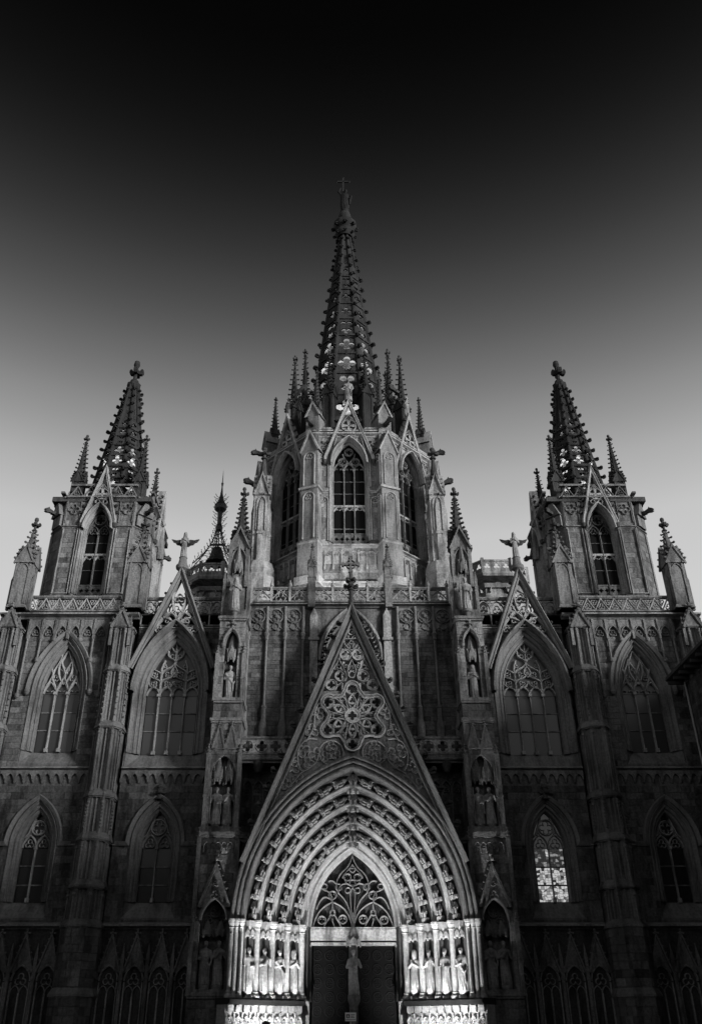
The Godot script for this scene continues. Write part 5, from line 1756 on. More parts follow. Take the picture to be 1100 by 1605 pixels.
func central_tower(figs: Array) -> void:
	var P := thing("lantern_tower", "tall central octagonal lantern tower with open stone spire, gabled windows and pinnacles", "tower", Vector3(0.12, 0, -10.2))
	var A := 6.2
	var hf := A * tan(PI / 8)
	var stones := []
	var b := mb(S * 0.7)
	octagon_ring(b, A - 0.05, 22.3, 26.6, A - 0.05)
	part("base_drum", b, M.stone, P)
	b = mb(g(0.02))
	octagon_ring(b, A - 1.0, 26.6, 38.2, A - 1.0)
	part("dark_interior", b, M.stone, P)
	for k in 8:
		var T := Transform3D(Basis(Vector3.UP, PI / 4 * k), Vector3.ZERO) * xf(Vector3(0, 0, A))
		var shown := k <= 2 or k >= 6
		b = mb(S * 0.7)
		b.t = T
		var hl := hole(1.07, 29.4, 35.5, 2.05, 0.3)
		core(b, -hf, hf, 26.2, 38.0, [hl] if shown else [], -0.03, 0.8, [0.0])
		part("wall", b, M.stone, P)
		ashlar(stones, T, -hf, hf, 26.4, 28.9, [], 0.62, 0.8, 1.5, 0.5)
		ashlar(stones, T, -hf, hf, 29.1, 37.9, [hl] if shown else [], 0.42, 0.5, 1.2, 0.46)
		b = mb(SL)
		b.t = T
		for q in [[-hf, hf, 28.9, 0.26, 0.26], [-hf, hf, 26.0, 0.4, 0.4], [-hf, -1.45, 33.2, 0.16, 0.16], [1.45, hf, 33.2, 0.16, 0.16], [-hf, -1.66, 35.92, 0.16, 0.2], [1.66, hf, 35.92, 0.16, 0.2], [-hf, hf, 37.9, 0.4, 0.3]]:
			course(P, T, q[0], q[1], q[2], q[3], q[4], SL)
		b = mb(SL, T)
		b.span(-hf, hf, 38.3, 38.42, -0.2, 0.2)
		part("cornice_step", b, M.stone, P)
		b = mb(SL, T)
		b.span(-hf, hf, 38.55, 38.7, -0.25, 0.1)
		part("cornice_step", b, M.stone, P)
		if not shown:
			continue
		window(P, T, 1.07, 29.4, 35.5, 2.05, {"splay": 0.3, "depth": 0.5, "n": 3, "style": "three", "bar": 0.1, "transom": 32.35, "foot": 0.75, "rows": [30.6, 33.4, 34.4], "bar_h": 0.03, "glass": [M.dark_opening], "tone": SL, "tracery_tone": S})  # lights are unglazed; dark sheets paint the shade inside
		face_gable(P, T, 1.72, 36.0, 41.1, 0.34, 35.5, 1.07, 2.05, 38.75, 0.52)
		for i in 8:
			b = mb(SL)
			b.t = T
			var w := 2 * hf * 0.86 / 8
			var c := -hf * 0.86 + w * (i + 0.5)
			b.bar(parch(w * 0.42, 28.35, w * 0.4, c, 5), 0.07, 0, 0.13)
			b.bar(foil(Vector2(c, 28.4), w * 0.24, 3), 0.04, 0, 0.08, true)
			b.box(c - w / 2, 27.95, 0.06, 0.07, 1.4, 0.12)
			b.box(c - w / 2, 27.35, 0.08, 0.12, 0.25, 0.16)
			part("blind_arch", b, M.stone, P)
		for s in [-1.0, 1.0]:
			for q in [[29.4, 32.5], [33.6, 36.0]]:
				b = mb(SL)
				b.t = T
				b.bar(opening(0.32, q[0], q[1], 0.35, s * 1.78, 6), 0.08, 0, 0.12)
				b.bar(foil(Vector2(s * 1.78, q[1]), 0.2, 3), 0.04, 0, 0.07, true)
				part("blind_panel", b, M.stone, P)
			b = mb(S)
			b.t = T
			b.bar(foil(Vector2(s * 1.95, 37.2), 0.3, 4), 0.07, 0, 0.12, true)
			part("carved_panel", b, M.stone, P)
	# corner buttresses, gabled, with a second gabled block and a gargoyle above
	for k in 8:
		var T := Transform3D(Basis(Vector3.UP, PI / 8 + PI / 4 * k), Vector3.ZERO) * xf(Vector3(0, 0, A / cos(PI / 8)))
		var cb := group("corner_buttress", P)
		cb.transform = T
		b = mb(S * 1.2)
		b.span(-0.72, 0.72, 26.0, 29.0, -0.8, 0.62)
		b.span(-0.62, 0.62, 29.0, 36.4, -0.8, 0.52)
		b.prism(PackedVector2Array([Vector2(-0.62, 36.4), Vector2(0, 37.9), Vector2(0.62, 36.4)]), -0.8, 0.52)
		b.span(-0.5, 0.5, 36.4, 39.8, -1.2, 0.1)
		b.prism(PackedVector2Array([Vector2(-0.5, 39.8), Vector2(0, 40.8), Vector2(0.5, 39.8)]), -1.2, 0.1)
		part("pier_core", b, M.stone, cb)
		for q in [[0.74, 28.9, 29.06, 0.64], [0.74, 33.2, 33.36, 0.64], [0.84, 25.9, 26.5, 0.75]]:
			b = mb(SL)
			b.span(-q[0], q[0], q[1], q[2], -0.6, q[3])
			part("string_course", b, M.stone, cb)
		for q in [[0.72, 36.3, 38.05, 0.5], [0.58, 39.7, 40.95, 0.08]]:
			b = mb(SL)
			b.sweep(PackedVector2Array([Vector2(-q[0], q[1]), Vector2(0, q[2]), Vector2(q[0], q[1])]), PackedVector2Array([Vector2(-0.06, q[3]), Vector2(-0.06, q[3] + 0.12), Vector2(0.05, q[3] + 0.12), Vector2(0.05, q[3] - 1.1)]))
			part("gable_coping", b, M.stone, cb)
		for q in [[29.3, 32.5], [33.5, 35.8]]:
			for f in 3:
				b = mb(SL)
				b.t = xf(Vector3(0, 0, 0.52)) if f == 0 else xf(Vector3((f - 1.5) * 2 * 0.62, 0, 0.0), (f - 1.5) * PI)
				b.bar(opening(0.4, q[0], q[1], 0.42, 0.0, 6), 0.09, 0, 0.09)
				b.bar(foil(Vector2(0, q[1] + 0.02), 0.24, 3), 0.04, 0, 0.06, true)
				part("blind_panel", b, M.stone, cb)
		pinnacle(cb, Vector3(0, 39.3, -0.6), 0.52, 1.5, 3.4, SD)
		gargoyle(cb, Vector3(0, 38.9, 0.1), Vector3(0, -0.1, 1), 0.9)
	lay(stones, P, 300)
	# free-standing piers at the foot, with pinnacles
	for s in [-1.0, 1.0]:
		var fp := group("flanking_pier", P, Vector3(s * 6.1, 0, 4.7))
		b = mb(SL)
		b.lathe(PackedVector2Array([Vector2(1.15, 22.3), Vector2(1.15, 27.2), Vector2(1.0, 27.4), Vector2(1.15, 27.7), Vector2(0.95, 28.3), Vector2(0, 28.3)]), 8, Vector3.ZERO, false, PI / 8)
		b.box(0, 31.0, 0, 1.0, 5.6, 1.0)
		for d in [Vector2(-0.55, 0), Vector2(0.55, 0), Vector2(0, 0.55), Vector2(0, -0.55)]:
			b.box(d.x, 30.3, d.y, 0.3, 4.0, 0.3)
			b.frustum(d.x, 32.3, d.y, 0.34, 0.34, 33.4, 0.03, 0.03)
			b.box(d.x, 30.5, d.y, 0.42, 0.14, 0.42)
		part("shaft", b, M.stone, fp)
		for k in 4:
			b = mb(SL)
			b.t = Transform3D(Basis(Vector3.UP, PI / 2 * k), Vector3.ZERO)
			b.bar(opening(0.3, 30.8, 33.0, 0.5, 0, 6), 0.08, 0.5, 0.6)
			gablet(b, 0, 33.6, 35.4, 0.52, 0.5, 0.3)
			crockets_in(b, Vector3(0.5, 33.7, 0.5), Vector3(0, 35.4, 0.5), Vector3(1, 0, 0), 4, 0.22, 0.18)
			crockets_in(b, Vector3(-0.5, 33.7, 0.5), Vector3(0, 35.4, 0.5), Vector3(-1, 0, 0), 4, 0.22, 0.18)
			part("gablet", b, M.stone, fp)
		b = mb(SD)
		b.lathe(PackedVector2Array([Vector2(0.55, 33.6), Vector2(0.08, 37.2)]), 8, Vector3.ZERO, false, PI / 8)
		add_mesh(b, finial_mesh, Transform3D(Basis.from_scale(Vector3.ONE * 1.0), Vector3(0, 37.0, 0)))
		part("spirelet", b, M.stone, fp)
		# stepped flying buttress behind it
		b = mb(SD)
		b.t = Transform3D(Basis(Vector3.UP, 0), Vector3(-s * 0.3, 0, -2.6))
		b.box(0, 32.5, 0, 1.1, 9, 1.6)
		b.prism(PackedVector2Array([Vector2(-0.6, 37), Vector2(0, 38.4), Vector2(0.6, 37)]), -0.8, 0.8, 0, true)
		part("rear_pier", b, M.stone, fp)
		gargoyle(fp, Vector3(s * 0.5, 36.0, -2.0), Vector3(s, 0.25, 0.3), 1.0)
	# drum, roof slope and spire
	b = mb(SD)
	octagon_ring(b, A - 0.1, 38.3, 39.6, 4.3)
	octagon_ring(b, 3.4, 38.6, 41.6, 3.3)
	part("drum", b, M.stone, P)
	b = mb(SD)
	octagon_ring(b, 3.6, 41.4, 41.8, 3.5)
	octagon_ring(b, 3.4, 41.8, 42.2, 3.0)
	part("drum_cornice", b, M.stone, P)
	for k in 8:
		var a := PI / 8 + PI / 4 * k
		var d := Vector3(sin(a), 0, cos(a))
		var at := d * 3.7
		var lowp := k == 0 or k == 7 or k == 3 or k == 4
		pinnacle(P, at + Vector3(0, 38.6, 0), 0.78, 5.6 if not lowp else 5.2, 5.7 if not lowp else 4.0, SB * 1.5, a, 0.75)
		b = mb(g(0.03))
		b.tube(PackedVector3Array([at + Vector3(0, 46.5, 0) if not lowp else at + Vector3(0, 44.3, 0), d * 2.6 + Vector3(0, 46.0 if not lowp else 44.3, 0)]), 0.035, 0.035, 4)
		part("tie_rod", b, M.iron, P)
		var e := Vector3(sin(PI / 4 * k), 0, cos(PI / 4 * k))
		if k % 2 == 1:
			pinnacle(P, e * 5.8 + Vector3(0, 38.4, 0), 0.76, 3.4, 5.0, SB * 1.7, PI / 4 * k, 0.9)
			gargoyle(P, e * 5.8 + Vector3(0, 43.4, 0), Vector3(-e.x, 0.5, 0.2), 1.0)
	var apo := func(y: float) -> float: return 0.1057 * (69.6 - y)
	var sp := group("spire", P)
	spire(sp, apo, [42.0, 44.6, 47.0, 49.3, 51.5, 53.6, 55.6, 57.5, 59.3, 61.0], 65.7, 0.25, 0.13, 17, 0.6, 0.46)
	b = mb(SB * 1.4)
	b.lathe(PackedVector2Array([Vector2(0.75, 65.4), Vector2(0.95, 65.9), Vector2(0.85, 66.3), Vector2(1.05, 66.9), Vector2(1.1, 67.3), Vector2(0.6, 67.5), Vector2(0.34, 67.8), Vector2(0.5, 68.0), Vector2(0.62, 68.4), Vector2(0.5, 68.85), Vector2(0.3, 69.0), Vector2(0.42, 69.2), Vector2(0, 69.2)]), 12)
	for k in 8:
		var B := Basis(Vector3.UP, PI / 4 * k)
		add_mesh(b, crocket_mesh, Transform3D(B * Basis.from_scale(Vector3.ONE * 0.55), B * Vector3(0.75, 66.6, 0)))
		add_mesh(b, crocket_mesh, Transform3D(B * Basis.from_scale(Vector3.ONE * 0.4), B * Vector3(0.75, 65.6, 0)))
	part("collar", b, M.stone, sp)

func bell_tower(at: Vector3, label: String) -> Node3D:
	var P := thing("bell_tower", label, "tower", at, "side towers of the church front")
	var hf := 2.25
	var H := 3.2
	var stones := []
	for k in 4:
		var T := Transform3D(Basis(Vector3.UP, PI / 2 * k), Vector3.ZERO) * xf(Vector3(0, 0, H))
		var b := mb(S * 0.7)
		b.t = T
		var hl := hole(0.73, 25.0, 29.55, 1.7, 0.3)
		core(b, -hf, hf, 22.3, 32.0, [hl], -0.03, 0.7, [0.0])
		part("wall", b, M.stone, P)
		ashlar(stones, T, -hf, hf, 22.4, 29.7, [hl], 0.36, 0.45, 1.0, 0.36)
		ashlar(stones, T, -hf, hf, 29.9, 31.8, [hl], 0.36, 0.45, 1.0, 0.36)
		window(P, T, 0.73, 25.0, 29.55, 1.7, {"splay": 0.3, "depth": 0.45, "n": 2, "style": "two", "bar": 0.1, "transom": 27.9, "foot": 0.7, "rows": [26.8, 28.8], "bar_h": 0.025, "glass": [M.dark_opening], "tone": SL, "tracery_tone": S * 0.8})  # open belfry lights, their darkness painted on flat sheets
		face_gable(P, T, 1.1, 30.15, 34.35, 0.32, 29.55, 0.73, 1.7, 32.2, 0.42)
		for s in [-1.0, 1.0]:
			course(P, T, minf(s * 1.05, s * hf), maxf(s * 1.05, s * hf), 29.72, 0.16, 0.16)
		course(P, T, -hf, hf, 31.85, 0.3, 0.3)
		course(P, T, -hf, hf, 22.6, 0.3, 0.2)
		b = mb(S, T)
		b.span(-hf, hf, 24.55, 24.75, 0, 0.14)
		part("sill_course", b, M.stone, P)
		for s in [-1.0, 1.0]:
			b = mb(SL * 0.95)
			b.t = T
			b.bar(PackedVector2Array([Vector2(s * 1.25, 24.9), Vector2(s * 1.25, 29.6)]), 0.1, 0, 0.14)
			b.bar(PackedVector2Array([Vector2(s * 2.2, 24.9), Vector2(s * 2.2, 29.6)]), 0.1, 0, 0.14)
			b.bar(PackedVector2Array([Vector2(s * 1.1, 24.9), Vector2(s * 1.1, 29.6)]), 0.07, 0, 0.2)
			b.bar(PackedVector2Array([Vector2(s * 1.25, 24.95), Vector2(s * 2.2, 24.95)]), 0.1, 0, 0.12)
			part("panel_frame", b, M.stone, P)
			b = mb(S)
			b.t = T
			b.bar(foil(Vector2(s * 1.75, 31.1), 0.38, 4), 0.08, 0, 0.12, true)
			b.bar(PackedVector2Array([Vector2(s * 1.3, 30.1), Vector2(s * 1.3, 31.7), Vector2(s * 2.2, 31.7), Vector2(s * 2.2, 30.1)]), 0.07, 0, 0.1)
			part("carved_panel", b, M.stone, P)
		# parapet on this side
		var bl := group("parapet", P)
		bl.transform = T
		b = mb(S)
		b.span(-hf, hf, 33.0, 33.15, -0.25, 0.0)
		b.span(-hf, hf, 32.1, 32.2, -0.25, 0.0)
		part("rail", b, M.stone, bl)
		for i in 5:
			var w := 2 * hf / 5
			var c := -hf + w * (i + 0.5)
			b = mb(S)
			b.bar(PackedVector2Array([Vector2(c - w / 2, 32.2), Vector2(c, 33.0), Vector2(c + w / 2, 32.2)]), 0.09, -0.2, -0.05)
			b.bar(foil(Vector2(c, 32.45), 0.18, 3), 0.05, -0.2, -0.08, true)
			part("tracery_panel", b, M.stone, bl)
		# chamfered corner
		var TC := Transform3D(Basis(Vector3.UP, PI / 2 * k + PI / 4), Vector3.ZERO) * xf(Vector3(0, 0, (hf + H) / sqrt(2.0)))
		var ch := (H - hf) / sqrt(2.0)
		b = mb(S * 0.75)
		b.t = TC
		b.span(-ch, ch, 22.3, 32.0, -0.9, -0.03)
		part("corner_wall", b, M.stone, P)
		ashlar(stones, TC, -ch, ch, 22.4, 29.7, [], 0.36, 0.45, 1.0, 0.29)
		ashlar(stones, TC, -ch, ch, 29.9, 31.6, [], 0.36, 0.45, 1.0, 0.29)
		b = mb(S)
		b.t = TC
		cornice(b, -ch, ch, 29.72, 0, 0.16, 0.16)
		cornice(b, -ch, ch, 31.85, 0, 0.3, 0.3)
		b.span(-ch - 0.05, -ch + 0.12, 22.4, 31.8, -0.1, 0.08)
		b.span(ch - 0.12, ch + 0.05, 22.4, 31.8, -0.1, 0.08)
		b.prism(PackedVector2Array([Vector2(-0.55, 30.7), Vector2(0, 32.0), Vector2(0.55, 30.7)]), -0.2, 0.4, 0, true)
		b.span(-0.5, 0.5, 29.9, 30.7, -0.1, 0.25)
		part("corner_hood", b, M.stone, P)
		gargoyle(P, TC * Vector3(0, 30.9, 0.3), TC.basis.z, 0.75)
		pinnacle(P, TC * Vector3(0, 31.9, -0.85), 0.7, 1.9, 3.6, SD * 0.8, PI / 2 * k)
	lay(stones, P, 300)
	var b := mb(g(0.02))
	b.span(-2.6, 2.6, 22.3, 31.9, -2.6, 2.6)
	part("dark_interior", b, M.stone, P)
	b = mb(SD)
	b.span(-3.3, 3.3, 31.7, 32.05, -3.3, 3.3)
	octagon_ring(b, 1.9, 32.05, 33.3, 1.85)
	octagon_ring(b, 2.0, 33.3, 33.55, 1.75)
	part("spire_base", b, M.stone, P)
	var apo := func(y: float) -> float: return 0.127 * (46.9 - y)
	var sp := group("spire", P)
	spire(sp, apo, [33.5, 34.7, 35.8, 36.8, 37.8, 38.7, 39.5, 40.3], 44.2, 0.19, 0.11, 12, 0.46, 0.4)
	b = mb(SB * 1.5)
	b.lathe(PackedVector2Array([Vector2(0.34, 43.8), Vector2(0.52, 44.1), Vector2(0.55, 44.3), Vector2(0.34, 44.45), Vector2(0.3, 44.7), Vector2(0.2, 44.8)]), 8, Vector3.ZERO, false)
	add_mesh(b, finial_mesh, Transform3D(Basis.from_scale(Vector3(1.3, 2.2, 1.3)), Vector3(0, 44.5, 0)))
	part("finial", b, M.stone, sp)
	return P

func rear_turrets() -> void:
	for s in [-1.0, 1.0]:
		var P := thing("rear_turret", "stone octagonal turret top with pierced parapet beneath the iron bell cage" if s < 0 else "plain stone turret top with pierced parapet behind right angel gable", "turret", Vector3(-11.4 if s < 0 else 12.9, 0, -22))
		var A := 2.3 if s < 0 else 2.9
		var b := mb(SL)
		octagon_ring(b, A - 0.3, 22, 33.9, A - 0.3)
		octagon_ring(b, A - 0.1, 33.4, 33.7, A + 0.1)
		octagon_ring(b, A + 0.1, 34.4, 34.6, A + 0.2)
		octagon_ring(b, A + 0.2, 34.6, 34.8, A + 0.1)
		part("shaft", b, M.stone, P)
		for k in 8:
			var hf := A * tan(PI / 8)
			var T := Transform3D(Basis(Vector3.UP, PI / 4 * k), Vector3.ZERO) * xf(Vector3(0, 0, A))
			b = mb(SL)
			b.t = T
			b.span(-hf, hf, 35.8, 35.95, -0.15, 0.08)
			b.span(-hf, hf, 34.8, 34.95, -0.15, 0.05)
			for i in 3:
				var c := -hf + 2 * hf * (i + 0.5) / 3
				b.foil_plate(rect(c - hf / 3, c + hf / 3, 34.95, 35.8), Vector2(c, 35.37), 0.28, 3, -0.08, 0.02)
			b.span(-hf - 0.12, -hf + 0.12, 34.7, 36.1, -0.15, 0.15)
			b.bar(parch(hf * 0.6, 33.0, hf * 0.7), 0.12, -0.3, -0.05)
			part("parapet_side", b, M.stone, P)
	var I := thing("bell_cage", "black wrought-iron bell cage with spike finial on left rear turret", "bell cage", Vector3(-11.4, 36.2, -22))
	var b := mb(g(0.02))
	# bell-shaped openwork: curved ribs with scrolls between
	for k in 8:
		var a := TAU * k / 8
		var d := Vector3(sin(a), 0, cos(a))
		b = mb(g(0.02))
		var pts := PackedVector3Array()
		for i in 11:
			var f := i / 10.0
			pts.append(d * (2.25 * pow(1.0 - f, 1.7) + 0.26) + Vector3(0, f * 4.4, 0))
		b.tube(pts, 0.05, 0.04, 4)
		for i in range(1, 10):
			var p := pts[i]
			b.tube(PackedVector3Array([p, p + d * 0.16 + Vector3(0, 0.12, 0), p + d * 0.22 + Vector3(0, 0.3, 0)]), 0.03, 0.02, 4)
			b.lathe(PackedVector2Array([Vector2(0, 0.26), Vector2(0.06, 0.32), Vector2(0, 0.38)]), 5, p + d * 0.22)
			var e := Vector3(sin(a + PI / 8), 0, cos(a + PI / 8))
			var f2 := i / 10.0
			var m := e * (2.25 * pow(1.0 - f2, 1.7) + 0.24) + Vector3(0, f2 * 4.4 + 0.2, 0)
			var nx := Vector3(sin(a + PI / 4), 0, cos(a + PI / 4))
			b.tube(PackedVector3Array([p, m, nx * Vector2(p.x, p.z).length() + Vector3(0, p.y, 0)]), 0.022, 0.022, 4)
			if i < 9:
				b.tube(PackedVector3Array([m, pts[i + 1]]), 0.02, 0.02, 4)
		part("scroll_rib", b, M.iron, I)
	b = mb(g(0.03))
	b.lathe(PackedVector2Array([Vector2(1.0, 0.9), Vector2(0.95, 1.05), Vector2(0.7, 1.4), Vector2(0.55, 2.0), Vector2(0.4, 2.4), Vector2(0.1, 2.6), Vector2(0, 2.6)]), 14)
	b.box(0, 2.8, 0, 1.4, 0.15, 0.15)
	part("bell", b, M.iron, I)
	b = mb(g(0.02))
	b.lathe(PackedVector2Array([Vector2(0.3, 4.3), Vector2(0.34, 4.6), Vector2(0.2, 5.0), Vector2(0.24, 6.2), Vector2(0.55, 6.5), Vector2(0.6, 6.9), Vector2(0.3, 7.4), Vector2(0.12, 8.2), Vector2(0.06, 9.0), Vector2(0.12, 9.4), Vector2(0.05, 9.5), Vector2(0.02, 10.6), Vector2(0, 11.0)]), 8)
	for k in 8:
		var a := TAU * k / 8
		var d := Vector3(sin(a), 0, cos(a))
		for y in [4.8, 5.5, 6.1, 6.6, 7.1, 7.7]:
			b.tube(PackedVector3Array([d * 0.25 + Vector3(0, y, 0), d * 0.5 + Vector3(0, y + 0.05, 0), d * 0.68 + Vector3(0, y + 0.25, 0)]), 0.03, 0.03, 4)
	part("spike", b, M.iron, I)

func neighbour() -> void:
	var N := thing("neighbour_house", "dark house at right edge with deep eave overhanging the square", "house")
	var b := mb(g(0.16))
	b.span(17.8, 30, 0, 17.6, 1.9, 34)
	part("wall", b, M.stone, N)
	var stones := []
	ashlar(stones, xf(Vector3(17.8, 0, 18.0), -PI / 2), -16, 16, 12.0, 17.4, [], 0.22, 0.35, 0.55, 0.17)
	lay(stones, N, 100)
	b = mb(g(0.06))
	b.prism(PackedVector2Array([Vector2(17.0, 17.75), Vector2(17.05, 17.95), Vector2(23.5, 21.5), Vector2(30.5, 17.9), Vector2(30.5, 17.6), Vector2(17.3, 17.6)]), 1.3, 34.5, 0, true)
	part("roof", b, M.stone, N)
	for i in 40:
		b = mb(g(0.05))
		b.box(17.4, 17.5, 1.7 + i * 0.82, 0.85, 0.16, 0.14)
		part("rafter_end", b, M.wood, N)
	b = mb(g(0.2))
	b.lathe(PackedVector2Array([Vector2(0.06, 0), Vector2(0.06, 17.4)]), 8, Vector3(17.7, 0, 2.1))
	part("downpipe", b, M.iron, N)

func shading_house(at: Vector3, turn: float, w: float, h: float, d: float, label: String) -> void:
	# unseen houses added round the square to shade the lower church front
	var H := thing("shading_house", label, "house", at, "added houses round the square")
	H.rotation.y = turn
	var b := mb(g(0.3))
	b.span(-w / 2, w / 2, 0, h, -d, 0)
	part("wall", b, M.stone, H)
	b = mb(g(0.1))
	b.span(-w / 2 - 0.3, w / 2 + 0.3, h, h + 0.3, -d - 0.3, 0.5)
	b.prism(PackedVector2Array([Vector2(-w / 2 - 0.2, h + 0.3), Vector2(0, h + 2.2), Vector2(w / 2 + 0.2, h + 0.3)]), -d, 0.3, 0, true)
	part("roof", b, M.stone, H)
	var cols := int(w / 3.2)
	for r in int(h / 3.8):
		for c in cols:
			var x := -w / 2 + w * (c + 0.5) / cols
			var wn := group("window", H)
			b = mb(g(0.35))
			b.sweep(PackedVector2Array([Vector2(x - 0.6, 1.2 + r * 3.8), Vector2(x - 0.6, 3.2 + r * 3.8), Vector2(x + 0.6, 3.2 + r * 3.8), Vector2(x + 0.6, 1.2 + r * 3.8)]), PackedVector2Array([Vector2(0, 0.0), Vector2(0, 0.08), Vector2(0.15, 0.08), Vector2(0.15, 0)]), true)
			part("frame", b, M.stone, wn)
			b = mb(g(1))
			b.span(x - 0.6, x + 0.6, 1.2 + r * 3.8, 3.2 + r * 3.8, 0.0, 0.02)
			part("pane", b, M.glass, wn)

# ---------------------------------------------------------------- figures
static func smin(a: float, b: float, k: float) -> float:
	var h := clampf(0.5 + 0.5 * (b - a) / k, 0, 1)
	return lerpf(b, a, h) - k * h * (1 - h)

func figure(o: Dictionary, cell := 0.033) -> ArrayMesh:
	# bones: [a, b, ra, rb]
	var bones: Array = o.bones
	var robe: Array = o.get("robe", [])       # rows of [y, half width, half depth, x, z]
	var folds: float = o.get("folds", 0.0)
	var lo := Vector3(1e9, 1e9, 1e9)
	var hi := -lo
	for q in bones:
		var r := maxf(q[2], q[3]) + cell * 2
		for p in [q[0], q[1]]:
			lo = lo.min(p - Vector3(r, r, r))
			hi = hi.max(p + Vector3(r, r, r))
	for q in robe:
		lo = lo.min(Vector3(q[3] - q[1] * 1.2, q[0] - cell, q[4] - q[2] * 1.2))
		hi = hi.max(Vector3(q[3] + q[1] * 1.2, q[0] + cell, q[4] + q[2] * 1.2))
	lo -= Vector3.ONE * cell * 1.5
	var nx := int((hi.x - lo.x) / cell) + 3
	var ny := int((hi.y - lo.y) / cell) + 3
	var nz := int((hi.z - lo.z) / cell) + 3
	var f := PackedFloat32Array()
	f.resize(nx * ny * nz)
	f.fill(0.3)
	var k: float = o.get("k", 0.05)
	# robe first
	if robe.size() > 1:
		for j in ny:
			var y := lo.y + j * cell
			var i0 := 0
			while i0 < robe.size() - 2 and robe[i0 + 1][0] < y:
				i0 += 1
			var t: float = clampf((y - robe[i0][0]) / (robe[i0 + 1][0] - robe[i0][0]), 0, 1)
			t = t * t * (3 - 2 * t) * 0.5 + t * 0.5
			var ax := lerpf(robe[i0][1], robe[i0 + 1][1], t)
			var az := lerpf(robe[i0][2], robe[i0 + 1][2], t)
			var ox := lerpf(robe[i0][3], robe[i0 + 1][3], t)
			var oz := lerpf(robe[i0][4], robe[i0 + 1][4], t)
			var cap: float = maxf(robe[0][0] - y, y - robe[-1][0])
			var fo: float = folds * clampf(1.0 - (y - robe[0][0]) / (robe[-1][0] - robe[0][0]) * 1.1, 0.15, 1.0)
			for kk in nz:
				var z := lo.z + kk * cell - oz
				for i in nx:
					var x := lo.x + i * cell - ox
					var an := atan2(x, z)
					var rr := sqrt(x * x / (ax * ax) + z * z / (az * az))
					var wob := 1.0 + fo * (sin(an * 9.0 + y * 2.0 + 1.3 * sin(y * 3.0)) + 0.5 * sin(an * 15.0 - y * 3.0))
					var d := (rr - wob) * minf(ax, az)
					f[(kk * ny + j) * nx + i] = maxf(d, cap)
	for q in bones:
		var a: Vector3 = q[0]
		var c: Vector3 = q[1]
		var r0: float = q[2]
		var r1: float = q[3]
		var rm := maxf(r0, r1) + k + cell * 2
		var b0 := ((a.min(c) - Vector3(rm, rm, rm) - lo) / cell).floor()
		var b1 := ((a.max(c) + Vector3(rm, rm, rm) - lo) / cell).ceil()
		var ac := c - a
		var ll := maxf(ac.length_squared(), 1e-8)
		for kk in range(maxi(0, int(b0.z)), mini(nz, int(b1.z) + 1)):
			for j in range(maxi(0, int(b0.y)), mini(ny, int(b1.y) + 1)):
				for i in range(maxi(0, int(b0.x)), mini(nx, int(b1.x) + 1)):
					var p := lo + Vector3(i, j, kk) * cell
					var t := clampf((p - a).dot(ac) / ll, 0, 1)
					var d := p.distance_to(a + ac * t) - lerpf(r0, r1, t)
					var id := (kk * ny + j) * nx + i
					var h := clampf(0.5 + 0.5 * (f[id] - d) / k, 0, 1)
					f[id] = lerpf(f[id], d, h) - k * h * (1 - h)
	# surface nets
	var vid := {}
	var vs := PackedVector3Array()
	var ns := PackedVector3Array()
	var off := [0, 1, nx, nx + 1, nx * ny, nx * ny + 1, nx * ny + nx, nx * ny + nx + 1]
	for kk in nz - 1:
		for j in ny - 1:
			for i in nx - 1:
				var id := (kk * ny + j) * nx + i
				var m := 0
				for q in 8:
					if f[id + off[q]] < 0:
						m |= 1 << q
				if m == 0 or m == 255:
					continue
				var acc := Vector3.ZERO
				var cn := 0
				for e in [[0, 1], [2, 3], [4, 5], [6, 7], [0, 2], [1, 3], [4, 6], [5, 7], [0, 4], [1, 5], [2, 6], [3, 7]]:
					var d0 := f[id + off[e[0]]]
					var d1 := f[id + off[e[1]]]
					if (d0 < 0) != (d1 < 0):
						var t := d0 / (d0 - d1)
						var p0 := Vector3(e[0] & 1, (e[0] >> 1) & 1, e[0] >> 2)
						var p1 := Vector3(e[1] & 1, (e[1] >> 1) & 1, e[1] >> 2)
						acc += p0.lerp(p1, t)
						cn += 1
				vid[id] = vs.size()
				vs.append(lo + (Vector3(i, j, kk) + acc / cn) * cell)
				var gx := f[id + 1] + f[id + off[3]] + f[id + off[5]] + f[id + off[7]] - f[id] - f[id + off[2]] - f[id + off[4]] - f[id + off[6]]
				var gy := f[id + off[2]] + f[id + off[3]] + f[id + off[6]] + f[id + off[7]] - f[id] - f[id + off[1]] - f[id + off[4]] - f[id + off[5]]
				var gz := f[id + off[4]] + f[id + off[5]] + f[id + off[6]] + f[id + off[7]] - f[id] - f[id + off[1]] - f[id + off[2]] - f[id + off[3]]
				ns.append(Vector3(gx, gy, gz).normalized())
	var idx := PackedInt32Array()
	for kk in range(1, nz - 1):
		for j in range(1, ny - 1):
			for i in range(1, nx - 1):
				var id := (kk * ny + j) * nx + i
				var s0 := f[id] < 0
				for ax in 3:
					var st: int = [1, nx, nx * ny][ax]
					if s0 == (f[id + st] < 0):
						continue
					var u: int = [nx, nx * ny, 1][ax]
					var w: int = [nx * ny, 1, nx][ax]
					if not (vid.has(id) and vid.has(id - u) and vid.has(id - u - w) and vid.has(id - w)):
						continue
					var a0: int = vid[id]
					var a1: int = vid[id - u]
					var a2: int = vid[id - u - w]
					var a3: int = vid[id - w]
					if s0:
						idx.append_array([a0, a2, a1, a0, a3, a2])
					else:
						idx.append_array([a0, a1, a2, a0, a2, a3])
	var arr := []
	arr.resize(Mesh.ARRAY_MAX)
	arr[Mesh.ARRAY_VERTEX] = vs
	arr[Mesh.ARRAY_NORMAL] = ns
	arr[Mesh.ARRAY_INDEX] = idx
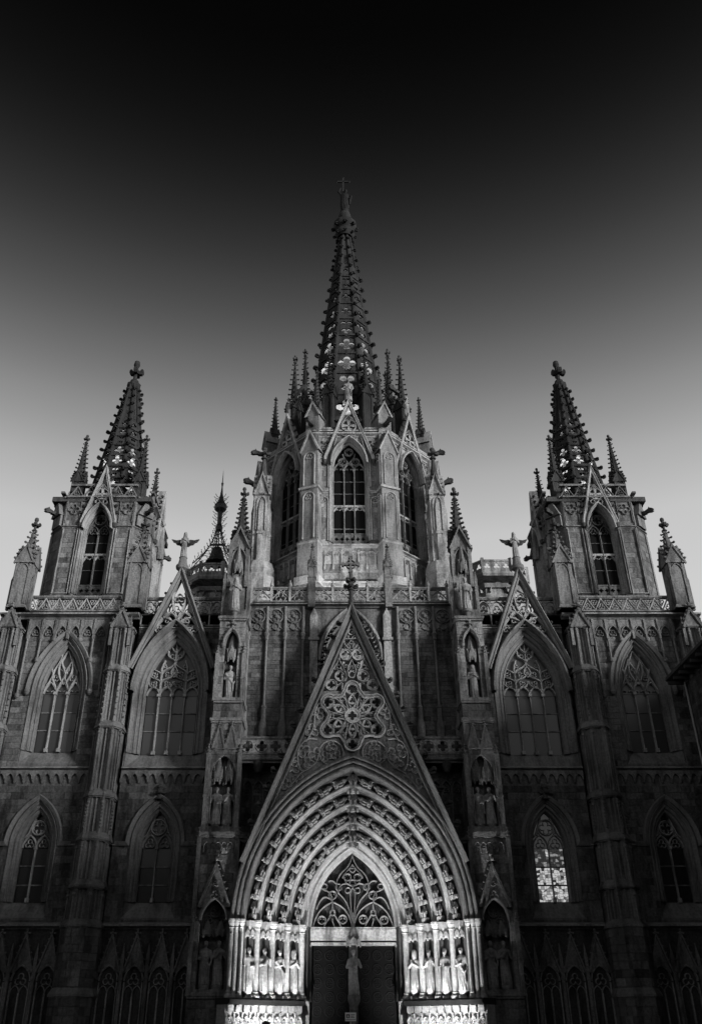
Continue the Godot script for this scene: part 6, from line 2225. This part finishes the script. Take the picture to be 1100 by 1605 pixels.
	var msh := ArrayMesh.new()
	if vs.size():
		msh.add_surface_from_arrays(Mesh.PRIMITIVE_TRIANGLES, arr)
	return msh

func B4(a: Vector3, b: Vector3, r0: float, r1: float) -> Array:
	return [a, b, r0, r1]

func head_bones(c: Vector3, beard := false, hood := false) -> Array:
	var o := [B4(c + Vector3(0, 0.03, -0.01), c + Vector3(0, -0.04, 0.03), 0.105, 0.085), B4(c + Vector3(0, -0.16, -0.01), c + Vector3(0, -0.06, 0), 0.055, 0.055), B4(c + Vector3(0, 0.0, 0.1), c + Vector3(0, -0.03, 0.125), 0.014, 0.018)]
	if beard:
		o.append(B4(c + Vector3(0, -0.07, 0.08), c + Vector3(0, -0.2, 0.1), 0.05, 0.025))
	if hood:
		o.append(B4(c + Vector3(0, 0.06, -0.04), c + Vector3(0, -0.18, -0.05), 0.13, 0.16))
	return o

func saint(kind: int, cell := 0.024) -> ArrayMesh:
	var lean := 0.03 * (kind % 3 - 1)
	var robe := [[0.0, 0.25, 0.2, 0.0, 0.0], [0.25, 0.23, 0.18, 0.0, 0.0], [0.75, 0.21, 0.165, lean, 0.02], [1.05, 0.2, 0.155, lean, 0.01], [1.35, 0.245, 0.15, lean * 0.5, 0.0], [1.47, 0.17, 0.11, 0.0, 0.0], [1.53, 0.07, 0.06, 0.0, 0.0]]
	var b := head_bones(Vector3(0.0, 1.7, 0.03), kind % 2 == 0, kind == 1)
	var sh := 0.21
	match kind:
		0:  # holds a book before the chest, other hand raised
			b += [B4(Vector3(-sh, 1.38, 0), Vector3(-0.3, 1.1, 0.06), 0.075, 0.062), B4(Vector3(-0.3, 1.1, 0.06), Vector3(-0.08, 1.16, 0.22), 0.058, 0.042), B4(Vector3(-0.1, 1.12, 0.24), Vector3(0.02, 1.3, 0.24), 0.06, 0.06), B4(Vector3(sh, 1.38, 0), Vector3(0.32, 1.12, 0.05), 0.075, 0.062), B4(Vector3(0.32, 1.12, 0.05), Vector3(0.22, 1.36, 0.22), 0.056, 0.04)]
		1:  # hands joined
			b += [B4(Vector3(-sh, 1.38, 0), Vector3(-0.29, 1.1, 0.06), 0.075, 0.065), B4(Vector3(-0.29, 1.1, 0.06), Vector3(-0.02, 1.26, 0.23), 0.058, 0.038), B4(Vector3(sh, 1.38, 0), Vector3(0.29, 1.1, 0.06), 0.075, 0.065), B4(Vector3(0.29, 1.1, 0.06), Vector3(0.02, 1.26, 0.23), 0.058, 0.038), B4(Vector3(0, 1.24, 0.24), Vector3(0, 1.4, 0.25), 0.035, 0.025)]
		2:  # cloak gathered over one arm, staff at the side
			b += [B4(Vector3(-sh, 1.38, 0), Vector3(-0.31, 1.08, 0.02), 0.075, 0.062), B4(Vector3(-0.31, 1.08, 0.02), Vector3(-0.3, 1.05, 0.22), 0.056, 0.042), B4(Vector3(-0.3, 0.02, 0.23), Vector3(-0.3, 1.75, 0.23), 0.028, 0.028), B4(Vector3(sh, 1.38, 0), Vector3(0.3, 1.06, 0.06), 0.08, 0.066), B4(Vector3(0.3, 1.06, 0.06), Vector3(0.06, 1.02, 0.22), 0.06, 0.045), B4(Vector3(0.2, 1.02, 0.18), Vector3(0.24, 0.5, 0.16), 0.07, 0.03)]
		3:  # one arm across, mantle falling in a diagonal
			b += [B4(Vector3(-sh, 1.38, 0), Vector3(-0.28, 1.07, 0.05), 0.078, 0.065), B4(Vector3(-0.28, 1.07, 0.05), Vector3(0.05, 1.14, 0.21), 0.058, 0.042), B4(Vector3(sh, 1.38, 0), Vector3(0.3, 1.06, 0.03), 0.078, 0.062), B4(Vector3(0.3, 1.06, 0.03), Vector3(0.24, 0.82, 0.18), 0.055, 0.042), B4(Vector3(-0.22, 1.3, 0.1), Vector3(0.18, 0.78, 0.17), 0.07, 0.05), B4(Vector3(0.18, 0.78, 0.17), Vector3(0.2, 0.35, 0.15), 0.055, 0.03)]
	return figure({"bones": b, "robe": robe, "folds": 0.085, "k": 0.04}, cell)

func seated(kind: int) -> ArrayMesh:
	var b := [B4(Vector3(0, 0.95, 0.02), Vector3(0, 0.88, 0.05), 0.14, 0.12), B4(Vector3(0, 0.75, 0), Vector3(0, 0.4, 0), 0.2, 0.22), B4(Vector3(-0.14, 0.36, 0.05), Vector3(-0.18, 0.36, 0.36), 0.13, 0.11), B4(Vector3(0.14, 0.36, 0.05), Vector3(0.18, 0.36, 0.36), 0.13, 0.11), B4(Vector3(-0.18, 0.36, 0.36), Vector3(-0.16, 0.02, 0.34), 0.11, 0.13), B4(Vector3(0.18, 0.36, 0.36), Vector3(0.16, 0.02, 0.34), 0.11, 0.13), B4(Vector3(-0.22, 0.72, 0.02), Vector3(-0.28, 0.5, 0.14), 0.08, 0.07), B4(Vector3(0.22, 0.72, 0.02), Vector3(0.28, 0.5, 0.14), 0.08, 0.07)]
	if kind == 0:
		b += [B4(Vector3(-0.28, 0.5, 0.14), Vector3(0.0, 0.58, 0.28), 0.07, 0.05), B4(Vector3(0.28, 0.5, 0.14), Vector3(0.0, 0.5, 0.3), 0.07, 0.05)]
	else:
		b += [B4(Vector3(-0.28, 0.5, 0.14), Vector3(-0.24, 0.78, 0.26), 0.07, 0.05), B4(Vector3(0.28, 0.5, 0.14), Vector3(0.14, 0.48, 0.34), 0.07, 0.05)]
	return figure({"bones": b, "k": 0.06}, 0.05)

var bracket_mesh: ArrayMesh

func statue(mesh: ArrayMesh, at: Vector3, height: float, turn: float, label: String, grp: String, mat: Material) -> MeshInstance3D:
	var o := MeshInstance3D.new()
	o.name = numbered("statue")
	o.mesh = mesh
	o.material_override = mat
	o.transform = Transform3D(Basis(Vector3.UP, turn) * Basis.from_scale(Vector3.ONE * height / 1.83), at)
	add_child(o)
	tag(o, label, "statue", grp)
	return o

func statues() -> void:
	var v := [saint(0), saint(1), saint(2), saint(3)]
	# in the jambs of the portal
	var which := ["outermost statue", "second statue from the outside", "third statue from the outside", "innermost statue, next to the door,"]
	for s in [-1.0, 1.0]:
		for i in 4:
			var k: int = [2, 0, 3, 1][i] if s < 0 else [3, 2, 0, 1][i]
			statue(v[k], Vector3(s * (4.86 - 0.66 * i), 3.03, 1.8 - 0.7 * i), 1.78, -s * (0.55 + 0.05 * i), "%s in the floodlit %s jamb of the portal" % [which[i], "left" if s < 0 else "right"], "robed statues in the portal jambs", M.carved)
	statue(v[0], Vector3(0, 2.98, -1.33), 1.95, 0, "robed stone statue on the middle post between the two doors", "", M.statue)
	for s in [-1.0, 1.0]:
		var sd := "left" if s < 0 else "right"
		statue(v[3 if s < 0 else 1], Vector3(6.55 * s, 16.66, 1.62), 1.85, 0, "lone statue in tall narrow niche high on the %s pier" % sd, "statues in the niches of the piers", M.statue)
		statue(v[1 if s < 0 else 2], Vector3(6.55 * s, 21.86, 1.58), 2.0, 0, "statue before the tabernacle on top of the %s pier, at parapet height" % sd, "statues in the niches of the piers", M.statue)
		for t in [-1.0, 1.0]:
			var td := "left-hand" if t < 0 else "right-hand"
			statue(v[2 if t < 0 else 0], Vector3(6.55 * s + 0.29 * t, 10.24, 1.62), 1.8, 0.15 * -t, "%s statue of the paired niche at mid height on %s pier" % [td, sd], "statues in the niches of the piers", M.statue)
			statue(v[3 if t < 0 else 0], Vector3(6.55 * s + 0.31 * t, 3.28, 1.62), 1.8, 0.15 * -t, "%s statue of the lowest dark pair on %s pier" % [td, sd], "statues in the niches of the piers", M.statue)
		# angels on the gables
		var an := thing("angel_statue", "winged angel standing on tip of the %s window gable against the sky" % sd, "statue", Vector3(10.0 * s, 25.86, 0.25), "angels on the window gables")
		inst("body", v[1], M.statue, an, Transform3D(Basis.from_scale(Vector3(0.8, 0.95, 0.8)), Vector3.ZERO))
		for t in [-1.0, 1.0]:
			var b := mb(SD)
			var w := PackedVector2Array([Vector2(0.05 * t, 1.15), Vector2(0.3 * t, 1.32), Vector2(0.55 * t, 1.28), Vector2(0.85 * t, 1.36), Vector2(0.72 * t, 1.16), Vector2(0.6 * t, 1.12), Vector2(0.5 * t, 0.98), Vector2(0.34 * t, 0.95), Vector2(0.2 * t, 0.84), Vector2(0.05 * t, 0.9)])
			b.prism(w, -0.2, -0.1, 0.02, true)
			for i in 5:
				b.bar(PackedVector2Array([Vector2(t * 0.12, 1.12 - i * 0.04), Vector2(t * (0.75 - i * 0.13), 1.3 - i * 0.1)]), 0.05, -0.1, -0.06)
			part("wing", b, M.stone, an)
	# on the lantern tower
	statue(v[3], Vector3(0.12, 41.1, -3.9), 2.0, 0, "small statue on the point of the lantern tower's front gable", "statues on the gables of the lantern tower", M.statue)
	for s in [-1.0, 1.0]:
		statue(v[1], Vector3(0.12 + s * 4.45, 41.1, -5.9), 1.9, s * PI / 4, "statue on %s diagonal gable of the lantern tower, " % ("left" if s < 0 else "right"), "statues on the gables of the lantern tower", M.statue)
	# figure with the cross on the very top
	var tp := thing("summit_statue", "dark figure raising a cross on the very top of the central spire", "statue", Vector3(0.12, 69.2, -10.2))
	inst("body", figure({"bones": head_bones(Vector3(0.06, 1.68, 0.03)) + [B4(Vector3(-0.2, 1.38, 0), Vector3(-0.33, 1.6, 0.03), 0.08, 0.065), B4(Vector3(-0.33, 1.6, 0.03), Vector3(-0.22, 1.92, 0.05), 0.06, 0.045), B4(Vector3(0.2, 1.38, 0), Vector3(0.36, 1.2, 0.05), 0.08, 0.065), B4(Vector3(0.36, 1.2, 0.05), Vector3(0.34, 0.9, 0.15), 0.06, 0.05), B4(Vector3(0.3, 0.95, 0.1), Vector3(0.28, 0.5, 0.1), 0.09, 0.04)], "robe": [[0.0, 0.22, 0.2, 0, 0], [0.5, 0.25, 0.2, 0, 0], [1.05, 0.24, 0.17, 0, 0], [1.36, 0.26, 0.15, 0, 0], [1.5, 0.1, 0.08, 0, 0]], "folds": 0.08}, 0.026), M.bronze, tp, Transform3D(Basis.from_scale(Vector3.ONE * 1.72), Vector3.ZERO))
	var b := mb(g(0.012))
	b.t = xf(Vector3(-0.12, 0, 0.1))
	b.box(0, 3.75, 0, 0.13, 2.0, 0.13)
	b.box(0, 4.25, 0, 1.15, 0.13, 0.13)
	for q in [Vector2(-0.6, 4.25), Vector2(0.6, 4.25), Vector2(0, 4.8)]:
		b.lathe(PackedVector2Array([Vector2(0, -0.12), Vector2(0.13, 0), Vector2(0, 0.12)]), 6, Vector3(q.x, q.y, 0))
	part("cross", b, M.iron, tp)
	# little figures on the outer corner blocks of the lantern tower
	for s in [-1.0, 1.0]:
		var cf := statue(v[0], Vector3(0.12 + s * 5.9, 38.35, -7.6), 1.5, s * 0.9, "small crouching figure on outer %s corner of lantern tower, against sky" % ("left" if s < 0 else "right"), "corner figures of the lantern tower", M.stone_black)
		cf.scale.y *= 0.85

# ---------------------------------------------------------------- lamps, sign, onlooker
func floodlight(at: Vector3, aim: Vector3, energy: float, angle: float, size: float, label: String, grp := "") -> void:
	var d := (aim - at).normalized()
	var up := Vector3.UP if absf(d.y) < 0.95 else Vector3(0, 0, 1)
	var B := Basis.looking_at(d, up)
	var L := thing("floodlight", label, "lamp", at, grp)
	var b := mb(g(0.05))
	b.t = Transform3D(B * Basis(Vector3.RIGHT, -PI / 2), Vector3.ZERO)
	b.lathe(PackedVector2Array([Vector2(0, -size), Vector2(size * 0.5, -size * 0.9), Vector2(size * 0.75, -size * 0.2), Vector2(size * 0.9, size * 0.1), Vector2(size * 0.84, size * 0.12), Vector2(size * 0.8, -0.01)]), 12)
	part("housing", b, M.iron, L)
	b = mb(g(0.05))
	b.tube(PackedVector3Array([-d * size * 0.5, -d * size * 0.5 + Vector3(0, -size * 1.3, 0)]), size * 0.14, size * 0.14)
	part("bracket", b, M.iron, L)
	b = mb(g(1))
	b.t = Transform3D(B * Basis(Vector3.RIGHT, -PI / 2), Vector3.ZERO)
	b.lathe(PackedVector2Array([Vector2(size * 0.8, 0.0), Vector2(0, size * 0.05)]), 12)
	part("lamp_lens", b, M.lens, L)
	var sp := SpotLight3D.new()
	sp.name = "beam"
	sp.light_energy = energy
	sp.spot_angle = angle
	sp.spot_angle_attenuation = 0.7
	sp.spot_range = 60
	sp.spot_attenuation = 2
	sp.light_size = size * 0.6
	sp.shadow_enabled = true
	sp.light_color = Color(1, 1, 1)
	L.add_child(sp)
	sp.transform = Transform3D(B, d * size * 0.2)

func lamps() -> void:
	for s in [-1.0, 1.0]:
		var sd := "left" if s < 0 else "right"
		# visible little lamps on the outer shafts
		floodlight(Vector3(5.62 * s, 5.32, 2.62), Vector3(-1.0 * s, 8.5, 0.0), 3.0, 30, 0.09, "small lit lamp on the outer shaft of %s portal jamb" % sd, "portal lamps")
		# uplights on the ledge before the statues
		for i in 4:
			var at := Vector3(s * (4.62 - 0.66 * i), 2.84, 2.18 - 0.7 * i)
			floodlight(at, at + Vector3(s * 0.1, 2.0, -0.3), 1.9, 60, 0.06, "uplight on ledge before %s statue of %s jamb" % [["the outermost", "the second", "the third", "the innermost"][i], sd], "ledge uplights of the portal")
		# ground floods below the frame
		floodlight(Vector3(s * 3.3, 0.3, 3.4), Vector3(s * 4.2, 1.9, 0.9), 52.0, 50, 0.16, "ground floodlight in front of %s portal base" % sd, "ground floodlights")
		floodlight(Vector3(s * 1.9, 0.3, 2.4), Vector3(s * 1.1, 11.0, 0.8), 500.0, 36, 0.2, "ground floodlight aimed up at the archivolts from the %s of the doors" % sd, "ground floodlights")
		floodlight(Vector3(s * 3.5, 0.3, 4.0), Vector3(s * 4.0, 10.5, 1.9), 120.0, 26, 0.2, "ground floodlight before the %s jamb aimed up at the outer archivolts" % sd, "ground floodlights")
	floodlight(Vector3(0.12, 42.6, -9.2), Vector3(0.12, 53.0, -12.2), 850.0, 40, 0.2, "floodlight inside the foot of the central open spire")
	for s in [-1.0, 1.0]:
		floodlight(Vector3(16.45 * s, 33.9, -5.2), Vector3(16.45 * s, 39.0, -7.2), 240.0, 45, 0.14, "floodlight inside the foot of the %s tower's open spire" % ("left" if s < 0 else "right"), "spire floodlights")
	for s in [-1.0, 1.0]:
		floodlight(Vector3(1.4 * s, 23.4, -0.5), Vector3(0.6 * s, 30.5, -4.0), 22.0, 55, 0.2, "floodlight behind parapet aimed at the lantern tower from the %s" % ("left" if s < 0 else "right"), "lantern tower floodlights")

func sign_and_onlooker() -> void:
	var S2 := thing("notice_board", "small white notice board with symbol on a post before the middle door post", "sign", Vector3(-0.2, 0, 0.5))
	var b := mb(g(0.3))
	b.lathe(PackedVector2Array([Vector2(0.2, 0), Vector2(0.2, 0.03), Vector2(0.03, 0.06), Vector2(0.03, 1.9)]), 10)
	part("post", b, M.iron, S2)
	b = mb(g(0.7))
	b.span(-0.25, 0.25, 1.88, 2.22, -0.02, 0.02)
	part("board", b, M.paint, S2)
	b = mb(g(0.04))
	b.span(-0.23, 0.23, 1.93, 1.95, 0.021, 0.025)
	b.span(-0.2, -0.04, 2.0, 2.16, 0.021, 0.025)
	for i in 3:
		b.span(0.0, [0.19, 0.15, 0.18][i], 2.12 - i * 0.055, 2.145 - i * 0.055, 0.021, 0.025)
	part("print", b, M.paint, S2)
	b = mb(g(0.7))
	b.t = xf(Vector3(-0.12, 2.08, 0.025))
	b.prism(circle(Vector2(0, 0.04), 0.017, 10), 0, 0.003)
	b.prism(PackedVector2Array([Vector2(-0.035, -0.05), Vector2(0.035, -0.05), Vector2(0.02, 0.02), Vector2(-0.02, 0.02)]), 0, 0.003)
	part("symbol", b, M.paint, S2)
	var P := thing("person", "person with dark hair standing in the square, only the head in view", "person", Vector3(-2.54, 0, 23))
	var bones := head_bones(Vector3(0, 1.59, 0.0))
	for s in [-1.0, 1.0]:
		bones += [B4(Vector3(s * 0.1, 0.9, 0), Vector3(s * 0.1, 0.48, 0.02), 0.09, 0.06), B4(Vector3(s * 0.1, 0.48, 0.02), Vector3(s * 0.1, 0.08, -0.01), 0.06, 0.042), B4(Vector3(s * 0.1, 0.05, -0.03), Vector3(s * 0.11, 0.035, 0.15), 0.045, 0.035), B4(Vector3(s * 0.18, 1.38, 0), Vector3(s * 0.23, 1.1, -0.01), 0.058, 0.045), B4(Vector3(s * 0.23, 1.1, -0.01), Vector3(s * 0.23, 0.86, 0.05), 0.042, 0.032), B4(Vector3(s * 0.23, 0.84, 0.05), Vector3(s * 0.22, 0.74, 0.07), 0.034, 0.02), B4(Vector3(s * 0.08, 1.36, 0), Vector3(s * 0.07, 0.95, 0), 0.12, 0.11)]
	var bm := inst("body", figure({"bones": bones, "k": 0.04}, 0.025), M.cloth, P, Transform3D(Basis(Vector3.UP, PI), Vector3.ZERO))
	var hm := figure({"bones": [B4(Vector3(0, 1.63, -0.02), Vector3(0, 1.57, -0.04), 0.118, 0.1)], "k": 0.03}, 0.02)
	inst("hair", hm, M.hair, P, Transform3D(Basis(Vector3.UP, PI), Vector3.ZERO))
	bm.set_meta("label", "dark clothed standing body")

# ---------------------------------------------------------------- materials
func noise_image(seed_: int, freq: float, oct: int, size: int) -> Image:
	var n := FastNoiseLite.new()
	n.seed = seed_
	n.frequency = freq
	n.fractal_octaves = oct
	n.noise_type = FastNoiseLite.TYPE_SIMPLEX_SMOOTH
	return n.get_seamless_image(size, size)

func make_materials() -> void:
	var n1 := noise_image(3, 0.02, 5, 512)
	var n2 := noise_image(8, 0.09, 3, 512)
	var grain := Image.create_empty(512, 512, false, Image.FORMAT_RGB8)
	var bump := Image.create_empty(512, 512, false, Image.FORMAT_RGB8)
	for y in 512:
		for x in 512:
			var a := n1.get_pixel(x, y).r
			var c := n2.get_pixel(x, y).r
			var v := 0.9 + 0.3 * (a - 0.5) + 0.24 * (c - 0.5)
			if c < 0.3:
				v -= 0.07
			v = clampf(v, 0.5, 1.0)
			grain.set_pixel(x, y, Color(v, v, v))
			var h := clampf(0.5 + 0.6 * (a - 0.5) + 0.5 * (c - 0.5), 0, 1)
			bump.set_pixel(x, y, Color(h, h, h))
	var g1 := noise_image(21, 0.012, 4, 512)
	var g2 := noise_image(33, 0.05, 3, 512)
	var grime := Image.create_empty(512, 512, false, Image.FORMAT_RGB8)
	for y in 512:
		for x in 512:
			var a := g1.get_pixel(x, y).r
			var c := g2.get_pixel(x, y).r
			var v := clampf(0.95 + 0.8 * (a - 0.5) + 0.3 * (c - 0.5), 0.5, 1.0)
			grime.set_pixel(x, y, Color(v, v, v))
	var tg := ImageTexture.create_from_image(grain)
	var tb := ImageTexture.create_from_image(bump)
	var td := ImageTexture.create_from_image(grime)
	var mk := func(c: Color, vert: bool, streak: float, rough: float) -> StandardMaterial3D:
		var m := StandardMaterial3D.new()
		m.albedo_color = c
		m.albedo_texture = tg
		m.roughness = rough
		m.metallic_specular = 0.3
		m.vertex_color_use_as_albedo = vert
		m.uv1_triplanar = true
		m.uv1_world_triplanar = true
		m.uv1_scale = Vector3(0.55, 0.55, 0.55)
		m.uv2_triplanar = true
		m.uv2_world_triplanar = true
		m.uv2_scale = Vector3(0.16, streak, 0.16)
		m.detail_enabled = true
		m.detail_blend_mode = BaseMaterial3D.BLEND_MODE_MUL
		m.detail_albedo = td
		m.detail_uv_layer = BaseMaterial3D.DETAIL_UV_2
		m.heightmap_enabled = true
		m.heightmap_texture = tb
		m.heightmap_scale = 2.5
		m.cull_mode = BaseMaterial3D.CULL_DISABLED
		return m
	M.stone = mk.call(Color(1, 1, 1), true, 0.045, 0.9)
	M.stone_dark = mk.call(g(SD.r).linear_to_srgb(), false, 0.045, 0.9)
	M.stone_black = mk.call(g(SB.r * 1.1).linear_to_srgb(), false, 0.045, 0.9)
	M.bronze = mk.call(g(0.012).linear_to_srgb(), false, 0.12, 0.7)
	M.statue = mk.call(g(0.3).linear_to_srgb(), false, 0.12, 0.85)
	M.carved = mk.call(g(0.34).linear_to_srgb(), false, 0.12, 0.85)
	M.tone = []
	for i in 13:
		M.tone.append(mk.call(g(0.02 + 0.04 * i).linear_to_srgb(), false, 0.05, 0.9))
	var simple := func(c: float, rough: float, vert := true) -> StandardMaterial3D:
		var m := StandardMaterial3D.new()
		m.albedo_color = g(c).linear_to_srgb()
		m.roughness = rough
		m.vertex_color_use_as_albedo = vert
		m.cull_mode = BaseMaterial3D.CULL_DISABLED
		return m
	M.iron = simple.call(1.0, 0.55)
	M.wood = simple.call(1.0, 0.7)
	M.wood.metallic_specular = 0.12
	M.paint = simple.call(1.0, 0.5)
	M.cloth = simple.call(0.05, 0.9, false)
	M.hair = simple.call(0.012, 0.5, false)
	M.glass = simple.call(0.012, 0.22, false)
	M.glass_mid = simple.call(0.03, 0.35, false)
	M.dark_opening = simple.call(0.006, 0.5, false)  # near-black sheet standing in for shade in the open tower lights
	M.dark_opening.metallic_specular = 0.12
	M.mesh_pane = simple.call(0.03, 0.4, false)
	M.mesh_pane_b = simple.call(0.045, 0.33, false)
	M.ground = mk.call(g(0.16).linear_to_srgb(), false, 0.16, 0.8)
	M.lit = []
	for e in [0.03, 0.1, 0.26, 0.55]:
		var m: StandardMaterial3D = simple.call(0.02, 0.3, false)
		m.emission_enabled = true
		m.emission = Color(1, 1, 1)
		m.emission_energy_multiplier = e
		M.lit.append(m)
	M.dim_window = simple.call(0.02, 0.3, false)
	M.dim_window.emission_enabled = true
	M.dim_window.emission = Color(1, 1, 1)
	M.dim_window.emission_energy_multiplier = 0.03
	M.lens = simple.call(0.5, 0.3, false)
	M.lens.emission_enabled = true
	M.lens.emission = Color(1, 1, 1)
	M.lens.emission_energy_multiplier = 2.0
